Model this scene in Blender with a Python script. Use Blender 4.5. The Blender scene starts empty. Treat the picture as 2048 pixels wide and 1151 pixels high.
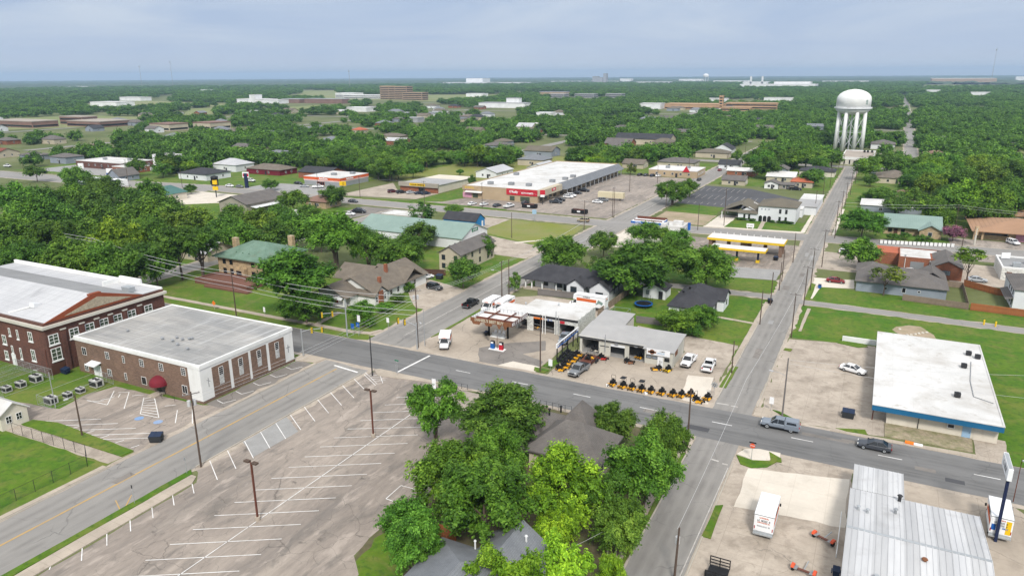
# Small American town seen from the air: procedural scene, grid-aligned world (X along the main street, Y along the side streets)
import bpy, math, random
import numpy as np
from mathutils import Vector, Matrix
R = math.radians
SC = bpy.context.scene
COL = SC.collection
RG = random.Random(11)

# ------------------------------------------------------------------ camera
F, CAMH, HOR, YAW, ROLL = 1450., 54.5, 150.5, R(27.0), math.atan(12 / 2048)
PITCH = math.atan((575.5 - HOR) / F)
_c, _s = math.cos(YAW), math.sin(YAW)
FW = np.array([-_s * math.cos(PITCH), _c * math.cos(PITCH), -math.sin(PITCH)])
_r0 = np.array([_c, _s, 0.]); _u0 = np.cross(_r0, FW)
RT = math.cos(ROLL) * _r0 - math.sin(ROLL) * _u0
UP = math.cos(ROLL) * _u0 + math.sin(ROLL) * _r0
CAM = np.array([0, 0, CAMH])

def P(x, y, z=0.):
    """survey helper: the spot at height z that a sight line through (x, y) of the photo meets"""
    d = FW * F + RT * (x - 1024) - UP * (y - 575.5)
    p = CAM + d * ((z - CAMH) / d[2])
    return float(p[0]), float(p[1])

def proj(X, Y, Z=0.):
    d = np.array([X, Y, Z]) - CAM; w = d @ FW
    return 1024 + F * (d @ RT) / w, 575.5 - F * (d @ UP) / w, w

cd = bpy.data.cameras.new('camera'); cam = bpy.data.objects.new('camera', cd); COL.objects.link(cam)
cd.sensor_width = 36; cd.lens = F / 2048 * 36; cd.clip_start = .5; cd.clip_end = 40000
m = Matrix(((RT[0], UP[0], -FW[0], 0), (RT[1], UP[1], -FW[1], 0), (RT[2], UP[2], -FW[2], CAMH), (0, 0, 0, 1)))
cam.matrix_world = m
SC.camera = cam

# ------------------------------------------------------------------ light
SUN_EL, SUN_AZ = R(44), R(152)       # azimuth measured clockwise from +Y
wd = bpy.data.worlds.new('World'); SC.world = wd; wd.use_nodes = True
nt = wd.node_tree; nt.nodes.clear()
def nn(t, tp, **kw):
    n = t.nodes.new(tp)
    for k, v in kw.items():
        if k.startswith('i_'):
            key = k[2:]; n.inputs[int(key) if key.isdigit() else key.replace('_', ' ')].default_value = v
        else: setattr(n, k, v)
    return n
def mth(t, op, a, b=None, clamp=False):
    n = t.nodes.new('ShaderNodeMath'); n.operation = op; n.use_clamp = clamp
    for i, q in enumerate((a, b)):
        if q is None: continue
        if isinstance(q, (int, float)): n.inputs[i].default_value = q
        else: t.links.new(q, n.inputs[i])
    return n.outputs[0]
def mixc(t, f, a, b, bt='MIX'):
    n = t.nodes.new('ShaderNodeMix'); n.data_type = 'RGBA'; n.blend_type = bt
    for i, q in ((0, f), (6, a), (7, b)):
        if isinstance(q, (int, float)): n.inputs[i].default_value = q
        elif isinstance(q, (tuple, list)): n.inputs[i].default_value = tuple(q) + ((1,) if len(q) == 3 else ())
        else: t.links.new(q, n.inputs[i])
    return n.outputs[2]
def ramp(t, f, stops):
    n = t.nodes.new('ShaderNodeValToRGB'); cr = n.color_ramp
    while len(cr.elements) < len(stops): cr.elements.new(.5)
    for e, (p, c) in zip(cr.elements, stops):
        e.position = p; e.color = (c, c, c, 1) if isinstance(c, (int, float)) else tuple(c) + (1,)
    t.links.new(f, n.inputs[0]); return n.outputs[0]
sky = nn(nt, 'ShaderNodeTexSky', sky_type='NISHITA', sun_disc=False, sun_elevation=SUN_EL, sun_rotation=SUN_AZ, air_density=1.0, dust_density=2.0)
tc = nn(nt, 'ShaderNodeTexCoord'); sx = nn(nt, 'ShaderNodeSeparateXYZ'); nt.links.new(tc.outputs['Generated'], sx.inputs[0])
zz = mth(nt, 'MAXIMUM', sx.outputs[2], .03)
den = mth(nt, 'ADD', zz, .12)
cv = nn(nt, 'ShaderNodeCombineXYZ'); nt.links.new(mth(nt, 'DIVIDE', sx.outputs[0], den), cv.inputs[0]); nt.links.new(mth(nt, 'DIVIDE', sx.outputs[1], den), cv.inputs[1])
n1 = nn(nt, 'ShaderNodeTexNoise', i_Scale=.55, i_Detail=7., i_Roughness=.55, i_Distortion=.6); nt.links.new(cv.outputs[0], n1.inputs['Vector'])
cl = ramp(nt, n1.outputs[0], [(.4, 0.), (.66, 1.)])
g0 = ramp(nt, sx.outputs[2], [(0., (5.2, 5.7, 6.6)), (.03, (4.1, 4.9, 6.4)), (.16, (3.1, 4.15, 6.0)), (1., (11, 11, 11))])
g1 = ramp(nt, sx.outputs[2], [(0., (5.6, 6.1, 6.8)), (.03, (4.7, 5.4, 6.6)), (.16, (5.8, 6.4, 7.2)), (1., (13.5, 13.4, 13.2))])
cloud = mixc(nt, cl, g0, g1)
fin = mixc(nt, .94, sky.outputs[0], cloud)
bg = nn(nt, 'ShaderNodeBackground', i_Strength=.05); nt.links.new(fin, bg.inputs[0])
out = nn(nt, 'ShaderNodeOutputWorld'); nt.links.new(bg.outputs[0], out.inputs[0])
sl = bpy.data.lights.new('sun', 'SUN'); sl.energy = 1.5; sl.angle = R(11); sl.color = (1, .96, .9)
so = bpy.data.objects.new('sun', sl); COL.objects.link(so)
sd = Vector((math.sin(SUN_AZ) * math.cos(SUN_EL), math.cos(SUN_AZ) * math.cos(SUN_EL), math.sin(SUN_EL)))
so.rotation_euler = sd.to_track_quat('Z', 'Y').to_euler(); so.location = (0, 0, 400)
SC.view_settings.view_transform = 'Standard'; SC.view_settings.look = 'None'; SC.view_settings.gamma = 1
SC.view_settings.exposure = 1.27
SC.cycles.max_bounces = 6; SC.cycles.diffuse_bounces = 3; SC.cycles.transparent_max_bounces = 4; SC.cycles.volume_bounces = 0

# ------------------------------------------------------------------ materials
MATS = {}
def mat(name, c, c2=None, var=.15, sc=1.5, sc2=.12, rough=.85, bump=0., metal=0., spec=.3, lo=.35, hi=.65, tint=False, stretch=None, fn=None):
    if name in MATS: return MATS[name]
    m = bpy.data.materials.new(name); m.use_nodes = True; t = m.node_tree
    b = t.nodes['Principled BSDF']
    b.inputs['Roughness'].default_value = rough; b.inputs['Metallic'].default_value = metal; b.inputs['Specular IOR Level'].default_value = spec
    tc = t.nodes.new('ShaderNodeTexCoord'); v = tc.outputs['Object']
    if stretch:
        mp = t.nodes.new('ShaderNodeMapping'); mp.inputs['Scale'].default_value = stretch; t.links.new(v, mp.inputs[0]); v2 = mp.outputs[0]
    else: v2 = v
    na = nn(t, 'ShaderNodeTexNoise', i_Scale=sc, i_Detail=6., i_Roughness=.65); t.links.new(v2, na.inputs['Vector'])
    nb = nn(t, 'ShaderNodeTexNoise', i_Scale=sc2, i_Detail=5., i_Roughness=.6); t.links.new(v2, nb.inputs['Vector'])
    c2 = c2 or tuple(q * .82 for q in c)
    col = mixc(t, ramp(t, nb.outputs[0], [(lo, 0.), (hi, 1.)]), c, c2)
    k = mth(t, 'ADD', mth(t, 'MULTIPLY', na.outputs[0], var * 2), 1 - var)
    kc = t.nodes.new('ShaderNodeCombineColor')
    for i in range(3): t.links.new(k, kc.inputs[i])
    col = mixc(t, 1., col, kc.outputs[0], 'MULTIPLY')
    if tint:
        oi = t.nodes.new('ShaderNodeObjectInfo'); col = mixc(t, 1., col, oi.outputs['Color'], 'MULTIPLY')
    if fn: col = fn(t, v, col, b) or col
    t.links.new(col, b.inputs['Base Color'])
    if bump:
        bp = nn(t, 'ShaderNodeBump', i_Strength=.6, i_Distance=bump); t.links.new(na.outputs[0], bp.inputs['Height']); t.links.new(bp.outputs[0], b.inputs['Normal'])
    MATS[name] = m; return m
def stains(amount=.5, scale=.25, col=(.05, .045, .04), lo=.55, hi=.75, stretch=(1, 1, 1)):
    def fn(t, v, c, b):
        mp = t.nodes.new('ShaderNodeMapping'); mp.inputs['Scale'].default_value = stretch; mp.inputs['Location'].default_value = (3.3, 8.1, 0); t.links.new(v, mp.inputs[0])
        n = nn(t, 'ShaderNodeTexNoise', i_Scale=scale, i_Detail=6., i_Roughness=.62, i_Distortion=.4); t.links.new(mp.outputs[0], n.inputs['Vector'])
        return mixc(t, mth(t, 'MULTIPLY', ramp(t, n.outputs[0], [(lo, 0.), (hi, 1.)]), amount), c, col)
    return fn
def cracks(scale=.25, w=.012, col=(.06, .055, .05), amt=.8):
    def fn(t, v, c, b):
        n = nn(t, 'ShaderNodeTexNoise', i_Scale=.5, i_Detail=4.); t.links.new(v, n.inputs['Vector'])
        vv = t.nodes.new('ShaderNodeVectorMath'); vv.operation = 'MULTIPLY_ADD'; t.links.new(n.outputs['Color'], vv.inputs[0]); vv.inputs[1].default_value = (2.2, 2.2, 0); t.links.new(v, vv.inputs[2])
        vo = nn(t, 'ShaderNodeTexVoronoi', feature='DISTANCE_TO_EDGE', i_Scale=scale); t.links.new(vv.outputs[0], vo.inputs['Vector'])
        n2 = nn(t, 'ShaderNodeTexNoise', i_Scale=.12, i_Detail=2.); t.links.new(v, n2.inputs['Vector'])
        f = mth(t, 'MULTIPLY', ramp(t, vo.outputs[0], [(0., amt), (w, 0.)]), ramp(t, n2.outputs[0], [(.42, 0.), (.55, 1.)]))
        return mixc(t, f, c, col)
    return fn
def joints(sp=4.5, w=.05, col=(.16, .14, .12), ox=0, oy=0):
    def fn(t, v, c, b):
        s = t.nodes.new('ShaderNodeSeparateXYZ'); t.links.new(v, s.inputs[0]); fs = []
        for i, o in ((0, ox), (1, oy)):
            q = mth(t, 'FRACT', mth(t, 'DIVIDE', mth(t, 'ADD', s.outputs[i], 1000 + o), sp))
            fs.append(mth(t, 'LESS_THAN', q, w / sp))
        return mixc(t, mth(t, 'MULTIPLY', mth(t, 'MAXIMUM', fs[0], fs[1]), .55), c, col)
    return fn
def bricks(mortar, w=.5, h=.17, m=.03):
    def fn(t, v, c, b):
        s = t.nodes.new('ShaderNodeSeparateXYZ'); t.links.new(v, s.inputs[0]); cb = t.nodes.new('ShaderNodeCombineXYZ')
        t.links.new(mth(t, 'ADD', s.outputs[0], s.outputs[1]), cb.inputs[0]); t.links.new(s.outputs[2], cb.inputs[1])
        br = nn(t, 'ShaderNodeTexBrick', i_Scale=1., i_Mortar_Size=m, i_Brick_Width=w, i_Row_Height=h); t.links.new(cb.outputs[0], br.inputs['Vector'])
        br.inputs['Color1'].default_value = (1.25, 1.25, 1.25, 1); br.inputs['Color2'].default_value = (.7, .7, .7, 1); br.inputs['Mortar'].default_value = (1, 1, 1, 1)
        c = mixc(t, 1., c, br.outputs['Color'], 'MULTIPLY')
        return mixc(t, mth(t, 'MULTIPLY', br.outputs['Fac'], .7), c, mortar)
    return fn
def rows(sp=.25, axis=2, dark=.72, w=.25):
    def fn(t, v, c, b):
        s = t.nodes.new('ShaderNodeSeparateXYZ'); t.links.new(v, s.inputs[0])
        src = s.outputs[axis] if axis < 3 else mth(t, 'ADD', s.outputs[0], s.outputs[1])
        f = mth(t, 'LESS_THAN', mth(t, 'FRACT', mth(t, 'DIVIDE', mth(t, 'ADD', src, 1000), sp)), w)
        return mixc(t, f, c, mixc(t, 1., c, (dark, dark, dark), 'MULTIPLY'))
    return fn
def both(*fs):
    def fn(t, v, c, b):
        for f in fs: c = f(t, v, c, b) or c
        return c
    return fn

# ------------------------------------------------------------------ mesh builder
LOC = {}
class MB:
    def __init__(s): s.v = []; s.f = []; s.m = []
    def face(s, pts, m=0):
        i = len(s.v); s.v += [tuple(p) for p in pts]; s.f.append(tuple(range(i, i + len(pts)))); s.m.append(m); return s
    def hexa(s, p, m=0):
        """8 points: bottom ring ccw then top ring"""
        i = len(s.v); s.v += [tuple(q) for q in p]
        for f in ((3, 2, 1, 0), (4, 5, 6, 7), (0, 1, 5, 4), (1, 2, 6, 5), (2, 3, 7, 6), (3, 0, 4, 7)):
            s.f.append(tuple(i + k for k in f)); s.m.append(m)
        return s
    def box(s, x0, x1, y0, y1, z0, z1, m=0):
        return s.hexa([(x0, y0, z0), (x1, y0, z0), (x1, y1, z0), (x0, y1, z0), (x0, y0, z1), (x1, y0, z1), (x1, y1, z1), (x0, y1, z1)], m)
    def rbox(s, cx, cy, cz, dx, dy, dz, rz=0., rx=0., ry=0., m=0):
        M = Matrix.Translation((cx, cy, cz)) @ Matrix.Rotation(rz, 4, 'Z') @ Matrix.Rotation(ry, 4, 'Y') @ Matrix.Rotation(rx, 4, 'X')
        a, b, c = dx / 2, dy / 2, dz / 2
        return s.hexa([tuple(M @ Vector(q)) for q in ((-a, -b, -c), (a, -b, -c), (a, b, -c), (-a, b, -c), (-a, -b, c), (a, -b, c), (a, b, c), (-a, b, c))], m)
    def prism(s, poly, z0, z1, m=0, mt=None):
        n = len(poly); i = len(s.v)
        if sum(poly[k][0] * poly[(k + 1) % n][1] - poly[(k + 1) % n][0] * poly[k][1] for k in range(n)) < 0: poly = poly[::-1]
        s.v += [(x, y, z0) for x, y in poly] + [(x, y, z1) for x, y in poly]
        s.f.append(tuple(i + k for k in reversed(range(n)))); s.m.append(m)
        s.f.append(tuple(i + n + k for k in range(n))); s.m.append(m if mt is None else mt)
        for k in range(n):
            l = (k + 1) % n; s.f.append((i + k, i + l, i + n + l, i + n + k)); s.m.append(m)
        return s
    def tube(s, p, q, r0, r1=None, n=8, m=0, cap=True):
        r1 = r0 if r1 is None else r1; p, q = Vector(p), Vector(q); d = (q - p).normalized()
        a = d.orthogonal().normalized(); b = d.cross(a); i = len(s.v)
        for c, r in ((p, r0), (q, r1)):
            for k in range(n):
                t = 2 * math.pi * k / n; s.v.append(tuple(c + a * (math.cos(t) * r) + b * (math.sin(t) * r)))
        for k in range(n):
            l = (k + 1) % n; s.f.append((i + k, i + l, i + n + l, i + n + k)); s.m.append(m)
        if cap:
            s.f.append(tuple(i + k for k in reversed(range(n)))); s.m.append(m); s.f.append(tuple(i + n + k for k in range(n))); s.m.append(m)
        return s
    def path(s, pts, r, n=6, m=0):
        for a, b in zip(pts, pts[1:]): s.tube(a, b, r, r, n, m)
        return s
    def lathe(s, prof, n=16, m=0, c=(0, 0)):
        i = len(s.v)
        for r, z in prof:
            for k in range(n):
                t = 2 * math.pi * k / n; s.v.append((c[0] + r * math.cos(t), c[1] + r * math.sin(t), z))
        for a in range(len(prof) - 1):
            for k in range(n):
                l = (k + 1) % n; s.f.append((i + a * n + k, i + a * n + l, i + a * n + n + l, i + a * n + n + k)); s.m.append(m)
        s.f.append(tuple(i + k for k in reversed(range(n)))); s.m.append(m)
        s.f.append(tuple(i + (len(prof) - 1) * n + k for k in range(n))); s.m.append(m)
        return s
    def slab(s, a, b, c, d, th, m=0):
        """four corner quad (ccw from above) given thickness downward"""
        return s.hexa([(q[0], q[1], q[2] - th) for q in (a, b, c, d)] + [a, b, c, d], m)
    def gable(s, x0, x1, y0, y1, ze, zr, axis='x', ov=.4, th=.16, m=0, hips=0.):
        """pitched roof over a rectangle, ridge along axis"""
        T = (lambda x, y, z: (x, y, z)) if axis == 'x' else (lambda x, y, z: (y, x, z))
        if axis == 'y': x0, x1, y0, y1 = y0, y1, x0, x1
        ym = (y0 + y1) / 2; sl = (zr - ze) / (ym - y0); zl = ze - ov * sl
        X0, X1, Y0, Y1 = x0 - ov, x1 + ov, y0 - ov, y1 + ov
        A = [T(X0, Y0, zl), T(X1, Y0, zl), T(X1, ym, zr), T(X0, ym, zr)]; B = [T(X0, ym, zr), T(X1, ym, zr), T(X1, Y1, zl), T(X0, Y1, zl)]
        if axis == 'y': A.reverse(); B.reverse()
        for q in (A, B): s.slab(*[(p[0], p[1], p[2] + th) for p in q], th, m)
        return s
    def hip(s, x0, x1, y0, y1, ze, zr, ov=.4, th=.18, m=0, inset=None, g=0):
        X0, X1, Y0, Y1 = x0 - ov, x1 + ov, y0 - ov, y1 + ov
        w, d = X1 - X0, Y1 - Y0
        i = len(s.v)
        if w >= d:
            k = d / 2 if inset is None else inset; r = [(X0 + k, (Y0 + Y1) / 2, zr), (X1 - k, (Y0 + Y1) / 2, zr)]
            fs = [(0, 1, 5, 4), (1, 2, 5), (2, 3, 4, 5), (3, 0, 4)]
        else:
            k = w / 2 if inset is None else inset; r = [((X0 + X1) / 2, Y0 + k, zr), ((X0 + X1) / 2, Y1 - k, zr)]
            fs = [(0, 1, 4), (1, 2, 5, 4), (2, 3, 5), (3, 0, 4, 5)]
        s.v += [(X0, Y0, ze + th), (X1, Y0, ze + th), (X1, Y1, ze + th), (X0, Y1, ze + th)] + r + [(X0, Y0, ze), (X1, Y0, ze), (X1, Y1, ze), (X0, Y1, ze)]
        for f in fs: s.f.append(tuple(i + q for q in f)); s.m.append(m)
        for f in ((9, 8, 7, 6), (6, 7, 1, 0), (7, 8, 2, 1), (8, 9, 3, 2), (9, 6, 0, 3)): s.f.append(tuple(i + q for q in f)); s.m.append(m)
        return s
    def gwall(s, x0, x1, y0, y1, z0, ze, zr, axis='x', m=0):
        """solid walls with gable ends"""
        s.box(x0, x1, y0, y1, z0, ze, m)
        if axis == 'x':
            ym = (y0 + y1) / 2
            for xa, xb in ((x0, x0 + .2), (x1 - .2, x1)): s.prism3([(xa, y0, ze), (xa, y1, ze), (xa, ym, zr)], (xb - xa, 0, 0), m)
        else:
            xm = (x0 + x1) / 2
            for ya, yb in ((y0, y0 + .2), (y1 - .2, y1)): s.prism3([(x0, ya, ze), (x1, ya, ze), (xm, ya, zr)], (0, yb - ya, 0), m)
        return s
    def prism3(s, poly, d, m=0):
        n = len(poly); i = len(s.v); s.v += [tuple(p) for p in poly] + [(p[0] + d[0], p[1] + d[1], p[2] + d[2]) for p in poly]
        s.f.append(tuple(i + k for k in range(n))); s.m.append(m); s.f.append(tuple(i + n + k for k in reversed(range(n)))); s.m.append(m)
        for k in range(n):
            l = (k + 1) % n; s.f.append((i + k, i + n + k, i + n + l, i + l)); s.m.append(m)
        return s
    def wallrun(s, a, b, axis, p0, p1, z0, z1, ops=(), m=0):
        """wall from a to b along axis, between planes p0 and p1, with (u0,u1,z0,z1) openings"""
        def bx(u0, u1, za, zb):
            if u1 - u0 < .01 or zb - za < .01: return
            if axis == 'x': s.box(u0, u1, p0, p1, za, zb, m)
            else: s.box(p0, p1, u0, u1, za, zb, m)
        u = a
        for o in sorted(ops):
            bx(u, o[0], z0, z1); bx(o[0], o[1], z0, o[2]); bx(o[0], o[1], o[3], z1); u = o[1]
        bx(u, b, z0, z1); return s
    def mesh(s, name, mats, off=(0, 0, 0)):
        me = bpy.data.meshes.new(name)
        v = [(p[0] - off[0], p[1] - off[1], p[2] - off[2]) for p in s.v]
        me.from_pydata(v, [], s.f)
        for q in (mats if isinstance(mats, (list, tuple)) else [mats]): me.materials.append(q)
        me.polygons.foreach_set('material_index', s.m); me.validate(); return me
    def build(s, name, mats, parent=None, smooth=False, label=None):
        off = LOC.get(parent, (0, 0, 0)) if parent else (0, 0, 0)
        me = s.mesh(name, mats, off); o = bpy.data.objects.new(name, me); COL.objects.link(o)
        if smooth:
            me.polygons.foreach_set('use_smooth', [True] * len(me.polygons))
        if parent: o.parent = parent
        LOC[o] = off
        if label: o['label'] = label
        return o

def tag(o, label, cat, group=None, kind=None):
    if label: o['label'] = label
    if cat: o['category'] = cat
    if group: o['group'] = group
    if kind: o['kind'] = kind
    return o
def thing(name, label, cat, loc=(0, 0, 0), rz=0., group=None):
    o = bpy.data.objects.new(name, None); COL.objects.link(o); o.location = loc; o.rotation_euler = (0, 0, rz)
    o.empty_display_size = .5; LOC[o] = tuple(loc); return tag(o, label, cat, group)
def struct(name, mb, m): o = mb.build(name, m); o['kind'] = 'structure'; return o
def dup(o, loc=None, rz=None, label=None, group=None, parent=None):
    c = o.copy(); COL.objects.link(c); LOC[c] = LOC.get(o, (0, 0, 0))
    if loc is not None: c.location = loc; LOC[c] = tuple(loc)
    if rz is not None: c.rotation_euler = (0, 0, rz)
    if label: c['label'] = label
    if group: c['group'] = group
    if parent: c.parent = parent
    for ch in list(o.children): dup(ch, parent=c)
    return c
def inst(name, me, parent, loc=(0, 0, 0), rot=(0, 0, 0), scale=None):
    o = bpy.data.objects.new(name, me); COL.objects.link(o); o.parent = parent
    p = LOC.get(parent, (0, 0, 0)); o.location = (loc[0] - p[0], loc[1] - p[1], loc[2] - p[2]); o.rotation_euler = rot
    if scale: o.scale = scale
    LOC[o] = (0, 0, 0); return o
FACE = {'S': (0, -1, 0.), 'E': (1, 0, R(90)), 'N': (0, 1, R(180)), 'W': (-1, 0, R(-90))}
def onface(face, pl, u, z, out=0.):
    d = FACE[face]
    return (u, pl + d[1] * out, z) if d[0] == 0 else (pl + d[0] * out, u, z)
def text(s, parent, loc, face, size, m, name='lettering', ext=.015, align='CENTER', bold=.0, flat=False, rz=None, wide=1.):
    c = bpy.data.curves.new(name, 'FONT'); c.body = s; c.size = size; c.align_x = align; c.align_y = 'CENTER'; c.extrude = ext; c.offset = bold; c.resolution_u = 2
    c.materials.append(m); o = bpy.data.objects.new(name, c); me = bpy.data.meshes.new_from_object(o); bpy.data.objects.remove(o); o = bpy.data.objects.new(name, me); COL.objects.link(o); o.parent = parent
    p = LOC.get(parent, (0, 0, 0)); o.location = (loc[0] - p[0], loc[1] - p[1], loc[2] - p[2])
    o.rotation_euler = (0 if flat else R(90), 0, (FACE[face][2] if rz is None else rz)); o.scale = (wide, 1, 1); return o
def scrawl(parent, loc, face, w, h, m, name='lettering'):
    """lettering too far off to read: letter-sized strokes"""
    r = random.Random(int(w * 100 + h * 37)); b = MB(); x = -w / 2; lw = h * .62
    while x < w / 2 - lw * .8:
        if r.random() > .13:
            k = r.randrange(4); s = h * .17
            b.box(x, x + s, -.02, 0, -h / 2, h / 2)
            if k != 1: b.box(x + s, x + lw * .8, -.02, 0, h / 2 - s, h / 2)
            if k in (0, 1, 3): b.box(x + s, x + lw * .8, -.02, 0, -h / 2, -h / 2 + s)
            if k == 2: b.box(x + lw * .8 - s, x + lw * .8, -.019, 0, -h / 2, h / 2 - s)
        x += lw
    o = b.build(name, M(m)); o.parent = parent; p = LOC.get(parent, (0, 0, 0)); o.location = (loc[0] - p[0], loc[1] - p[1], loc[2] - p[2]); o.rotation_euler = (0, 0, FACE[face][2]); return o
WC = {}
def win(root, face, pl, u, z, w, h, fm='white_trim', pm='glass', nx=1, nz=1, sill=False, fw=.06, name='window'):
    key = (w, h, fm, pm, nx, nz, sill, fw)
    if key not in WC:
        b = MB(); f = fw
        b.box(-w / 2, -w / 2 + f, -.07, 0, -h / 2, h / 2); b.box(w / 2 - f, w / 2, -.07, 0, -h / 2, h / 2)
        b.box(-w / 2 + f, w / 2 - f, -.07, 0, h / 2 - f, h / 2); b.box(-w / 2 + f, w / 2 - f, -.07, 0, -h / 2, -h / 2 + f)
        for i in range(1, nx): x = -w / 2 + w * i / nx; b.box(x - f * .4, x + f * .4, -.06, 0, -h / 2 + f, h / 2 - f)
        for i in range(1, nz):
            q = -h / 2 + h * i / nz; xs = [-w / 2 + f] + [-w / 2 + w * k / nx for k in range(1, nx)] + [w / 2 - f]
            for xa, xb in zip(xs, xs[1:]): b.box(xa + (f * .4 if xa != xs[0] else 0), xb - (f * .4 if xb != xs[-1] else 0), -.055, 0, q - f * .3, q + f * .3)
        if sill: b.box(-w / 2 - .12, w / 2 + .12, -.16, 0, -h / 2 - .22, -h / 2 - .003)
        g = MB().face([(-w / 2 + f * .5, -.03, -h / 2 + f * .5), (w / 2 - f * .5, -.03, -h / 2 + f * .5), (w / 2 - f * .5, -.03, h / 2 - f * .5), (-w / 2 + f * .5, -.03, h / 2 - f * .5)])
        WC[key] = (b.mesh('window', M(fm)), g.mesh('pane', M(pm)))
    a, g = WC[key]
    o = inst(name, a, root, onface(face, pl, u, z), (0, 0, FACE[face][2])); inst('pane', g, o); return o
DC = {}
def door(root, face, pl, u, z0, w, h, m='door_white', name='door', handle=True, label=None, panels=0):
    key = (w, h, m, handle, panels)
    if key not in DC:
        b = MB().box(-w / 2, w / 2, -.05, 0, 0, h)
        for i in range(panels):
            a = h * i / panels; b.box(-w / 2 + .05, w / 2 - .05, -.075, -.05, a + .05, a + h / panels - .04)
        b.box(-w / 2 - .08, -w / 2, -.06, 0, 0, h + .08); b.box(w / 2, w / 2 + .08, -.06, 0, 0, h + .08); b.box(-w / 2, w / 2, -.06, 0, h, h + .08)
        k = MB().box(w / 2 - .16, w / 2 - .1, -.11, -.05, .95, 1.15)
        DC[key] = (b.mesh('door', M(m)), k.mesh('handle', M('dark_metal')))
    a, k = DC[key]
    o = inst(name, a, root, onface(face, pl, u, z0), (0, 0, FACE[face][2]))
    if handle: inst('handle', k, o)
    if label: o['label'] = label
    return o
MD = {}
def M(n): return MATS[n] if n in MATS else MD[n]()
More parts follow.
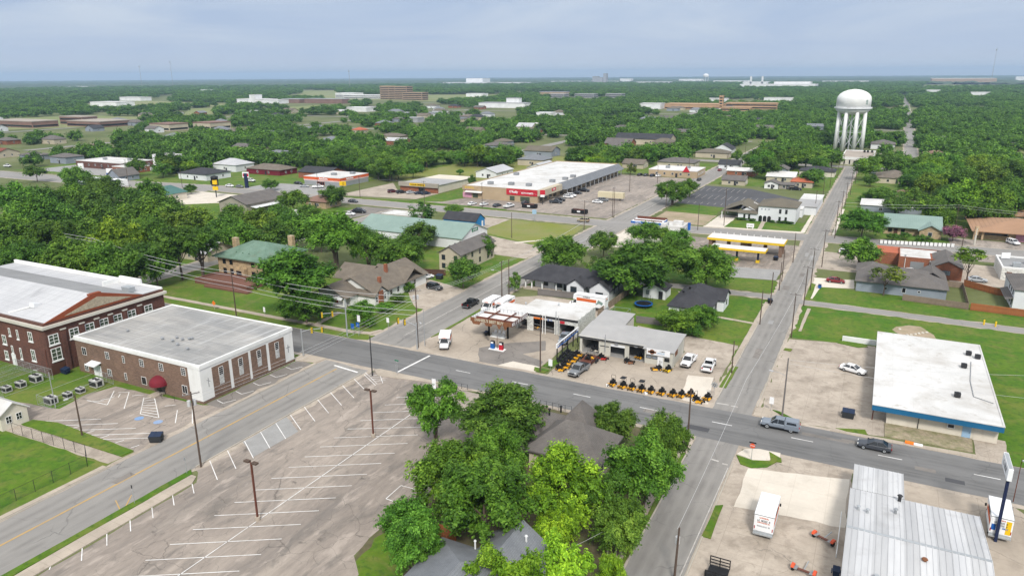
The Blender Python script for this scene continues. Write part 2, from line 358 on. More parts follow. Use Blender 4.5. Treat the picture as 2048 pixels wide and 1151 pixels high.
# ------------------------------------------------------------------ palette
def simple(name, c, **k): mat(name, c, **k)
for n, c, k in [
    ('white_trim', (.8, .8, .78), dict(var=.05)), ('white_paint', (.78, .78, .76), dict(var=.08, sc=.8)), ('white_siding', (.72, .73, .74), dict(var=.06, fn=rows(.22, 2, .86))),
    ('white_roof', (.62, .61, .595), dict(c2=(.53, .525, .51), var=.1, sc=.5, sc2=.1, fn=both(joints(3., .07, (.5, .49, .47)), stains(.6, .12, (.34, .31, .27), .5, .72), stains(.6, .5, (.3, .27, .22), .58, .72), stains(.4, 1.5, (.3, .28, .25), .6, .7, (.3, 2, 1))))), ('white_metal', (.76, .77, .78), dict(var=.06, rough=.5)),
    ('door_white', (.75, .75, .74), dict(var=.04)), ('door_dark', (.03, .03, .035), {}), ('door_red', (.2, .03, .03), {}), ('door_brown', (.09, .04, .025), {}),
    ('dark_metal', (.03, .03, .032), dict(rough=.5)), ('grey_metal', (.32, .33, .34), dict(rough=.5, metal=.4)), ('galv', (.45, .47, .48), dict(rough=.45, metal=.5, var=.1)),
    ('black', (.012, .012, .013), dict(rough=.55)), ('rubber', (.018, .018, .019), dict(rough=.9)), ('chrome', (.6, .6, .62), dict(rough=.25, metal=.9)),
    ('red_brick', (.135, .052, .036), dict(c2=(.09, .036, .027), var=.3, sc=3, sc2=.25, fn=bricks((.12, .08, .065), .45, .15, .02))),
    ('orange_brick', (.26, .075, .03), dict(var=.25, sc=3, fn=bricks((.3, .2, .15), .45, .15, .018))),
    ('tan_brick', (.195, .12, .082), dict(c2=(.15, .092, .064), var=.3, sc=3, sc2=.3, fn=bricks((.17, .13, .105), .45, .15, .02))),
    ('buff_stone', (.42, .3, .17), dict(var=.25, sc=2, fn=bricks((.4, .33, .25), .7, .3, .03))), ('terra', (.24, .06, .025), dict(var=.2, sc=2)), ('relief', (.38, .32, .23), dict(var=.7, sc=2.6, bump=.3)),
    ('limestone', (.55, .52, .45), dict(var=.15, sc=1.5)), ('stucco_white', (.72, .72, .7), dict(c2=(.62, .62, .59), var=.1, sc=2, fn=stains(.3, .7, (.4, .38, .34), stretch=(1, 1, .25)))),
    ('stucco_tan', (.42, .32, .205), dict(var=.1, fn=rows(.5, 2, .93, .08))), ('cream', (.5, .44, .33), dict(var=.08, fn=rows(.22, 2, .9))), ('cream_block', (.63, .58, .49), dict(c2=(.55, .5, .41), var=.12, sc=1., fn=stains(.35, .5, (.35, .28, .2), stretch=(1, 1, .3)))),
    ('beige_metal', (.55, .53, .46), dict(var=.07, fn=rows(.3, 3, .9, .2))), ('grey_siding', (.27, .3, .345), dict(var=.06, fn=rows(.22, 2, .87))), ('taupe', (.33, .3, .25), dict(var=.08)),
    ('blue_siding', (.02, .2, .46), dict(var=.06, fn=rows(.2, 2, .8))), ('grey_block', (.46, .46, .44), dict(var=.1, fn=bricks((.4, .4, .39), .4, .2, .02))), ('light_block', (.63, .63, .59), dict(var=.1, sc=1, fn=both(bricks((.54, .54, .5), .4, .2, .02), stains(.3, .6, (.35, .33, .28), stretch=(1, 1, .3))))),
    ('pink_wall', (.6, .3, .4), {}), ('fake_brick', (.17, .08, .058), dict(var=.3, sc=3)),
    ('shingle_dark', (.036, .036, .041), dict(c2=(.052, .052, .058), var=.4, sc=5, sc2=.4, rough=.95, fn=rows(.13, 2, .8))),
    ('shingle_grey', (.19, .2, .215), dict(c2=(.155, .165, .18), var=.4, sc=6, sc2=.5, rough=.95, fn=rows(.13, 2, .85))), ('shingle_brown', (.175, .148, .118), dict(c2=(.13, .11, .088), var=.45, sc=5, sc2=.5, rough=.95, fn=rows(.14, 2, .82))),
    ('shingle_taupe', (.145, .132, .122), dict(c2=(.11, .1, .094), var=.4, sc=5, sc2=.4, rough=.95, fn=rows(.13, 2, .84))), ('shingle_olive', (.15, .132, .1), dict(var=.35, sc=5, rough=.95, fn=rows(.14, 2, .82))), ('shingle_tan', (.36, .215, .13), dict(c2=(.3, .18, .11), var=.2, sc=4, rough=.9, fn=rows(.25, 2, .85))),
    ('tile_green', (.15, .235, .18), dict(c2=(.1, .17, .12), var=.35, sc=2.5, sc2=.35, rough=.7, fn=both(rows(.3, 0, .8), stains(.4, .5, (.16, .14, .1))))), ('roof_red', (.2, .055, .035), dict(var=.3, sc=4, fn=rows(.2, 2, .85))), ('roof_rust', (.42, .12, .06), dict(var=.25, sc=3)),
    ('metal_green', (.18, .255, .225), dict(c2=(.215, .295, .26), var=.12, sc=.6, rough=.5, fn=rows(.6, 0, .8, .1))), ('metal_teal', (.045, .14, .12), dict(var=.12, rough=.5, fn=rows(.6, 1, .8, .1))), ('metal_grey_roof', (.36, .35, .34), dict(c2=(.3, .295, .29), var=.1, sc=.7, rough=.6, fn=rows(.5, 0, .93, .08))),
    ('flat_grey_roof', (.38, .365, .34), dict(c2=(.25, .25, .245), var=.14, sc=1.2, sc2=.12, stretch=(.5, 1.6, 1), fn=both(joints(1.1, .09, (.2, .2, .2)), stains(.55, .14, (.19, .185, .18)), stains(.5, .5, (.2, .2, .2), .52, .66, (.15, 2, 1)), stains(.5, .5, (.5, .5, .5), .52, .66, (2, .2, 1))))),
    ('flat_mid_roof', (.27, .27, .27), dict(c2=(.22, .22, .22), var=.2, sc=1.)), ('silver_roof', (.47, .47, .475), dict(c2=(.38, .38, .39), var=.2, sc=.8, sc2=.12, rough=.5, stretch=(1, .16, 1), fn=both(joints(1.5, .06, (.25, .25, .27)), stains(.45, .25, (.2, .2, .21), stretch=(1.2, .2, 1))))),
    ('alu_ribs', (.55, .55, .55), dict(c2=(.45, .455, .465), var=.16, sc=.9, sc2=.2, rough=.6, metal=0., stretch=(1.4, .2, 1), fn=both(rows(3.1, 0, .84, .5), stains(.4, .35, (.26, .25, .24))))), ('canopy_top', (.66, .64, .62), dict(var=.12)),
    ('gravel_roof', (.36, .31, .26), dict(var=.3, sc=4)), ('blue_fascia', (.012, .12, .25), dict(var=.15, rough=.55)), ('navy', (.012, .02, .06), {}), ('sign_blue', (.01, .1, .38), {}), ('sign_red', (.5, .02, .035), {}), ('sign_yellow', (.75, .48, .01), {}), ('sign_white', (.8, .8, .8), dict(var=.03)),
    ('yellow', (.75, .5, .02), dict(var=.1)), ('mower_yellow', (.68, .33, .01), dict(var=.12, rough=.45)), ('mower_red', (.42, .03, .02), dict(rough=.45)), ('tractor_orange', (.65, .09, .03), dict(rough=.5)), ('orange', (.8, .2, .02), {}), ('az_orange', (.62, .1, .02), {}), ('az_grey', (.3, .31, .32), {}),
    ('maroon', (.16, .012, .022), dict(var=.15, rough=.8)), ('rust_steel', (.13, .045, .028), dict(var=.3)), ('rust_paint', (.2, .085, .04), dict(var=.5, sc=2)), ('blue_plastic', (.01, .1, .35), dict(rough=.5)), ('dark_blue_bin', (.012, .025, .06), dict(rough=.6)), ('bin_dark', (.03, .033, .036), dict(rough=.6)),
    ('wood_pole', (.1, .068, .05), dict(c2=(.065, .045, .034), var=.3, sc=4, stretch=(3, 3, .3))), ('wood_grey', (.17, .155, .145), dict(var=.25, sc=3)), ('wood_fence', (.25, .19, .14), dict(var=.3, sc=2, fn=rows(.16, 3, .72, .12))), ('wood_fence_red', (.34, .125, .045), dict(var=.25, sc=2, fn=rows(.16, 3, .75, .12))), ('wood_fence_dark', (.1, .05, .035), dict(var=.25, sc=2, fn=rows(.16, 3, .75, .12))),
    ('bark', (.12, .09, .07), dict(var=.4, sc=6)), ('trailer_cream', (.6, .53, .36), {}), ('pipe_yellow', (.8, .55, .03), {}), ('hydrant', (.7, .5, .03), {}), ('insul', (.5, .5, .5), dict(rough=.3)), ('box_white', (.8, .8, .8), dict(var=.04, rough=.5)), ('uhaul_orange', (.6, .12, .03), dict(var=.1)), ('sign_green', (.01, .16, .08), {}), ('pale_blue', (.3, .45, .6), {}),
    ('tail_red', (.35, .01, .01), dict(rough=.3)), ('head_lamp', (.75, .75, .72), dict(rough=.2)), ('far_white', (.75, .75, .75), dict(var=.1, sc=.05)), ('far_tan', (.42, .3, .2), dict(var=.1, sc=.05, fn=rows(4, 2, .75, .3))), ('far_orange', (.46, .29, .17), dict(var=.1, sc=.05)), ('far_grey', (.35, .35, .36), dict(var=.1, sc=.05)), ('far_brown', (.22, .13, .1), dict(var=.15, sc=.1)),
    ('rope', (.02, .02, .02), {}), ('wire_grey', (.55, .55, .55), dict(rough=.5)),
    # ground covers
    ('ground_mix', (.075, .1, .022), dict(c2=(.15, .16, .07), var=.35, sc=.4, sc2=.015, rough=.95)),
    ('grass_lush', (.042, .122, .003), dict(c2=(.085, .15, .008), var=.45, sc=1.1, sc2=.13, rough=.95, bump=.08, fn=both(stains(.6, .3, (.16, .15, .04), .5, .66), stains(.35, .06, (.16, .17, .03), .48, .6), stains(.6, .9, (.035, .085, .01), .52, .62)))),
    ('grass_mown', (.052, .128, .005), dict(c2=(.1, .155, .014), var=.4, sc=1.4, sc2=.1, rough=.95, bump=.08, fn=both(stains(.55, .22, (.18, .16, .06), .5, .66), stains(.35, .07, (.17, .17, .04), .48, .6), stains(.4, .8, (.045, .095, .015), .52, .64)))),
    ('grass_pale', (.17, .19, .03), dict(c2=(.2, .2, .07), var=.3, sc=1.3, sc2=.07, rough=.95, bump=.06, fn=stains(.5, .15, (.13, .2, .035), .5, .7))),
    ('meadow', (.15, .19, .06), dict(c2=(.22, .22, .1), var=.2, sc=.1, sc2=.01, rough=.95)), ('leaf_litter', (.085, .08, .04), dict(c2=(.12, .095, .055), var=.4, sc=1.2, sc2=.3, rough=.95, fn=stains(.6, .3, (.07, .12, .02), .5, .65))),
    ('dirt', (.36, .28, .2), dict(c2=(.27, .22, .14), var=.25, sc=.8, sc2=.15, fn=stains(.5, .2, (.16, .19, .07), .5, .68))), ('rock_bed', (.33, .27, .19), dict(c2=(.2, .19, .1), var=.6, sc=2.2, sc2=.7, bump=.2)), ('far_green', (.035, .065, .03), dict(c2=(.07, .1, .045), var=.3, sc=.02, sc2=.002, rough=1.)), 
]: mat(n, c, **k)
def tracks(axis, offs, w, col, amt):
    def fn(t, v, c, b):
        s = t.nodes.new('ShaderNodeSeparateXYZ'); t.links.new(v, s.inputs[0]); f = None
        for o in offs:
            q = mth(t, 'SUBTRACT', 1., mth(t, 'DIVIDE', mth(t, 'ABSOLUTE', mth(t, 'SUBTRACT', s.outputs[axis], o)), w), True); f = q if f is None else mth(t, 'MAXIMUM', f, q)
        n = nn(t, 'ShaderNodeTexNoise', i_Scale=.25, i_Detail=4.); t.links.new(v, n.inputs['Vector'])
        return mixc(t, mth(t, 'MULTIPLY', f, ramp(t, n.outputs[0], [(.3, 0.), (.7, amt)])), c, col)
    return fn
mat('asphalt_main', (.175, .172, .168), (.145, .143, .14), var=.14, sc=2.2, sc2=.1, rough=.8, stretch=(.25, 1, 1), fn=both(stains(.4, .5, (.09, .088, .087), .5, .7, (.06, 1, 1)), stains(.35, .4, (.2, .2, .195), .56, .75, (.05, .9, 1)), tracks(1, (106.3, 108.2, 112, 113.8), .7, (.09, .088, .086), .8), tracks(1, (107.2, 112.9), .35, (.06, .058, .056), .6), cracks(.09, .008, (.07, .07, .07), .5)))
mat('asphalt_side', (.27, .255, .235), (.22, .21, .195), var=.14, sc=2., sc2=.12, rough=.85, stretch=(1, .2, 1), fn=both(stains(.45, .5, (.16, .15, .14), .52, .72, (1, .05, 1)), stains(.4, .35, (.36, .34, .31), .56, .75, (1, .06, 1)), tracks(0, (-93.2, -91.3, -87.7, -85.9, -19.6, -18.2, -16.9, -15.5), .7, (.155, .145, .135), .75), cracks(.11, .009, (.1, .095, .09), .7)))
mat('asphalt_cross', (.27, .255, .24), (.23, .22, .205), var=.14, sc=2., sc2=.12, rough=.85, stretch=(.2, 1, 1), fn=both(stains(.4, .5, (.17, .16, .15), .52, .72, (.05, 1, 1)), cracks(.1, .012, (.11, .1, .095), .6)))
mat('asphalt_lot', (.225, .192, .165), (.31, .265, .225), var=.34, sc=1.6, sc2=.07, rough=.9, stretch=(1, .32, 1), fn=both(stains(.6, .22, (.15, .135, .122), .5, .68, (1, .22, 1)), stains(.55, .2, (.4, .345, .29), .55, .7, (1, .2, 1)), stains(.75, .3, (.075, .068, .06), .64, .72), stains(.35, .9, (.12, .11, .1), .56, .7, (1, .05, 1)), stains(.6, .55, (.42, .36, .31), .55, .66, (1, .3, 1)), stains(.6, .5, (.13, .118, .105), .55, .66, (.8, .35, 1)), cracks(.3, .01, (.09, .08, .07), .6), cracks(.11, .006, (.08, .07, .06), .7)))
mat('asphalt_dark', (.06, .06, .064), (.085, .085, .09), var=.15, sc=1., sc2=.06)
mat('asphalt_patch', (.22, .198, .178), (.175, .16, .145), var=.2, sc=1.6, sc2=.2, fn=both(stains(.5, .35, (.09, .085, .08), .55, .7), cracks(.2, .015)))
mat('patch_grey', (.3, .295, .285), (.25, .245, .235), var=.12, sc=2.5, sc2=.4)
mat('conc_lot', (.4, .34, .275), (.31, .265, .215), var=.14, sc=1.6, sc2=.12, fn=both(joints(4.6, .06, (.22, .18, .14)), stains(.5, .28, (.2, .165, .13), .54, .72), stains(.4, .7, (.14, .12, .1), .64, .74), cracks(.12, .008)))
mat('conc_pale', (.62, .56, .48), (.53, .48, .41), var=.1, sc=1.6, sc2=.15, fn=both(joints(4.4, .04, (.38, .33, .27)), stains(.35, .3, (.36, .31, .25), .55, .75)))
mat('conc_dirty', (.335, .285, .232), (.43, .37, .305), var=.25, sc=1.4, sc2=.16, fn=both(stains(.6, .3, (.2, .165, .13), .5, .66), stains(.5, .8, (.13, .11, .09), .6, .72), joints(5.2, .05, (.2, .17, .14)), cracks(.25, .006, (.1, .09, .08), .6)))
mat('conc_walk', (.42, .36, .29), (.34, .29, .235), var=.15, sc=2., sc2=.25, fn=both(joints(1.5, .05, (.22, .19, .155)), stains(.4, .5, (.2, .17, .13), .55, .7)))
mat('kerb', (.42, .38, .32), (.33, .3, .25), var=.2, sc=1.5)
mat('line_white', (.72, .71, .69), (.52, .49, .46), var=.15, sc=2.2, sc2=.6, lo=.45, hi=.7); mat('line_faded', (.5, .48, .45), (.34, .31, .28), var=.2, sc=2.5, sc2=.8); mat('line_yellow', (.46, .29, .1), (.33, .25, .15), var=.2, sc=1.2, sc2=.3); mat('line_blue', (.12, .26, .5), (.25, .32, .45), var=.2, sc=2)
for n, c, r in [('glass', (.03, .04, .048), .08), ('glass_dark', (.012, .014, .016), .1), ('glass_green', (.06, .085, .055), .12), ('car_glass', (.015, .018, .021), .06), ('glass_pale', (.2, .23, .26), .2)]:
    mat(n, c, var=.35, sc=1.3, rough=r, spec=.6)
CARPAINT = dict(white=(.78, .78, .78), black=(.012, .012, .014), grey=(.17, .18, .19), silver=(.38, .4, .42), dkgrey=(.045, .05, .06), blue=(.03, .07, .16), red=(.2, .015, .02), maroon=(.09, .012, .018), tan=(.32, .26, .17), navy=(.012, .02, .045), slate=(.19, .22, .26))
for n, c in CARPAINT.items(): mat('paint_' + n, c, var=.02, rough=.28, spec=.6)
# foliage: tone attribute per leaf, object colour per tree
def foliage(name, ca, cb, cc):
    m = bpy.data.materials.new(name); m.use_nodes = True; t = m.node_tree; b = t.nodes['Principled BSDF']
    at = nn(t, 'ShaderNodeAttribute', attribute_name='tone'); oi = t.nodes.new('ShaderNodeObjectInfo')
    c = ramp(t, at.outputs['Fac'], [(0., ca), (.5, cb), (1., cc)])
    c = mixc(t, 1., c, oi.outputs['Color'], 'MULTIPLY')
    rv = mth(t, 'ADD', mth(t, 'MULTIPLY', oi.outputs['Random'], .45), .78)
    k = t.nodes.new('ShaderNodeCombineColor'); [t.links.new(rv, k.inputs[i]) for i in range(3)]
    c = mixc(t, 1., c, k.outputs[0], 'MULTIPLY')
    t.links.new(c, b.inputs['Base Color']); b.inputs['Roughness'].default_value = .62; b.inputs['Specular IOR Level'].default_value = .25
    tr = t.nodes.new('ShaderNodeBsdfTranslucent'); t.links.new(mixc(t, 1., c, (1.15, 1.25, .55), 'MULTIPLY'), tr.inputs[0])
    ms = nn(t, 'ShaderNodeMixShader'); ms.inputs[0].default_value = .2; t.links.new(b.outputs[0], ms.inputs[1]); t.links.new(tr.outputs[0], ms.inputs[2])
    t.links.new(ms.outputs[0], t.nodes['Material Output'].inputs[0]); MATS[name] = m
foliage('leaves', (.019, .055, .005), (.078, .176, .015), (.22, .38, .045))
# ------------------------------------------------------------------ ground, streets, lots
def jit(poly, j=.12, step=1.6):
    o = []; n = len(poly)
    for i in range(n):
        a, b = poly[i], poly[(i + 1) % n]; L = math.hypot(b[0] - a[0], b[1] - a[1]); k = max(1, min(60, int(L / step)))
        nx, ny = ((b[1] - a[1]) / L, -(b[0] - a[0]) / L) if L else (0, 0)
        for q in range(k):
            t = q / k; d = 0 if q == 0 else RG.gauss(0, j); o.append((a[0] + (b[0] - a[0]) * t + nx * d, a[1] + (b[1] - a[1]) * t + ny * d))
    return o
ZL = [0]
def patch(name, poly, lvl, m, j=.12):
    if len(poly) == 2 and len(poly[0]) == 2: (x0, y0), (x1, y1) = poly; poly = [(x0, y0), (x1, y0), (x1, y1), (x0, y1)]
    poly = jit(poly, j)
    a = sum(poly[k][0] * poly[(k + 1) % len(poly)][1] - poly[(k + 1) % len(poly)][0] * poly[k][1] for k in range(len(poly)))
    if a < 0: poly.reverse()
    ZL[0] += 1
    return struct(name, MB().face([(x, y, lvl + ZL[0] * .0001) for x, y in poly]), M(m))
def slabp(name, poly, h, m, j=.04):
    if len(poly) == 2: (x0, y0), (x1, y1) = poly; poly = [(x0, y0), (x1, y0), (x1, y1), (x0, y1)]
    ZL[0] += 1
    return struct(name, MB().prism(jit(poly, j, 2.5), -.02, h + ZL[0] * .0002), M(m))
def ribbon(pts, w, w2=None):
    w2 = w if w2 is None else w2; l, r = [], []
    for i, p in enumerate(pts):
        a, b = pts[max(0, i - 1)], pts[min(len(pts) - 1, i + 1)]; d = math.hypot(b[0] - a[0], b[1] - a[1]); n = ((b[1] - a[1]) / d, -(b[0] - a[0]) / d)
        l.append((p[0] - n[0] * w, p[1] - n[1] * w)); r.append((p[0] + n[0] * w2, p[1] + n[1] * w2))
    return r + l[::-1]
g = MB(); ang = [i * math.pi / 36 for i in range(72)]
g.face([(15000 * math.cos(a), 15000 * math.sin(a), 0) for a in ang]); struct('ground', g, M('ground_mix'))
L1, L2, L3, L4, LM = .006, .016, .03, .042, .056
A_PTS = [(-89.6, -25), (-89.5, 60), (-89.3, 100), (-88.7, 135), (-88.6, 180), (-88.3, 215), (-87.6, 250), (-86.8, 293), (-86.2, 372), (-84.5, 498), (-82, 640)]
# lawns and open grass
for nm, poly, m in [
    ('lawn', ((-205, 116.2), (-94.4, 158)), 'grass_mown'), ('lawn', ((-140, 160), (-95, 232)), 'grass_mown'), ('lawn', [(-160, 35), (-96, 35), (-96, 104), (-160, 104)], 'grass_mown'),
    ('lawn', [(-134, 56), (-98.4, 40), (-98.5, 57.4), (-121, 57)], 'grass_lush'), ('lawn', [(-83, 151), (-83.2, 170), (-74, 165), (-58, 164), (-57, 180), (-82.6, 182)], 'grass_lush'),
    ('lawn', [(-56, 150), (-22, 141), (-21.2, 184), (-82.8, 184)], 'grass_lush'), ('lawn', [(-60, 188.4), (-21, 190.8), (-21.4, 203), (-35, 202), (-37.5, 204), (-60, 203)], 'grass_lush'),
    ('field', [(-13.6, 158.4), (2, 159), (60, 159), (60, 182), (-13.6, 184)], 'grass_lush'), ('lawn', [(20.6, 116.6), (70, 116.6), (70, 183), (3, 183), (3, 156), (20.6, 156)], 'grass_lush'), ('field', [(-13, 188), (60, 187), (60, 201), (-13, 203)], 'grass_lush'),
    ('field', [(-128.9, 226), (-100, 214.5), (-95, 225), (-96.4, 250), (-128.5, 251)], 'grass_pale'), ('lawn', [(-57, 271), (-24, 271), (-24, 292), (-57, 292)], 'grass_lush'), ('lawn', [(-24, 271), (-21.3, 271), (-21.3, 330), (-24, 330)], 'grass_mown'),
    ('lawn', [(-78.6, 296), (-58, 292), (-58, 313), (-78.8, 316)], 'grass_lush'), ('lawn', [(-12.6, 271.5), (28, 272.5), (28, 284), (-12.8, 284)], 'grass_lush'), ('lawn', [(-13.5, 300), (60, 300), (60, 480), (-12, 480)], 'grass_mown'),
    ('lawn', [(-49, 50), (-23, 60), (-21.2, 104.3), (-47.6, 104.3), (-51.8, 78), (-47.4, 73), (-51, 66), (-50.3, 58)], 'leaf_litter'), ('lawn', [(-50.5, 64), (-44, 60), (-40, 48), (-48.3, 50), (-49.4, 56)], 'grass_lush'),
    ('meadow', ((-330, 256), (-245, 420)), 'grass_mown'), ('meadow', ((-245, 325), (-140, 470)), 'grass_pale'), ('lawn', ((-188, 264), (-168, 330)), 'grass_lush'), ('lawn', ((-300, 120), (-190, 245)), 'grass_mown'), ('lawn', ((-262, 214), (-240, 244)), 'grass_lush'), ('lawn', ((-140, 405), (-92, 470)), 'grass_mown'), ('lawn', ((-80, 380), (-20, 480)), 'grass_mown'), ('lawn', ((-480, 262), (-330, 330)), 'grass_mown')]:
    patch(nm, poly, L1, m, .3)
# paved lots
for nm, poly, m in [
    ('parking_lot', [(-83.9, 62.6), (-82.4, 62), (-80.4, 60), (-80.2, 20), (-45, 20), (-47.6, 54.5), (-50.3, 57), (-51.2, 66), (-49.6, 72), (-51.8, 78.6), (-49, 90), (-48.5, 102.5), (-68, 103.8), (-82, 103.8), (-83.9, 101)], 'asphalt_lot'),
    ('parking_lot', [(-124, 60.4), (-96.2, 61.8), (-95.2, 62.2), (-95.2, 80), (-100, 78), (-121, 76.5), (-122.5, 72), (-121, 66), (-136, 63.6), (-136, 61)], 'asphalt_lot'), ('parking_bay', [(-99.9, 78.6), (-95.3, 78.6), (-95.3, 101), (-99.7, 101)], 'asphalt_patch'),
    ('driveway', [(-121, 57.2), (-96.4, 57.8), (-96.2, 60), (-121.6, 59.6), (-150, 61.5), (-150, 55)], 'conc_dirty'),
    ('gas_station_forecourt', [(-82, 116.2), (-54.6, 116), (-54.6, 151.5), (-83.1, 151.5), (-83, 123)], 'conc_lot'), ('gravel_yard', [(-83, 149), (-65, 155), (-55, 152), (-54.6, 163), (-75, 162.5), (-83, 156)], 'conc_dirty'),
    ('mower_shop_yard', [(-52, 115.9), (-22, 115.9), (-20.6, 118.5), (-22.4, 130), (-22.6, 141), (-31, 143), (-31, 131), (-52, 131)], 'conc_lot'), ('gravel_yard', [(-31.4, 129), (-22.2, 130), (-22.4, 148), (-45, 151), (-44, 141), (-31.5, 140)], 'conc_dirty'),
    ('parking_lot', [(-13.4, 117), (-9.5, 116), (5.6, 117.6), (5.6, 159), (3.2, 159.5), (3.2, 160), (-1.5, 159.4), (-13.4, 157), (-13.6, 150)], 'conc_dirty'), ('parking_lot', [(-14.1, 60), (1.4, 60), (1.5, 104.4), (-8.2, 104.6), (-10.4, 104.6), (-14, 98)], 'conc_dirty'),
    ('concrete_apron', [(-12, 98.2), (1.2, 101.4), (1.3, 88.8), (-12, 87.4)], 'conc_pale'), ('concrete_apron', [(7.6, 104.3), (7.9, 84), (24, 84), (22.5, 101), (20, 104.4)], 'conc_lot'), ('driveway', [(17.6, 116.2), (21.6, 116), (22, 124), (17.8, 124)], 'conc_dirty'), ('driveway', [(3.1, 117), (5.3, 117.3), (5.4, 124), (3.1, 124)], 'conc_dirty'),
    ('driveway', [(-97.8, 140), (-94.3, 140), (-94.3, 158), (-98, 160), (-111, 163.7), (-107, 150), (-104.5, 147), (-100, 142)], 'conc_dirty'), ('driveway', [(-13.4, 211.4), (-3.1, 213.4), (-2.8, 204.3), (-11, 202), (-13.2, 203)], 'conc_pale'),
    ('gas_station_forecourt', [(-57, 250), (-21.6, 250.5), (-20.9, 222), (-23, 205), (-38, 206), (-40, 218), (-56, 226)], 'asphalt_lot'), ('concrete_apron', [(-38.6, 213.5), (-22.5, 216), (-22.4, 204), (-35.4, 202)], 'patch_grey'), ('gas_station_forecourt', [(-82, 252), (-57.4, 251), (-57, 226), (-82.3, 222)], 'conc_pale'),
    ('parking_lot', [(-129, 213), (-122, 221), (-100.2, 214), (-95, 206), (-95, 196), (-108, 197), (-122, 202)], 'conc_dirty'), ('gravel_yard', [(-152, 228), (-128.5, 226), (-128.5, 251), (-152, 251)], 'conc_dirty'),
    ('parking_lot', [(-188, 270), (-94.2, 268.5), (-92.5, 395), (-137, 397), (-137, 290), (-171, 289), (-175, 275)], 'asphalt_lot'), ('parking_lot', [(-79.2, 316), (-57.5, 313), (-24, 316), (-24, 340), (-57, 372), (-79.2, 374)], 'asphalt_dark'),
    ('parking_lot', [(-231, 270), (-190, 276), (-189, 294), (-212, 293), (-231, 315)], 'conc_lot'), ('parking_lot', [(-290, 266), (-236, 266), (-246, 290), (-290, 288)], 'patch_grey'), ('dirt_lot', [(-78, 271), (-57, 271), (-57, 293), (-78, 295)], 'dirt'), ('driveway', [(-57, 270), (-50, 270), (-49, 296), (-56, 296)], 'conc_pale'), ('parking_lot', [(-318, 205), (-285, 213), (-240, 250), (-300, 250)], 'conc_pale'),
    ('parking_lot', ((23, 252), (70, 286)), 'asphalt_lot'), ('parking_lot', [(-13.2, 222), (-3, 222), (-3, 245), (-13.2, 246)], 'conc_dirty'), ('parking_lot', ((20, 222), (50, 247)), 'conc_dirty'), ('parking_lot', [(-6, 486), (12, 486), (12, 530), (-6, 530)], 'conc_lot'), ('parking_lot', ((-470, 268), (-398, 330)), 'patch_grey'), ('parking_lot', [(-200, 220), (-189, 220), (-182, 250), (-200, 250)], 'asphalt_patch'), ('driveway', [(-41, 176.6), (-44, 182), (-34, 182), (-35, 177)], 'conc_dirty')]:
    patch(nm, poly, L2, m, .1)
patch('asphalt_patch', [(-70.5, 123), (-66.5, 128), (-59.8, 133), (-57.4, 127.8), (-60.8, 124), (-55.3, 122), (-54.7, 117), (-66.7, 116.4)], L2 + .006, 'asphalt_patch', .08)
patch('concrete_apron', [(-62.6, 116.4), (-54.6, 116.3), (-54.6, 119.3), (-60.8, 119.6)], L2 + .009, 'conc_pale', .06); patch('concrete_apron', [(-26.6, 116.4), (-21.8, 116.8), (-23.4, 129), (-28, 128)], L2 + .009, 'conc_pale', .06)
patch('asphalt_patch', [(-83.7, 71.5), (-78.6, 68.7), (-78.3, 78), (-83.7, 81)], L2 + .004, 'patch_grey', .1)
# streets
def road(name, pts, w, lvl, m, w2=None, dirt=1.):
    if dirt: patch('road_shoulder', ribbon(pts, w + dirt, (w2 or w) + dirt), lvl - .012, 'conc_dirty', .25)
    patch(name, ribbon(pts, w, w2), lvl, m, .07)
road('street', A_PTS, 5.6, L3, 'asphalt_side')
road('street', [(-17.6, -20), (-17.7, 100), (-17.4, 200), (-17.6, 300), (-17.2, 400), (-16.6, 482)], 3.25, L3 + .003, 'asphalt_side')
road('street', [(-300, 260), (-180, 259.4), (-90, 259.4), (-57, 262), (-22, 265.5), (60, 269.5)], 5.6, L3 + .001, 'asphalt_cross')
road('street', [(-620, 246), (-480, 247), (-380, 250), (-300, 260)], 9, L3 + .0015, 'asphalt_cross'); road('alley', [(-60, 185.8), (-21, 187.2), (-14, 186), (32, 184.6), (75, 183)], 1.9, L3 + .002, 'asphalt_cross', dirt=.4)
road('street', [(-181, 110), (-180.5, 250)], 3.6, L3 + .0025, 'asphalt_side'); road('street', [(13, 486), (16, 560), (18, 720), (20.5, 1000), (24, 1500), (27, 2050)], 4.2, L3, 'asphalt_side'); road('street', [(-120, 486), (60, 488)], 4.5, L3 + .001, 'asphalt_cross'); road('street', [(75, 420), (82, 600)], 4, L3, 'asphalt_side')
FAR_ROADS = [((-700, 640), (-100, 640)), ((-900, 820), (20, 820)), ((-1000, 1050), (20, 1050)), ((-240, 420), (-260, 1300)), ((-410, 340), (-430, 1400)), ((-600, 340), (-640, 1500)), ((-820, 420), (-880, 1600)), ((160, 420), (180, 900)), ((20, 700), (330, 690))]
for p, q in FAR_ROADS: road('street', [p, q], 4.5, .2, 'asphalt_cross', dirt=0)
road('main_street', [(-230, 109.8), (-90, 110), (90, 110)], 5.6, L4, 'asphalt_main', dirt=.9)
for i in range(16):
    a = RG.random() < .5; x, y = (RG.uniform(-80, 20), RG.uniform(105.5, 113.5)) if a else RG.choice(((RG.uniform(-93.5, -87), RG.uniform(45, 230)), (RG.uniform(-20, -16.5), RG.uniform(75, 260))))
    w, d = (RG.uniform(2, 7), RG.uniform(.8, 1.6)) if a else (RG.uniform(.8, 1.8), RG.uniform(2, 7)); patch('road_patch', [(x, y), (x + w, y), (x + w, y + d), (x, y + d)], L4 + .004, 'asphalt_patch' if i % 3 else 'asphalt_dark' if a else 'patch_grey', .08)
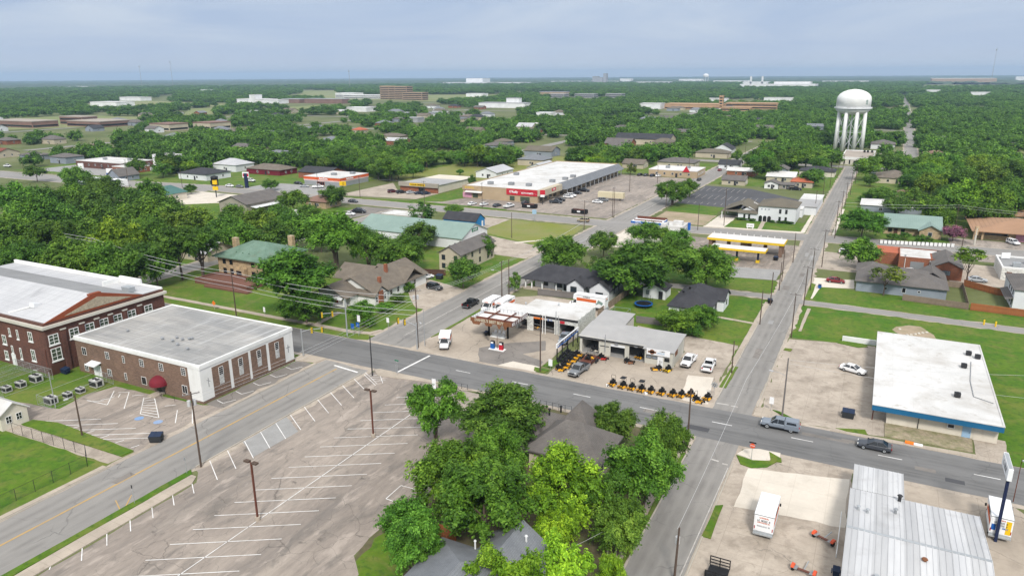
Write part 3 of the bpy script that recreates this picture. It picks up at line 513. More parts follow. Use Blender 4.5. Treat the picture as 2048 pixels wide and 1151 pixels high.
# pavements, kerbs and grass verges standing a step above the street
walk = MB()
for nm, poly, h, m in [
    ('pavement', [(-82.6, 20), (-80.6, 20), (-80.6, 59.4), (-81.6, 61), (-82.6, 61)], .13, 'conc_walk'), ('pavement', [(-83, 103.9), (-80.5, 101.8), (-71, 103.3), (-66, 104.4), (-82.2, 104.6)], .1, 'conc_walk'),
    ('pavement', [(-95.4, 101.6), (-95.1, 104.3), (-101, 104.3), (-101, 101.4), (-99.9, 100.6)], .12, 'conc_walk'), ('pavement', [(-83.1, 115.5), (-77, 115.9), (-78.5, 117.4), (-81, 118.6), (-83, 122)], .1, 'conc_walk'),
    ('pavement', [(-206, 117.6), (-101.5, 117.3), (-97, 117.6), (-94.6, 119.5), (-94.4, 116.6), (-97, 115.8), (-206, 115.8)], .1, 'grass_mown'), ('pavement', [(-206, 118.7), (-101, 118.5), (-96, 119.6), (-94.9, 123), (-95.9, 123), (-97, 120.8), (-101, 119.9), (-206, 119.9)], .11, 'conc_walk'), ('pavement', [(-112, 119.9), (-110.7, 119.9), (-111.7, 129), (-113, 129)], .1, 'conc_walk'),
    ('pavement', [(-22.9, 60), (-21.9, 60), (-21.7, 99), (-22.8, 99)], .1, 'conc_walk'), ('pavement', [(-21, 98.6), (-20.8, 103.4), (-22.2, 104.4), (-24.4, 104.4), (-23.6, 100)], .12, 'conc_walk'), ('verge', [(-21.6, 60), (-21.1, 60), (-21.1, 98.4), (-21.6, 98.4)], .12, 'grass_mown'),
    ('pavement', [(-14.2, 101.5), (-13.4, 103.5), (-11.5, 104.5), (-8.4, 104.6), (-8.3, 103), (-10, 101.4), (-11.8, 100.7)], .13, 'conc_pale'), ('verge', [(-14.2, 101.2), (-11.8, 100.6), (-10.1, 101.3), (-8.5, 101.9), (-9.6, 99.6), (-11.6, 98.4), (-13.2, 98.8)], .13, 'grass_lush'), ('verge', [(-10, 104.3), (-8.1, 103), (-7.9, 101.9), (-9.4, 101.6)], .145, 'grass_lush'),
    ('verge', [(-14.3, 79), (-13.2, 79), (-13.3, 87), (-14.2, 86.4)], .12, 'grass_lush'), ('pavement', [(-14.2, 115.9), (-14.2, 119), (-12.6, 120), (-11.5, 118.4), (-8.6, 116.6), (-6, 115.7)], .12, 'conc_walk'), ('verge', [(-11.6, 119.4), (-10.4, 119.2), (-6.8, 116.6), (-7.8, 116.3)], .13, 'grass_lush'),
    ('verge', [(-1.6, 116.9), (2.6, 118.4), (3, 116.6), (0, 116.4)], .13, 'grass_lush'), ('pavement', [(-2.4, 115.7), (-1.7, 116.8), (3, 116.5), (17.6, 117), (17.6, 115.9), (10, 115.6)], .1, 'conc_walk'), ('rock_bed', [(5.4, 117.4), (5.3, 122.3), (17.5, 122.6), (17.2, 117.6)], .14, 'rock_bed'), ('verge', [(21.8, 115.7), (70, 115.7), (70, 117), (22, 117)], .12, 'grass_lush'),
    ('verge', [(-84, 20), (-82.7, 20), (-82.7, 61.2), (-83.9, 62)], .12, 'grass_lush'), ('verge', [(-96.6, 60), (-96.3, 62), (-116, 62.6), (-120.8, 61.4), (-120.8, 59.6)], .12, 'grass_lush'), ('pavement', [(-96.4, 30), (-95.6, 30), (-95.5, 57), (-96.4, 57)], .14, 'conc_walk'),
    ('verge', [(-54.5, 120), (-52, 128.8), (-51.6, 128.8), (-52.6, 119.6)], .12, 'grass_lush'), ('verge', [(-55.6, 118.6), (-52.4, 118.4), (-52.8, 116.9), (-55, 117)], .13, 'grass_lush'), ('verge', [(-21.6, 125), (-20.4, 125), (-20.2, 136), (-21.4, 136)], .1, 'grass_mown'), ('pavement', [(-22, 138), (-21, 138), (-21, 182), (-22, 182)], .1, 'conc_walk'), ('pavement', [(-31, 164.6), (-22, 163.4), (-22, 164.4), (-31, 165.6)], .08, 'conc_walk'),
    ('verge', [(-83, 124), (-82.4, 126), (-82.2, 149), (-83, 150)], .12, 'grass_mown'), ('verge', [(-13.6, 149.4), (-12.2, 149.2), (-12, 150.6), (-13.4, 150.6)], .14, 'grass_lush'), ('verge', [(-4, 158.6), (0, 157.6), (1.8, 158.8), (1, 160.2), (-3, 160.4)], .14, 'grass_lush'),
    ('pavement', [(-57, 269), (-23.4, 271.6), (-22, 273), (-22, 330), (-23.2, 330), (-23.4, 274), (-57, 270.4)], .1, 'conc_pale'), ('pavement', [(-38, 271), (-36.6, 271), (-37.6, 291), (-39.2, 291)], .09, 'conc_walk'), ('pavement', [(-13, 273), (-12, 273), (-12, 330), (-13, 330)], .1, 'conc_pale'), ('verge', [(-186, 268.6), (-140, 267.4), (-139.6, 269.6), (-172, 270.4), (-187, 271.5)], .12, 'grass_lush'),
    ('verge', [(-231, 266.5), (-190, 270.5), (-189.6, 274), (-188, 274), (-187.6, 266)], .12, 'grass_lush'), ('pavement', [(-109, 214.6), (-107.5, 214), (-96, 227), (-97, 228)], .08, 'conc_pale'), ('verge', [(-13.5, 205), (-12.2, 204), (-12.2, 188), (-13.5, 188)], .1, 'grass_mown'), ('pavement', [(-12.9, 211), (-10.8, 201.6), (-11.8, 190), (-13, 190)], .05, 'conc_pale'), ('path', [(-12.2, 163), (-11.6, 163), (-11.3, 181), (-12.1, 181)], .07, 'conc_walk')]:
    slabp(nm, poly, h, m)
# painted lines
def line(b, p, q, w=.12, z=LM):
    d = math.hypot(q[0] - p[0], q[1] - p[1]); n = ((q[1] - p[1]) / d * w / 2, -(q[0] - p[0]) / d * w / 2)
    b.face([(p[0] - n[0], p[1] - n[1], z), (p[0] + n[0], p[1] + n[1], z), (q[0] + n[0], q[1] + n[1], z), (q[0] - n[0], q[1] - n[1], z)])
def lines(name, segs, w, m):
    b = MB()
    for p, q in segs: line(b, p, q, w)
    struct(name, b, M(m))
seg = [((-82, y), (-78.4, y - 2.5)) for y in (44.4, 47.6, 50.8, 54, 57.2, 60.4)] + [((-83.6, 65.1 + 3.35 * i), (-78.3, 61.8 + 3.35 * i)) for i in range(12)] + [((-82.1, 44.3), (-82.1, 40.6)), ((-82.1, 41), (-80.2, 39.2))]
seg += [((-71.7, 38.6 + 3.36 * i), (-60.3, 45.5 + 3.36 * i)) for i in range(12)] + [((-71.7, 78.8 + 3.3 * i), (-60.4 - (.6 * i if i > 1 else 0), 85.5 + 3.0 * i)) for i in range(6)]
seg += [((-66, 30), (-65.8, 64)), ((-65.8, 64), (-65.5, 99)), ((-54.1, 68.5), (-54.2, 72.1)), ((-54.2, 72.1), (-51.5, 72.2)), ((-54.1, 68.5), (-52.3, 68.4)), ((-55.6, 75), (-52.4, 75.4))]
seg += [((-83.2, 101.1), (-78.2, 98))] + [((-82.2 + .9 * i, 101 - .5 * i), (-80.6 + .9 * i, 102.2 - .5 * i)) for i in range(4)] + [((-80.4, 102.3), (-77.6, 99.4))]
lines('parking_lines', seg, .115, 'line_white')
seg = [((-119.8, 61.3), (-110.9, 66.7)), ((-116.2, 61.3), (-106.9, 66.9)), ((-111.9, 61.7), (-102.7, 67.1)), ((-108, 61.8), (-98.7, 67.2)), ((-104.2, 62.2), (-96, 66.9)), ((-120, 70.3), (-115, 70.7)), ((-115, 70.7), (-119.4, 75.1)), ((-118, 74.9), (-116.4, 75.9)), ((-116.4, 75.9), (-111, 71)), ((-114.5, 75.1), (-113, 76.3)), ((-98.5, 71.2), (-102.3, 74.7)), ((-100.3, 76.1), (-95.8, 72.3)), ((-105.6, 74.8), (-104.3, 76))]
seg += [((-118.8 + .9 * i, 70.4 + i * 1.05), (-117.2 + .0 * i + .1, 71.5 + i * 1.05)) for i in range(4)] + [((-106.7 - .68 * i, 70.9 + .6 * i), (-102.6 - 1.15 * i, 71.3 + .75 * i)) for i in range(8)] + [((-106.7, 70.9), (-112, 75.6)), ((-102.6, 71.3), (-111.2, 77))]
seg += [((-112 + 3.6 * i, 62.4), (-111.6 + 3.6 * i, 63.6)) for i in range(5)]
for i in range(5): y = 80.5 + 4.2 * i; seg += [((-99.3, y), (-97.4, y - .4)), ((-97.4, y - .4), (-96.5, y + 1.6))]
lines('parking_lines', seg, .14, 'line_white')
b = MB()
for x, y in ((-105.4, 69.7), (-101.4, 70.2)): b.face([(x + .75 * math.cos(a), y + .75 * math.sin(a), LM - .006) for a in [i * .628 for i in range(10)]])
struct('disabled_bay_symbols', b, M('line_blue'))
lines('lane_dashes', [((-68.6 + 12.2 * i, 110.6), (-65.4 + 12.2 * i, 110.6)) for i in range(12)], .16, 'line_white'); lines('stop_line', [((-78.2, 104.9), (-77.3, 114.8)), ((-91.4, 102.2), (-85, 101.4))], .42, 'line_white')
lines('lane_line', [((-90.1, 20), (-90, 60)), ((-90, 60), (-89.8, 101))], .34, 'line_yellow'); lines('lane_line', [((-88.9, 122), (-88.8, 150)), ((-88.8, 150), (-88.6, 250)), ((-87, 280), (-86, 370))], .2, 'line_faded'); lines('lane_line', [((-86.5, 52), (-83.9, 50.8)), ((-85.7, 53.8), (-83.9, 51.6))], .16, 'line_yellow')
lines('stop_line', [((-20.6, 118), (-18.6, 118.2)), ((-18.2, 118), (-17, 118)), ((-17.3, 98.4), (-16.2, 98.2)), ((-15.6, 97.8), (-14.8, 97.8))], .35, 'line_faded'); lines('lane_line', [((-14.9, 60), (-14.6, 97))], .12, 'line_faded')
lines('parking_lines', [((-78 + 2.9 * i, 318), (-78 + 2.9 * i, 323)) for i in range(18)] + [((-78 + 2.9 * i, 333), (-78 + 2.9 * i, 344)) for i in range(14)] + [((-78 + 2.9 * i, 356), (-78 + 2.9 * i, 366)) for i in range(8)], .16, 'line_faded')
# kerbs
k = MB()
for p, q in [((-95.35, 36), (-95.35, 57.4)), ((-95.1, 80), (-95.1, 101.5)), ((-83.95, 63), (-83.95, 101)), ((-20.95, 60), (-20.95, 99)), ((-14.2, 60), (-14.2, 98.5)), ((-20.9, 120), (-20.9, 180)), ((-14.1, 119.5), (-14.1, 182)), ((-52.4, 116), (-46, 115.9))]:
    x0, x1 = sorted((p[0], q[0])); y0, y1 = sorted((p[1], q[1])); k.box(x0 - .09, x1 + .09, y0 - .09, y1 + .09, -.02, .13)
struct('kerb', k, M('kerb'))
# ------------------------------------------------------------------ vehicles (nose along +X)
def loft(b, secs, m=0):
    """secs: (x, zb, zt, wb, wt); rounded shoulders"""
    rings = []
    for x, zb, zt, wb, wt in secs:
        h = zt - zb
        r = [(x, -wb * .86, zb), (x, -wb, zb + h * .25), (x, -(wb * .35 + wt * .65), zb + h * .8), (x, -wt * .86, zt), (x, 0, zt + .02), (x, wt * .86, zt), (x, (wb * .35 + wt * .65), zb + h * .8), (x, wb, zb + h * .25), (x, wb * .86, zb)]
        i = len(b.v); b.v += r; rings.append(i)
    n = 9
    for a, c in zip(rings, rings[1:]):
        for k in range(n):
            l = (k + 1) % n; b.f.append((a + k, c + k, c + l, a + l)); b.m.append(m)
    b.f.append(tuple(rings[0] + k for k in range(n))); b.m.append(m); b.f.append(tuple(rings[-1] + k for k in reversed(range(n)))); b.m.append(m)
def cabin(b, g, x0, x1, t0, t1, zb, zt, wb, wt, pill=(), pm=0):
    """glass frustum g; painted roof and pillars in b"""
    g.hexa([(x0, -wb, zb), (x1, -wb, zb), (x1, wb, zb), (x0, wb, zb), (t0, -wt, zt), (t1, -wt, zt), (t1, wt, zt), (t0, wt, zt)])
    b.hexa([(t0 - .04, -wt - .02, zt - .02), (t1 + .04, -wt - .02, zt - .02), (t1 + .04, wt + .02, zt - .02), (t0 - .04, wt + .02, zt - .02), (t0 + .12, -wt + .12, zt + .06), (t1 - .12, -wt + .12, zt + .06), (t1 - .12, wt - .12, zt + .06), (t0 + .12, wt - .12, zt + .06)], pm)
    for s in (-1, 1):
        for xa, xt in ((x0, t0), (x1, t1)) + tuple((q, q) for q in pill):
            b.tube((xa, s * wb, zb), (xt, s * wt, zt), .065, .055, 5, pm)
VP = {}
def wheel_mesh(r, w):
    k = ('wheel', r, w)
    if k not in VP:
        b = MB(); b.tube((0, -w / 2, 0), (0, w / 2, 0), r, r, 14, 0); b.tube((0, -w / 2 - .012, 0), (0, w / 2 + .012, 0), r * .6, r * .6, 10, 1); b.tube((0, -w / 2 - .02, 0), (0, w / 2 + .02, 0), r * .2, r * .2, 6, 0)
        VP[k] = b.mesh('wheel', [M('rubber'), M('galv')])
    return VP[k]
def car_parts(kind, paint):
    k = (kind, paint)
    if k in VP: return VP[k]
    b, g, pm = MB(), MB(), M('paint_' + paint); W = []; bed = None; shell = None
    if kind in ('sedan', 'coupe'):
        loft(b, [(-2.4, .42, .78, .7, .66), (-2.25, .3, .98, .86, .8), (-1.5, .22, 1.02, .92, .84), (0, .2, .98, .93, .86), (1.1, .22, .95, .92, .84), (2.0, .28, .8, .88, .76), (2.35, .38, .66, .72, .6)])
        cabin(b, g, -1.85, 1.0, -1.1, .15, .98, 1.43, .83, .6, (-.35,)); W = [(1.45, .8, .33), (-1.4, .8, .33)]; L = 2.38; zl = .72; wl = .62
    elif kind == 'suv':
        loft(b, [(-2.3, .45, 1.0, .8, .76), (-2.2, .3, 1.12, .92, .86), (0, .24, 1.12, .95, .88), (1.2, .26, 1.08, .94, .86), (2.1, .34, .98, .9, .8), (2.35, .45, .85, .78, .7)])
        cabin(b, g, -2.2, 1.15, -1.95, .4, 1.1, 1.68, .87, .7, (-.35, -1.2)); W = [(1.4, .84, .37), (-1.35, .84, .37)]; L = 2.36; zl = .88; wl = .68
    elif kind == 'van':
        loft(b, [(-2.5, .4, 1.1, .9, .88), (0, .28, 1.15, .97, .92), (1.4, .3, 1.1, .96, .9), (2.3, .4, .95, .85, .75)])
        cabin(b, g, -2.48, 1.6, -2.4, .8, 1.1, 1.85, .92, .8, (-.2, -1.3)); W = [(1.5, .86, .36), (-1.5, .86, .36)]; L = 2.4; zl = .85; wl = .7
    else:
        loft(b, [(.0, .42, 1.2, .95, .9), (1.3, .42, 1.18, .97, .9), (2.6, .46, 1.12, .95, .84), (2.9, .55, .95, .86, .74)])
        loft(b, [(-.75, .42, 1.18, .95, .9), (.02, .42, 1.2, .95, .9)])
        cabin(b, g, -.72, 1.45, -.6, .7, 1.17, 1.84, .86, .7, (.3,))
        for s in (-1, 1):
            b.box(-2.85, -.75, s * .95 - .07, s * .95 + .07, .5, 1.16)
        b.box(-2.9, -2.82, -.95, .95, .5, 1.14); b.box(-2.8, -.76, -.87, .87, .5, .68, 1); b.box(-3.02, -2.9, -.9, .9, .48, .66, 2)
        W = [(1.85, .86, .41), (-1.75, .86, .41)]; L = 2.92; zl = 1.0; wl = .7
        if kind == 'pickup_shell':
            shell = MB(); shell.hexa([(-2.86, -.95, 1.17), (-.78, -.95, 1.17), (-.78, .95, 1.17), (-2.86, .95, 1.17), (-2.72, -.76, 1.86), (-.74, -.76, 1.88), (-.74, .76, 1.88), (-2.72, .76, 1.86)])
            for s in (-1, 1): g.hexa([(-2.5, s * .915, 1.33), (-1, s * .915, 1.33), (-1, s * .93, 1.33), (-2.5, s * .93, 1.33), (-2.4, s * .83, 1.68), (-1.05, s * .83, 1.68), (-1.05, s * .845, 1.68), (-2.4, s * .845, 1.68)])
        if kind == 'pickup_cover': shell = MB().box(-2.8, -.76, -.9, .9, 1.12, 1.2)
        b.box(2.88, 2.98, -.85, .85, .5, .68, 2); g.box(2.9, 2.95, -.5, .5, .72, .98)
    lamps, tails = MB(), MB(); tails_m = M('tail_red')
    xs = -2.91 if kind.startswith('pick') else (-2.51 if kind == 'van' else -2.34)
    dark = MB().box(xs + .1, L - .1, -.82, .82, .2, .34)
    for s in (-1, 1): g.box(.75 if kind[:4] != 'pick' else .95, 1.0 if kind[:4] != 'pick' else 1.2, s * .99 - .07, s * .99 + .07, 1.0 if kind in ('sedan', 'coupe') else 1.2, 1.14 if kind in ('sedan', 'coupe') else 1.4)
    r = dict(body=b.mesh('body', [pm, M('black'), M('chrome')]), windows=g.mesh('windows', M('car_glass')), chassis=dark.mesh('chassis', M('black')), W=W)
    hl = MB().box(-.06, .05, -.17, .17, -.09, .09); tl = MB().box(-.05, .05, -.13, .13, -.14, .14)
    r['headlight'] = hl.mesh('headlight', M('head_lamp')); r['taillight'] = tl.mesh('taillight', tails_m); r['hp'] = (L - .12, wl, zl); r['tp'] = (xs, .8 if kind[:4] == 'pick' else .68, zl + .02)
    if shell: r['shell'] = shell.mesh('bed_cover', pm if kind == 'pickup_shell' else M('black'))
    VP[k] = r; return r
NCAR = 0
def car(label, kind, paint, x, y, deg, group=None, cat=None, z=.05, full=True):
    r = car_parts(kind, paint)
    nm = {'sedan': 'parked_car', 'coupe': 'parked_car', 'suv': 'parked_suv', 'van': 'parked_van'}.get(kind, 'pickup_truck')
    t = thing(nm, label, cat or {'sedan': 'car', 'coupe': 'car', 'suv': 'car', 'van': 'van'}.get(kind, 'pickup truck'), (x, y, z), R(deg), group)
    def put(n, me, loc=(0, 0, 0), sc=None):
        o = bpy.data.objects.new(n, me); COL.objects.link(o); o.parent = t; o.location = loc
        if sc: o.scale = sc
        return o
    put('body', r['body']); put('windows', r['windows']); put('chassis', r['chassis'])
    if 'shell' in r: put('bed_cover', r['shell'])
    for wx, wy, wr in r['W']:
        for s in (-1, 1): put('wheel', wheel_mesh(wr, .24), (wx, s * wy, wr))
    if full:
        for s in (-1, 1):
            h = r['hp']; put('headlight', r['headlight'], (h[0], s * h[1], h[2])); h = r['tp']; put('taillight', r['taillight'], (h[0], s * h[1], h[2]))
    return t
def box_truck(label, x, y, deg, L=4.6, z=.05, big=False, back=None, group=None, boxh=3.1):
    """rental removal truck: white cab, white box with an attic over the cab"""
    t = thing('box_truck', label, 'box truck', (x, y, z), R(deg), group)
    h = boxh; bw = 1.15; x1 = .2; x0 = x1 - L; nose = x1 + 2.1
    c = MB(); loft(c, [(x1 - .05, .5, 1.35, .95, .92), (x1 + 1.0, .48, 1.3, .96, .9), (x1 + 1.9, .5, 1.18, .92, .82), (nose, .6, 1.0, .84, .74)]); g = MB()
    cabin(c, g, x1, x1 + 1.15, x1, x1 + .55, 1.32, 2.0, .9, .76); c.box(nose - .05, nose + .07, -.88, .88, .48, .66, 1)
    c.build('cab', [M('box_white'), M('chrome')], None).parent = t
    for nm, bb, mm in (('windscreen', g, 'car_glass'),): bb.build(nm, M(mm)).parent = t
    b = MB(); b.box(x0, x1, -bw, bw, .85, h); b.hexa([(x1, -bw, 2.15), (x1 + .85, -bw, 2.25), (x1 + .85, bw, 2.25), (x1, bw, 2.15), (x1, -bw, h), (x1 + .7, -bw, h - .04), (x1 + .7, bw, h - .04), (x1, bw, h)])
    b.box(x0 - .02, x0, -bw - .02, bw + .02, h - .1, h + .02, 1)
    for s in (-1, 1): b.box(x0, x1, s * (bw + .02) - .02, s * (bw + .02) + .02, h - .07, h + .015, 1); b.box(x0, x1, s * (bw + .02) - .02, s * (bw + .02) + .02, .83, .93, 1)
    bo = b.build('cargo_box', [M('box_white'), M('galv')]); bo.parent = t; LOC[bo] = (0, 0, 0)
    ch = MB().box(x0, x1 + 1.6, -.5, .5, .45, .85); ch.build('chassis', M('black')).parent = t
    bp = MB().box(x0 - .35, x0 - .03, -bw, bw, .5, .66); bp.box(x0 - .12, x0 - .03, -bw, bw, .66, .86); bp.build('rear_bumper', M('galv')).parent = t
    d = MB().box(x0 - .03, x0 - .005, -bw + .14, bw - .14, .95, h - .2); do = d.build('rear_door', M('sign_white')); do.parent = t; LOC[do] = (0, 0, 0)
    for s in (-1, 1):
        st = MB(); st.box(x0 + .2 if not big else x0 + 2.2, x1 - .1, s * bw - (.02 if s < 0 else -.003), s * bw + (.02 if s > 0 else -.003), h - 1.35 if not big else h - 1.5, h - .75)
        so_ = st.build('side_stripe', M('uhaul_orange')); so_.parent = t
        o = text('U-HAUL', t, (0, 0, 0), 'S', .5, M('black'), bold=.012); o.location = ((x0 + x1) / 2 + (1 if big else 0), s * (bw + .03), h - .42); o.rotation_euler = (R(90), 0, 0 if s < 0 else R(180))
        mi = MB().box(x1 + 1.1, x1 + 1.25, s * 1.2 - .1, s * 1.2 + .1, 1.3, 1.65); mi.build('wing_mirror', M('black')).parent = t
        w = bpy.data.objects.new('wheel', wheel_mesh(.4, .28)); COL.objects.link(w); w.parent = t; w.location = (nose - .85, s * .85, .4)
        w = bpy.data.objects.new('wheel', wheel_mesh(.4, .42)); COL.objects.link(w); w.parent = t; w.location = (x0 + 1.2, s * .88, .4)
        hl = MB().box(nose - .1, nose + .03, s * .62 - .16, s * .62 + .16, .78, .98); hl.build('headlight', M('head_lamp')).parent = t
        tl = MB().box(x0 - .05, x0, s * 1.04 - .05, s * 1.04 + .05, 1.1, 1.5); tl.build('taillight', M('tail_red')).parent = t
    c = text('U-HAUL', t, (0, 0, 0), 'E', .3, M('uhaul_orange'), bold=.01); c.location = (x1 + .85 - .02, 0, h - .4); c.rotation_euler = (R(88), 0, R(90))
    for k, (s, sz, zz, m) in enumerate(back or [('U-HAUL', .3, h - .45, 'uhaul_orange'), (None, .16, h - .8, 'dark_metal')]):
        if s is None:
            o = scrawl(t, (0, 0, 0), 'W', 1.5, sz, m); o.location = (x0 - .04, 0, zz); o.rotation_euler = (0, 0, R(-90)); continue
        o = text(s, t, (0, 0, 0), 'W', sz, M(m), bold=.006); o.location = (x0 - .045, 0, zz); o.rotation_euler = (R(90), 0, R(-90))
    return t, (x0, x1, bw, h)

# ------------------------------------------------------------------ ride-on mowers (facing +X)
def mower_proto(label, rollbar, x, y, deg, color='mower_yellow', canopy=None, group=None, cat='mower', z=.05):
    key = ('mower', rollbar, color, canopy)
    if key not in VP:
        ps = []
        d = MB(); d.hexa([(-.1, -.74, .14), (.95, -.66, .14), (.95, .66, .14), (-.1, .74, .14), (-.05, -.7, .34), (.85, -.54, .34), (.85, .54, .34), (-.05, .7, .34)]); d.rbox(.25, -.86, .2, .55, .4, .06, 0, R(20)); d.tube((.3, -.4, .32), (.3, -.4, .42), .16, .14, 8); d.tube((.3, .4, .32), (.3, .4, .42), .16, .14, 8); d.tube((.45, 0, .32), (.45, 0, .42), .16, .14, 8)
        ps.append(('mower_deck', d.mesh('mower_deck', M(color))))
        f = MB(); f.box(-.95, -.2, -.38, .38, .35, .52); f.rbox(.55, -.3, .46, 1.5, .09, .09); f.rbox(.55, .3, .46, 1.5, .09, .09); f.box(1.15, 1.24, -.5, .5, .42, .54); f.box(.1, .55, -.34, .34, .5, .56)
        ps.append(('frame', f.mesh('frame', M('black')))); 
        s = MB(); s.rbox(-.2, 0, .72, .52, .5, .14); s.rbox(-.46, 0, 1.02, .13, .5, .56, 0, 0, R(-12)); s.box(-.42, .06, -.42, -.28, .55, .84); s.box(-.42, .06, .28, .42, .55, .84)
        ps.append(('seat', s.mesh('seat', M('black'))))
        e = MB(); e.box(-1.0, -.52, -.36, .36, .52, .86); e.tube((-.76, 0, .86), (-.76, 0, 1.0), .24, .2, 10); e.box(-1.12, -.98, -.28, .28, .5, .74)
        ps.append(('engine', e.mesh('engine', M('black'))))
        for sy in (-1, 1):
            l = MB(); l.path([(.02, sy * .46, .6), (.14, sy * .44, 1.06), (.16, sy * .12, 1.14)], .026, 5); ps.append(('steering_lever', l.mesh('steering_lever', M('black'))))
            c = MB(); c.tube((1.2, sy * .48, .46), (1.16, sy * .48, .14), .03, .03, 5); c.tube((1.14, sy * .48 - .06, .15), (1.14, sy * .48 + .06, .15), .15, .15, 10); ps.append(('caster_wheel', c.mesh('caster_wheel', M('rubber'))))
            w = MB(); w.tube((-.62, sy * .6 - .13, .29), (-.62, sy * .6 + .13, .29), .29, .29, 14, 0); w.tube((-.62, sy * .6 - .14, .29), (-.62, sy * .6 + .14, .29), .14, .14, 8, 1); ps.append(('rear_wheel', w.mesh('rear_wheel', [M('rubber'), M(color)])))
        if rollbar:
            r = MB().path([(-.6, -.46, .5), (-.66, -.46, 1.85), (-.66, -.34, 1.98), (-.66, .34, 1.98), (-.66, .46, 1.85), (-.6, .46, .5)], .035, 6); ps.append(('roll_bar', r.mesh('roll_bar', M('black'))))
        if canopy:
            c = MB().box(-.95, .35, -.52, .52, 1.92, 1.99); ps.append(('canopy', c.mesh('canopy', M(canopy))))
        VP[key] = ps
    t = thing('riding_mower', label, cat, (x, y, z), R(deg), group); t.scale = (.9,) * 3
    for n, me in VP[key]:
        o = bpy.data.objects.new(n, me); COL.objects.link(o); o.parent = t
    return t

# ------------------------------------------------------------------ poles, wires, lamps
def pole(label, x, y, h, arms=1, az=0., cans=0, lamp=None, lean=(0, 0), m='wood_pole', r=.15, cat='utility pole', name='utility_pole', group='utility poles along the streets', lampm='insul'):
    t = thing(name, label, cat, (x, y, 0), 0, group)
    b = MB().tube((0, 0, -.1), (lean[0], lean[1], h), r, r * .66, 8); b.build('pole', M(m)).parent = t
    ca, sa = math.cos(az), math.sin(az)
    for k in range(arms):
        z = h - .35 - .9 * k; a = MB().rbox(lean[0] * z / h, lean[1] * z / h, z, 2.3, .1, .12, az); a.build('crossarm', M('wood_grey')).parent = t
        i = MB()
        for q in (-1.05, -.6, .6, 1.05): i.tube((lean[0] * z / h + ca * q, lean[1] * z / h + sa * q, z + .05), (lean[0] * z / h + ca * q, lean[1] * z / h + sa * q, z + .26), .05, .04, 6)
        i.build('insulator', M('insul')).parent = t
    for k in range(cans):
        q = (k - (cans - 1) / 2) * .75 if cans > 1 else 0; z = h - 2.3
        cx, cy = ca * q - sa * .42, sa * q + ca * .42
        c = MB().tube((cx, cy, z), (cx, cy, z + .85), .26, .26, 10); c.tube((cx, cy, z + .85), (cx, cy, z + 1.0), .06, .04, 6); c.build('transformer', M('insul')).parent = t
    if lamp:
        dx, dy, z = lamp; d = math.hypot(dx, dy)
        l = MB().path([(0, 0, z - .3), (dx * .5, dy * .5, z + .05), (dx, dy, z)], .035, 5); l.build('lamp_arm', M('galv')).parent = t
        e = MB().rbox(dx * 1.08, dy * 1.08, z - .02, .62, .3, .16, math.atan2(dy, dx)); e.build('lamp_head', M(lampm)).parent = t
    return t
def wire(label, pts, sag=.6, r=.02, group='overhead wires', m='wire_grey'):
    b = MB(); c = pts[0]
    P_ = []
    for a, q in zip(pts, pts[1:]):
        n = 12
        for k in range(n + (q is pts[-1])):
            t = k / n; P_.append((a[0] + (q[0] - a[0]) * t, a[1] + (q[1] - a[1]) * t, a[2] + (q[2] - a[2]) * t - 4 * sag * t * (1 - t)))
    for a, q in zip(P_, P_[1:]): b.tube(a, q, r, r, 5, cap=False)
    return tag(b.build('power_line', M(m)), label, 'power line', group)

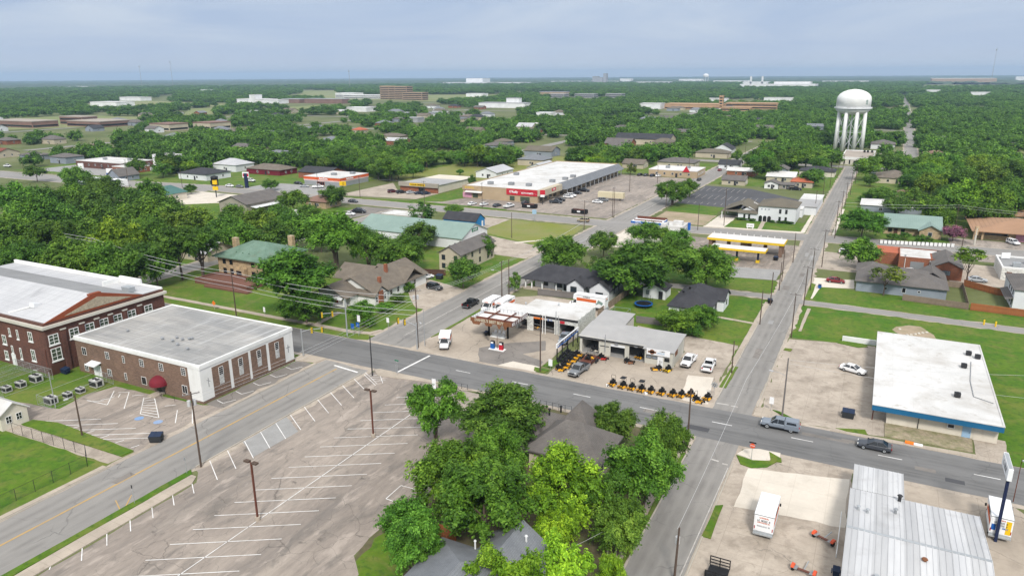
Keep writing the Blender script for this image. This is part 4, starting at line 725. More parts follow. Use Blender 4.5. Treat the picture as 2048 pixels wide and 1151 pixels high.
# ------------------------------------------------------------------ foliage
def crown_mesh(seed, nclump, nleaf, leaf, rcl=(.26, .42), flat=.8, lowcut=-.55, core=True, sparse=0., up=.35, tall=1., name='crown', spr=.34):
    r = np.random.RandomState(seed); C = []; CR = []
    while len(C) < nclump:
        d = r.normal(size=3); d /= np.linalg.norm(d); rad = r.uniform(.25, .9) ** .6; p = d * rad
        if p[2] < lowcut: continue
        if p[2] < -.1 and r.rand() < .25: continue
        C.append(p); CR.append(r.uniform(*rcl) * (1.1 - .3 * rad))
    C = np.array(C); CR = np.array(CR); nc = len(C)
    C[:, 2] *= flat * tall
    per = nleaf // nc; N = per * nc
    ci = np.repeat(np.arange(nc), per)
    d = r.normal(size=(N, 3)); d[:, 2] += up; d /= np.linalg.norm(d, axis=1)[:, None]
    rad = CR[ci] * (r.uniform(.55, 1.08, N) + (r.rand(N) < .2) * r.uniform(0, .5, N))
    spray = r.rand(N) < spr; out_ = C[ci] / (np.linalg.norm(C[ci], axis=1)[:, None] + 1e-6); sd_ = r.normal(size=(nc, 7, 3)); si = r.randint(0, 7, N); dd = sd_[ci, si] * .75 + out_ + np.array([0, 0, .15]); dd /= np.linalg.norm(dd, axis=1)[:, None]; tt = r.uniform(.6, 1.75, N)
    lump = 1 + .26 * np.sin(d[:, 0] * 7 + ci) * np.cos(d[:, 1] * 6 + ci * 2)
    pos = C[ci] + d * (rad * lump)[:, None]; pos[spray] = (C[ci] + dd * (CR[ci] * tt)[:, None] + r.normal(size=(N, 3)) * (CR[ci] * .13)[:, None])[spray]; d[spray] = (dd * .6 + np.array([0, 0, .6]))[spray]; pos[:, 2] -= spray * np.maximum(tt - 1, 0) ** 2 * CR[ci] * .5
    nrm = d + r.normal(size=(N, 3)) * .38 + np.array([0, 0, .25]); nrm /= np.linalg.norm(nrm, axis=1)[:, None]
    a = np.cross(nrm, r.normal(size=(N, 3))); a /= np.linalg.norm(a, axis=1)[:, None]; b = np.cross(nrm, a)
    s = leaf * r.uniform(.55, 1.25, N)[:, None]
    V = np.empty((N, 4, 3)); V[:, 0] = pos - a * s; V[:, 1] = pos + b * s * .55 + nrm * s * .18; V[:, 2] = pos + a * s; V[:, 3] = pos - b * s * .55 + nrm * s * .18
    V = V.reshape(-1, 3); nf = N
    ct = r.uniform(0, 1, nc); tone = np.clip(ct[ci] * .5 + r.uniform(0, .5, N), 0, 1)
    F_ = np.arange(4 * N).reshape(-1, 4); tone_v = np.repeat(tone, 4)
    faces = [F_]; verts = [V]; tones = [tone_v]; base = 4 * N; tri = []
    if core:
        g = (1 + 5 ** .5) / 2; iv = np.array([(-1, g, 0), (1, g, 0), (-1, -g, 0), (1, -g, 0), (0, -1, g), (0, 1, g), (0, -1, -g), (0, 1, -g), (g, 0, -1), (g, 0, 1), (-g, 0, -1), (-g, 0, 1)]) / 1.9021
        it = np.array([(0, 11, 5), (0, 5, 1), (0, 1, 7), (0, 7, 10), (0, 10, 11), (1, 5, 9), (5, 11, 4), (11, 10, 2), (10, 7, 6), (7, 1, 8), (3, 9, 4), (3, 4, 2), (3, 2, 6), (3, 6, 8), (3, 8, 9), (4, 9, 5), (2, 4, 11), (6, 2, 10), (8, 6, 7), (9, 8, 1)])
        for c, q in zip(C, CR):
            verts.append(c + iv * q * .66 * (1 - sparse)); tri.append(it + base); tones.append(np.full(12, .15)); base += 12  # clump cores toned dark: shade of the crown's inside put into the colour
    V = np.concatenate(verts); me = bpy.data.meshes.new(name)
    nt_ = 20 * len(tri); me.vertices.add(len(V)); me.vertices.foreach_set('co', V.ravel())
    lv = np.concatenate([F_.ravel()] + [q.ravel() for q in tri]) if tri else F_.ravel()
    me.loops.add(len(lv)); me.loops.foreach_set('vertex_index', lv.astype(np.int32))
    st = np.concatenate([np.arange(nf) * 4, nf * 4 + np.arange(nt_) * 3]).astype(np.int32)
    me.polygons.add(nf + nt_); me.polygons.foreach_set('loop_start', st)
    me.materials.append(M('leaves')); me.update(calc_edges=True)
    at = me.attributes.new('tone', 'FLOAT', 'POINT'); at.data.foreach_set('value', np.concatenate(tones).astype(np.float32))
    return me
def trunk_mesh(seed, n=5, stems=1, bare=False):
    """unit tree: total height 1, crown centre at .6; limbs reach into the crown"""
    r = random.Random(seed); b = MB()
    for s in range(stems):
        ox, oy = (0, 0) if stems == 1 else (r.uniform(-.05, .05), r.uniform(-.05, .05))
        mx, my = ox + r.uniform(-.03, .03) * stems, oy + r.uniform(-.03, .03) * stems
        b.tube((ox, oy, -.02), (mx, my, .34), .034, .024, 8); b.tube((mx, my, .34), (mx * 1.5, my * 1.5, .62), .024, .012, 7)
        for k in range(n):
            a = 2 * math.pi * k / n + r.uniform(-.4, .4); z = r.uniform(.28, .46); L = r.uniform(.16, .3)
            p = (mx, my, z); q = (mx + math.cos(a) * L * .5, my + math.sin(a) * L * .5, z + .12); e = (mx + math.cos(a) * L, my + math.sin(a) * L, z + .2 + r.uniform(0, .12))
            b.tube(p, q, .014, .01, 6); b.tube(q, e, .01, .004, 5)
            if bare:
                for j in range(3): b.tube(e, (e[0] + r.uniform(-.1, .1), e[1] + r.uniform(-.1, .1), e[2] + r.uniform(.03, .12)), .004, .002, 4)
    return b.mesh('trunk', M('bark'))
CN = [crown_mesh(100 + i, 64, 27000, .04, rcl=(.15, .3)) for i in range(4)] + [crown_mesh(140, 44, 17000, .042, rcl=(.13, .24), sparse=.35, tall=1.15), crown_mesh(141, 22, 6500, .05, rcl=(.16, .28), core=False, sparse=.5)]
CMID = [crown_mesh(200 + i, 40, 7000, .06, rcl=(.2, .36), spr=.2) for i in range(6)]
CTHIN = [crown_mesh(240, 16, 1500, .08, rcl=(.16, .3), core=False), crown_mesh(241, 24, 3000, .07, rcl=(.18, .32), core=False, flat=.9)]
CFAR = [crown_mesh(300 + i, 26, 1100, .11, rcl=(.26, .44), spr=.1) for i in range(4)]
TR = [trunk_mesh(i) for i in range(3)] + [trunk_mesh(9, 4, 3), trunk_mesh(12, 7, 1, True)]
TREES = []
def tree(label, x, y, rad, h, col=(1, 1, 1), crown=None, tr=None, cz=.62, group=None, name='tree', cat='tree', vis=True, cs=None):
    t = thing(name, label, cat, (x, y, 0), 0, group)
    c = bpy.data.objects.new('crown', crown or RG.choice(CMID)); COL.objects.link(c); c.parent = t
    vr = cs or max(h * (1 - cz) / .8, rad * .6)
    c.scale = (rad, rad, vr); c.location = (0, 0, h - vr * .82); c.rotation_euler = (0, 0, RG.uniform(0, 6.28)); c.color = tuple(col) + (1,)
    k = bpy.data.objects.new('trunk', tr or RG.choice(TR[:3])); COL.objects.link(k); k.parent = t
    w = min(1.3, max(.7, rad / (h * .42))); k.scale = (h * w * .6, h * w * .6, h * .95); k.rotation_euler = (0, 0, RG.uniform(0, 6.28))
    TREES.append((x, y, rad, t)); return t
# ------------------------------------------------------------------ survey helpers (zoom window -> photo pixel -> wall plane)
CR = {'0': (0, 0, 1), '1': (0, 500, 2.877), '2': (0, 750, 2.87), '3': (600, 700, 2.5525), '4': (1300, 760, 2.738), '5': (800, 540, 2.926), 'a': (1400, 400, 2.878), 'b': (0, 100, 2.926), 'c': (600, 100, 2.926), 'd': (1250, 100, 2.566), 'e': (0, 280, 3.413), 'f': (400, 380, 3.413), 'g': (850, 320, 3.151), 'h': (1250, 420, 5.851), 'i': (1440, 370, 7.877), 'j': (1680, 380, 5.565), 'k': (0, 540, 5.231), 'l': (640, 520, 7.877), 'm': (1040, 510, 4.655), 'n': (940, 560, 6.827), 'o': (1090, 620, 6.827), 'p': (900, 340, 6.4), 'q': (580, 320, 6.4)}
def Q(c, x, y): a, b, s = CR[c]; return a + x / s, b + y / s
def gp(c, x, y, z=0.): return P(*Q(c, x, y), z)
def ray(c, x, y): x, y = Q(c, x, y); return FW * F + RT * (x - 1024) - UP * (y - 575.5)
def onX(c, x, y, X): d = ray(c, x, y); p = CAM + d * (X / d[0]); return float(p[1]), float(p[2])
def onY(c, x, y, Y): d = ray(c, x, y); p = CAM + d * (Y / d[1]); return float(p[0]), float(p[2])
def parapet(b, x0, x1, y0, y1, z, h=.35, w=.3, m=0, o=.05):
    b.box(x0 - o, x1 + o, y0 - o, y0 + w, z, z + h, m); b.box(x0 - o, x1 + o, y1 - w, y1 + o, z, z + h, m); b.box(x0 - o, x0 + w, y0 + w, y1 - w, z, z + h, m); b.box(x1 - w, x1 + o, y0 + w, y1 - w, z, z + h, m)
def vent(root, x, y, z, r=.16, h=.6, m='galv', name='roof_vent'):
    b = MB().tube((x, y, z - .1), (x, y, z + h), r, r, 8); b.tube((x, y, z + h), (x, y, z + h + .12), r * 1.7, r * 1.3, 8); return b.build(name, M(m), root)
def acbox(root, x, y, z, dx=1.6, dy=1.3, h=.9, m='grey_metal', name='rooftop_unit'):
    b = MB().box(x - dx / 2, x + dx / 2, y - dy / 2, y + dy / 2, z + .12, z + h); b.box(x - dx / 2 + .1, x + dx / 2 - .1, y - dy / 2 + .1, y + dy / 2 - .1, z - .05, z + .12); b.tube((x, y, z + h), (x, y, z + h + .08), min(dx, dy) * .36, min(dx, dy) * .36, 10); return b.build(name, M(m), root)
def B(name, label, x, y, cat='building', group=None): return thing(name, label, cat, (x, y, 0), 0, group)

# ---- old red brick school
t = B('brick_school', 'three-storey dark red brick building with a silver pitched roof and terracotta pediment', -160, 87)
w = MB().box(-190, -136.5, 74.5, 100.4, -.3, 9.3); w.box(-190.02, -136.45, 74.45, 100.45, 9.85, 10.35, 0); w.build('wall', M('red_brick'), t)
c = MB(); c.box(-190, -135.95, 73.9, 74.5, 9.3, 9.85); c.box(-136.5, -135.95, 74.5, 100.9, 9.3, 9.85); c.box(-190, -136.5, 100.4, 100.9, 9.3, 9.85); c.box(-190, -136.5, 74.5, 100.4, 9.3, 9.85)
c.build('cornice', M('limestone'), t)
r = MB().slab((-190, 74.9, 10.42), (-136.7, 74.9, 10.42), (-136.9, 85.6, 13.1), (-190, 85.6, 13.1), .15, 0); r.slab((-190, 85.6, 13.1), (-136.9, 85.6, 13.1), (-136.7, 95.6, 10.5), (-190, 95.6, 10.5), .15, 1); r.box(-190, -136.75, 95.6, 100.1, 10.36, 10.44, 0)
ro = r.build('roof', [M('silver_roof'), M('flat_mid_roof')], t)
pw = MB(); pw.box(-190, -150, 99.9, 100.4, 10.36, 11.2); pw.box(-150, -143, 99.9, 100.4, 10.36, 11.8); pw.box(-143, -136.5, 100, 100.4, 10.36, 10.8); pw.box(-150, -149.6, 95.8, 99.9, 10.44, 11.5); pw.build('parapet', M('white_paint'), t)
pd = MB().prism3([(-136.6, 74.6, 10.36), (-136.6, 95.7, 10.36), (-136.6, 86.4, 13.35), (-136.6, 84.4, 13.35)], (.25, 0, 0)); pd.box(-137.3, -136.4, 84.2, 86.6, 13.1, 13.5); po = pd.build('pediment', M('terra'), t)
MB().prism3([(-136.35, 78.6, 10.75), (-136.35, 93, 10.75), (-136.35, 85.6, 12.75)], (.06, 0, 0)).build('relief_panel', M('relief'), po)
for x, y in ((650, 590), (850, 540), (1005, 495), (1150, 455), (1300, 408), (1455, 360)):
    yy = onX('k', x, y, -136.4)[0]; MB().box(-136.5, -136.25, yy - .45, yy + .45, 0, 8.3).build('pilaster', M('red_brick'), t)
for x, y in ((650, 590), (850, 540), (1005, 495), (1150, 455), (1300, 408), (1455, 360)):
    yy = onX('k', x, y, -136.4)[0]; MB().box(-136.5, -136.15, yy - .55, yy + .55, 8.3, 8.52).build('pilaster_cap', M('limestone'), t)
for x, y in ((555, 680), (770, 615), (935, 565), (1085, 520), (1230, 480), (1375, 430), (1550, 375)):
    yy, zz = onX('k', x, y, -136.45); win(t, 'E', -136.5, yy, 6.9, 1.9, 2.0, 'white_trim', 'glass_green', 2, 3, True, .14)
yy, zz = onX('k', 595, 875, -136.45); win(t, 'E', -136.5, yy, zz, 2.0, 2.5, 'white_trim', 'glass_green', 2, 3, True, .14)
for x, y, a, h in ((315, 695, 1.3, 1.9), (45, 725, 1.3, 1.9), (350, 890, 1.3, 2.3), (70, 885, 1.2, 1.8), (98, 645, .6, 1.6), (182, 672, .6, 1.9), (130, 828, .6, 1.6), (220, 870, .6, 2.3), (375, 1075, 1.1, 1.3)):
    xx, zz = onY('k', x, y, 74.45); win(t, 'S', 74.5, xx, zz, a, h, 'white_trim', 'glass_green', 2 if a > 1 else 1, 2, True, .12)
xx, zz = onY('k', 172, 1050, 74.4); door(t, 'S', 74.5, xx, 0, 1.2, 2.3); yy, zz = onX('k', 625, 1050, -136.45); door(t, 'E', -136.5, yy, 0, 2.4, 1.9, 'door_brown', 'cellar_door')
for x, y in ((225, 130), (675, 210), (440, 170)):
    X, Y = gp('k', x, y, 12); vent(t, X, Y, 12, .25, .5, 'white_metal')
hx, hy = gp('k', 370, 370, 11.5); MB().rbox(hx, hy, 11.6, 1.6, 1.4, .9, 0, R(-14)).build('roof_hatch', M('white_metal'), t); MB().path([(hx - 3.2, hy - 3.4, 10.6), (hx - .6, hy - .8, 11.35)], .14).build('roof_pipe', M('white_paint'), t)
acbox(t, -141, 95.6, 10.5, 2.4, 1.5, 1.1, 'galv')
MB().path([(-137.2, 74.42, 5.2), (-137.2, 74.3, 3.4), (-136.4, 73.6, .1)], .07).build('drain_pipe', M('rust_steel'), t)

# ---- brown brick church hall
t = B('church_hall', 'two-storey brown brick hall with flat grey roof, white piers and two crosses', -117, 89)
x0, x1, y0, y1, h = -134, -100, 78.3, 100.4, 7.0
MB().box(x0, x1 - 3.0, y0, y1, -.3, h - .55).build('wall', M('tan_brick'), t)
wh = MB().box(x1 - 3.0, x1, y0 - .06, y1 + .06, .55, h - .55); wh.box(x0 - .12, x1 + .12, y0 - .15, y1 + .15, h - .55, h); wo = wh.build('white_frame', M('stucco_white'), t)
MB().box(x1 - 3.0, x1 - .02, y0 - .02, y1 + .02, -.3, .55).build('plinth', M('tan_brick'), t)
rf = MB().box(x0 + .15, x1 - .15, y0 + .15, y1 - .15, h, h + .05); parapet(rf, x0, x1, y0, y1, h, .22, .25, 1, .1); ro = rf.build('roof', [M('flat_grey_roof'), M('white_paint')], t)
for (xa, ya), (xb, yb) in (((1222, 720), (1322, 710)), ((1337, 680), (1432, 650)), ((1446, 640), (1535, 610)), ((1549, 590), (1636, 560))):
    a, b = onX('1', xa, ya, x1)[0], onX('1', xb, yb, x1)[0]
    pn = MB().box(x1 - .3, x1 + .05, a, b, .55, 6.0).build('brick_panel', M('tan_brick'), t); mid = (a + b) / 2
    win(t, 'E', x1 + .05, mid, 4.75, 1.0, 1.5, 'white_trim', 'glass_dark', 1, 4, False, .045); MB().box(x1 + .05, x1 + .09, mid - .5, mid + .5, 2.3, 3.95).build('spandrel', M('grey_block'), t)
for x, y, a, h_, nx, nz in ((485, 580, 1.25, 1.5, 2, 1), (617, 605, 1.1, 1.4, 2, 4), (711, 628, .6, 1.4, 1, 4), (815, 648, 1.1, 1.4, 2, 4), (927, 672, 1.1, 1.4, 2, 4), (1055, 698, 1.1, 1.4, 2, 4), (500, 673, 1.1, 1.4, 2, 4), (632, 704, 1.1, 1.4, 2, 4), (725, 725, .6, 1.4, 1, 4), (830, 750, 1.3, 1.5, 1, 1), (1065, 800, 1.3, 1.5, 2, 1)):
    xx, zz = onY('1', x, y, y0); win(t, 'S', y0, xx, zz, a, h_, 'white_trim', 'glass_dark', nx, nz, False, .045)
for f, pl, c in (('S', y0 - .06, onY('1', 1203, 757, y0)), ('E', x1, onX('1', 1657, 565, x1))):
    k = MB()
    if f == 'S': k.box(c[0] - .06, c[0] + .06, pl - .06, pl, c[1] - .85, c[1] + .8); k.box(c[0] - .42, c[0] - .06, pl - .06, pl, c[1] + .2, c[1] + .32); k.box(c[0] + .06, c[0] + .42, pl - .06, pl, c[1] + .2, c[1] + .32)
    else: k.box(pl, pl + .06, c[0] - .06, c[0] + .06, c[1] - .85, c[1] + .8); k.box(pl, pl + .06, c[0] - .42, c[0] - .06, c[1] + .2, c[1] + .32); k.box(pl, pl + .06, c[0] + .06, c[0] + .42, c[1] + .2, c[1] + .32)
    k.build('cross', M('grey_metal'), t)
dx = onY('1', 568, 715, y0)[0]; door(t, 'S', y0, dx - .55, 0, 1.0, 2.2, 'door_white'); door(t, 'S', y0, dx + .55, 0, 1.0, 2.2, 'door_white')
MB().slab((dx - 1.4, y0 - 1.5, 2.65), (dx + 1.4, y0 - 1.5, 2.65), (dx + 1.4, y0, 3.0), (dx - 1.4, y0, 3.0), .15).build('door_canopy', M('white_metal'), t)
ax = onY('1', 922, 760, y0)[0]; aw = MB(); n = 12
for i in range(n):
    for j in range(5):
        def pt(i, j): a = math.pi * i / n; e = math.pi / 2 * j / 5; return (ax - 1.75 * math.cos(a) * math.cos(e), y0 - 1.9 * math.sin(a) * math.cos(e), 2.15 + 1.3 * math.sin(e))
        aw.face([pt(i, j), pt(i + 1, j), pt(i + 1, j + 1), pt(i, j + 1)])
    aw.face([(ax - 1.75 * math.cos(math.pi * i / n), y0 - 1.9 * math.sin(math.pi * i / n), 1.85), (ax - 1.75 * math.cos(math.pi * (i + 1) / n), y0 - 1.9 * math.sin(math.pi * (i + 1) / n), 1.85), (ax - 1.75 * math.cos(math.pi * (i + 1) / n), y0 - 1.9 * math.sin(math.pi * (i + 1) / n), 2.15), (ax - 1.75 * math.cos(math.pi * i / n), y0 - 1.9 * math.sin(math.pi * i / n), 2.15)])
aw.build('dome_awning', M('maroon'), t); door(t, 'S', y0, ax - .5, 0, .9, 2.1, 'glass_dark', 'entrance_door'); door(t, 'S', y0, ax + .5, 0, .9, 2.1, 'glass_dark', 'entrance_door')
rp = MB().box(ax - .9, ax + .9, y0 - 2.2, y0 - .05, 0, .3); rp.build('entrance_step', M('conc_walk'), t)
rl = MB()
for q in (.9, 4.2): rl.path([(ax + 1 + .0, y0 - 1.1, .1), (ax + 1, y0 - 1.1, 1.0), (ax + q + 1.2, y0 - 1.6, 1.0), (ax + q + 1.2, y0 - 1.6, .1)], .035, 5)
rl.build('hand_rail', M('dark_metal'), t)
for x, y in ((735, 470), (935, 515), (993, 528), (1018, 510), (1050, 520), (1090, 518), (1105, 515), (1080, 575), (1022, 550)):
    X, Y = gp('1', x, y, h); vent(t, X, Y, h, .2, .4, 'grey_metal')
# ---- small white house at the edge
t = B('garden_house', 'small cream house with white roof and blue-paned windows behind the dark chain fence', -124, 58)
MB().gwall(-131, -121, 56.8, 61, 0, 2.7, 4.2, 'x').build('wall', M('cream_block'), t); MB().gable(-131, -121, 56.8, 61, 2.7, 4.2, 'x', .35).build('roof', M('white_roof'), t)
for y in (58, 59.6): win(t, 'E', -121, y, 1.6, .9, 1.2, 'white_trim', 'glass_dark', 2, 2)
win(t, 'S', 56.8, -124, 1.6, 1, 1.2, 'white_trim', 'glass_dark', 2, 2)
# ---- green tiled mansion
t = B('mansion', 'buff stone mansion with a green tiled hip roof and brick terrace', -157, 149, 'house')
MB().box(-166, -148.5, 141, 157, 0, 5.6).build('wall', M('buff_stone'), t)
ro = MB().hip(-166, -148.5, 141, 157, 5.6, 9.2, 1.1, .25, inset=7.2).build('roof', M('tile_green'), t)
for i in range(3): MB().gwall(-160.4 + i * 2.4, -159.6 + i * 2.4, 142.6, 144.4, 6.3, 6.9, 7.3, 'y').build('dormer_vent', M('tile_green'), ro)
for x, y in ((-163.6, 146), (-151, 155)): MB().box(x - .8, x + .8, y - .6, y + .6, 6, 10.2).build('chimney', M('buff_stone'), ro)
for x in (-163.5, -160.8, -152.5, -150): win(t, 'S', 141, x, 4.3, 1.2, 1.3, 'dark_metal', 'glass_dark', 2, 1); win(t, 'S', 141, x, 1.6, 1.3, 1.7, 'dark_metal', 'glass_dark', 2, 2)
MB().box(-158.6, -154.6, 139.6, 141, 0, 3.2).build('porch', M('buff_stone'), t); door(t, 'S', 139.6, -156.6, 0, 1.8, 2.5, 'glass_dark', 'arched_door')
for y in (144, 148, 152): win(t, 'E', -148.5, y, 4.2, 1.3, 1.4, 'dark_metal', 'glass_dark', 2, 1)
tr = MB().box(-165.5, -146, 132, 139.5, 0, .9); tr.box(-160, -144, 130.2, 132, 0, .45); parapet(tr, -165.5, -146, 132, 139.5, .9, .5, .3); tr.build('brick_terrace', M('fake_brick'), t)
# ---- craftsman bungalow on the corner
t = B('bungalow', 'white bungalow with a broad brown shingle roof and two brick chimneys on the corner', -115, 146, 'house')
w = MB(); w.gwall(-122, -108, 137.5, 160, 0, 2.9, 6.2, 'y'); w.gwall(-122.5, -112.5, 133.5, 137.5, 0, 2.9, 5.4, 'y'); w.gwall(-115, -107.4, 136.4, 141.6, 0, 2.7, 4.4, 'x'); w.build('wall', M('stucco_white'), t)
r = MB(); r.gable(-122, -108, 137.5, 160, 2.9, 6.2, 'y', .6); r.gable(-122.5, -112.5, 131.5, 139, 2.9, 5.5, 'y', .5); r.gable(-117, -107.4, 136.4, 141.6, 2.72, 4.6, 'x', .45); r.gable(-119, -108, 150, 158, 2.8, 5.4, 'x', .5); r.gable(-128, -118, 146, 156, 2.8, 5.6, 'x', .4); ro = r.build('roof', M('shingle_brown'), t)
for x, y, z in ((-110.6, 142.8, 5.6), (-112.8, 148.6, 7.4)): MB().box(x - .4, x + .4, y - .35, y + .35, 3.5, z).build('chimney', M('orange_brick'), ro)
MB().box(-107.4, -106.9, 137.9, 139.4, 0, 3.6).build('chimney_breast', M('orange_brick'), t)
pc = MB(); 
for x in (-121.5, -117.5, -113.2): pc.box(x - .3, x + .3, 131.7, 132.3, 0, 2.9)
pc.box(-122, -112.8, 131.6, 131.9, 0, .8); pc.build('porch_column', M('white_paint'), t); MB().slab((-121.8, 130.6, 2.5), (-113, 130.6, 2.5), (-113, 131.6, 2.9), (-121.8, 131.6, 2.9), .08).build('porch_awning', M('white_metal'), t)
MB().box(-122.4, -112.6, 131.6, 133.5, 0, .35).build('porch_floor', M('conc_walk'), t)
for y in (137.2, 140.6): win(t, 'E', -107.4, y, 1.6, .8, 1.3, 'white_trim', 'glass_dark', 1, 2)
for y in (144, 147, 151, 154.5): win(t, 'E', -108, y, 1.6, 1.1, 1.3, 'white_trim', 'glass_dark', 1, 2)
door(t, 'S', 133.5, -117, .35, 1, 2.1, 'door_red')
# ---- cream two-storey flats
t = B('flats', 'cream two-storey house with a dark gable roof behind the corner bungalow', -108.5, 182, 'house')
MB().gwall(-112, -104.8, 173.2, 193.6, 0, 5.3, 7.4, 'y').build('wall', M('cream'), t); ro = MB().gable(-112, -104.8, 173.2, 193.6, 5.3, 7.4, 'y', .5).build('roof', M('shingle_taupe'), t)
for z in (1.5, 4.0):
    win(t, 'S', 173.2, -110.5, z, 1.2, 1.5, 'dark_metal', 'glass', 1, 2); win(t, 'S', 173.2, -106.4, z, 1.2, 1.5, 'dark_metal', 'glass', 1, 2)
    for y in (176, 180, 184.5, 189.5, 192): win(t, 'E', -104.8, y, z, 1, 1.5, 'dark_metal', 'glass', 1, 2)
for y in (176, 179, 182): MB().rbox(-110, y, 6.8, .4, .4, .4).build('roof_vent', M('dark_metal'), ro)
# ---- green roofed warehouse, blue shed, yellow shop
t = B('warehouse', 'long white warehouse with a green metal roof and small green gable sign', -140, 207)
MB().gwall(-162, -119.6, 198.6, 216, 0, 3.5, 6.9, 'x').build('wall', M('white_siding'), t); MB().gable(-162, -119.6, 198.6, 216, 3.5, 6.9, 'x', .4).build('roof', M('metal_green'), t)
MB().box(-119.6, -119.5, 205.5, 209.5, 4.4, 5.5).build('sign_panel', M('sign_green'), t); scrawl(t, (-119.48, 207.4, 4.95), 'E', 2.8, .5, 'sign_white')
b = MB(); [b.box(-119.6 - .03, -119.55, y, y + .8, 5.2, 5.4) for y in (207.2, 208.2)]; door(t, 'E', -119.6, 202, 0, 1.1, 2.2, 'door_white'); win(t, 'E', -119.6, 213, 1.6, 1.3, 1.2)
t = B('blue_shed', 'bright blue wooden building with a dark gable roof beside the pale field', -138.5, 232.5)
MB().gwall(-145.8, -131.8, 229.3, 236.2, 0, 2.7, 5.0, 'x').build('wall', M('blue_siding'), t); MB().gable(-145.8, -131.8, 229.3, 236.2, 2.7, 5.0, 'x', .3).build('roof', M('shingle_dark'), t); win(t, 'S', 229.3, -134.8, 1.5, 1.1, 1.1, 'white_trim', 'glass_pale', 2, 2); door(t, 'E', -131.8, 234.4, 0, 1, 2.1, 'door_white')
t = B('yellow_shop', 'low yellow shop with a flat white roof beside the dark tree', -163, 230); MB().box(-172, -154, 226, 234, 0, 3).build('wall', M('cream'), t)
rf = MB().box(-171.8, -154.2, 226.2, 233.8, 3, 3.06); parapet(rf, -172, -154, 226, 234, 3, .25, .2, 0); rf.build('roof', M('white_roof'), t); door(t, 'E', -154, 229, 0, 1.2, 2.2, 'door_dark'); win(t, 'S', 226, -160, 1.6, 3, 1.3, 'white_trim', 'glass_dark', 3, 1)
t = B('brown_gable_shop', 'grey-brown gabled shop with a tall dark bay door and a white van outside', -239, 225); MB().gwall(-247, -231.5, 214, 236, 0, 4.2, 7.0, 'y').build('wall', M('taupe'), t); MB().gable(-247, -231.5, 214, 236, 4.2, 7.0, 'y', .6).build('roof', M('shingle_taupe'), t)
MB().box(-241.2, -236.8, 213.9, 214, 0, 4.0).build('bay_door', M('glass_dark'), t); MB().box(-241.3, -236.7, 213.85, 213.95, 3.3, 4.05).build('rolled_shutter', M('grey_metal'), t); MB().slab((-231.4, 216, 3), (-228, 216, 2.7), (-228, 234, 2.7), (-231.4, 234, 3), .12).build('side_canopy', M('white_metal'), t)

# ---- closed petrol station, white roof
t = B('garage_shop', 'old service station with a white roof, open bays and a rusty canopy', -68, 145, 'service station')
wx0, wx1, yA, yB = -74.2, -54.3, 137.6, 148.4
w = MB().wallrun(-69, wx1, 'x', yA, yA + .3, 0, 3.7, [(-64.9, -59.8, 0, 2.9), (-58.6, -55.0, 0, 2.6), (-68.7, -66.4, 0, 2.5)]); w.box(wx1 - .3, wx1, yA + .3, yB, 0, 3.95); w.box(-69, wx1 - .3, yB - .3, yB, 0, 3.7); w.box(-69, -68.7, yA + .3, yB - .3, 0, 3.7); w.box(wx0, wx0 + .3, 138.8, 143, 0, 3.6); w.box(wx0 + .3, -69, 138.8, 139.1, 0, 3.6); w.box(wx0 + .3, -69, 142.7, 143, 0, 3.6); w.box(-69.3, -69, 139.1, 142.7, 0, 3.6); w.box(-59.3, -59, 137.95, yB - .3, 0, 3.6); w.build('wall', M('light_block'), t)
MB().box(-68.7, wx1 - .3, yA + .3, yB - .3, 0, .06).build('floor', M('asphalt_patch'), t)
r = MB().box(-69.2, wx1 - .3, yA + .05, yB - .05, 3.7, 3.85); r.box(wx0 - .2, -69.2, 138.2, 143.1, 3.65, 3.8); r.build('roof', M('white_roof'), t); MB().box(-69.1, wx1 + .05, yA - .12, yA - .003, 3.45, 3.9).build('fascia', M('dark_metal'), t)
for x, y in ((763, 335), (1212, 350)):
    X, Y = gp('n', x, y, 3.8); vent(t, X, Y, 3.85, .15, .45)
MB().box(-58.4, -57.3, yA - .17, yA - .13, 2.75, 3.35).build('sign_panel', M('sign_red'), t); MB().box(-64.8, -62.3, yA - .05, yA - .003, 2.95, 3.3).build('sign_panel', M('orange'), t); scrawl(t, (-60.9, yA - .05, 3.1), 'S', 1.5, .4, 'sign_blue')
for z in (1.0, 1.75): MB().path([(-64.9, yA - .05, z), (-59.8, yA - .05, z - .4)], .03).build('chain_bar', M('galv'), t)
cx0, cx1, cy0, cy1, zc = -74.8, -65, 127.2, 134.9, 4.1
fa = MB(); fa.box(cx0, cx1, cy0 - .1, cy0, zc, zc + .9); fa.build('sign_fascia', M('rust_paint'), t); f2 = MB().box(cx1, cx1 + .1, cy0 - .1, cy1, zc, zc + .9); f2.build('side_fascia', M('red_brick'), t)
f3 = MB().box(cx0 - .06, cx0, cy0, cy1, zc, zc + .8); f3.box(cx0, cx1, cy1, cy1 + .06, zc, zc + .8); f3.build('rear_fascia', M('white_metal'), t)
st = MB(); 
for i in range(9): st.box(cx0 + .02, cx0 + .1, cy0 + .3 + i * .9, cy0 + .38 + i * .9, zc, zc + .85)
for i in range(12): st.box(cx0 + .4 + i * .9, cx0 + .48 + i * .9, cy1 - .1, cy1 - .02, zc, zc + .85)
st.build('rear_stud', M('galv'), t)
MB().box(cx0 + .1, cx1, cy0, cy1, zc, zc + .1).build('canopy_deck', M('canopy_top'), t)
bm = MB(); [bm.box(cx0 + .2, cx1 - .1, y - .15, y + .15, zc + .1, zc + .42) for y in (cy0 + 2.2, cy1 - 2)]; [bm.box(x - .12, x + .12, cy0 + .1, cy1 - .3, zc + .42, zc + .62) for x in (cx0 + 3.2, cx1 - 2.6)]; bm.build('canopy_beam', M('rust_steel'), t)
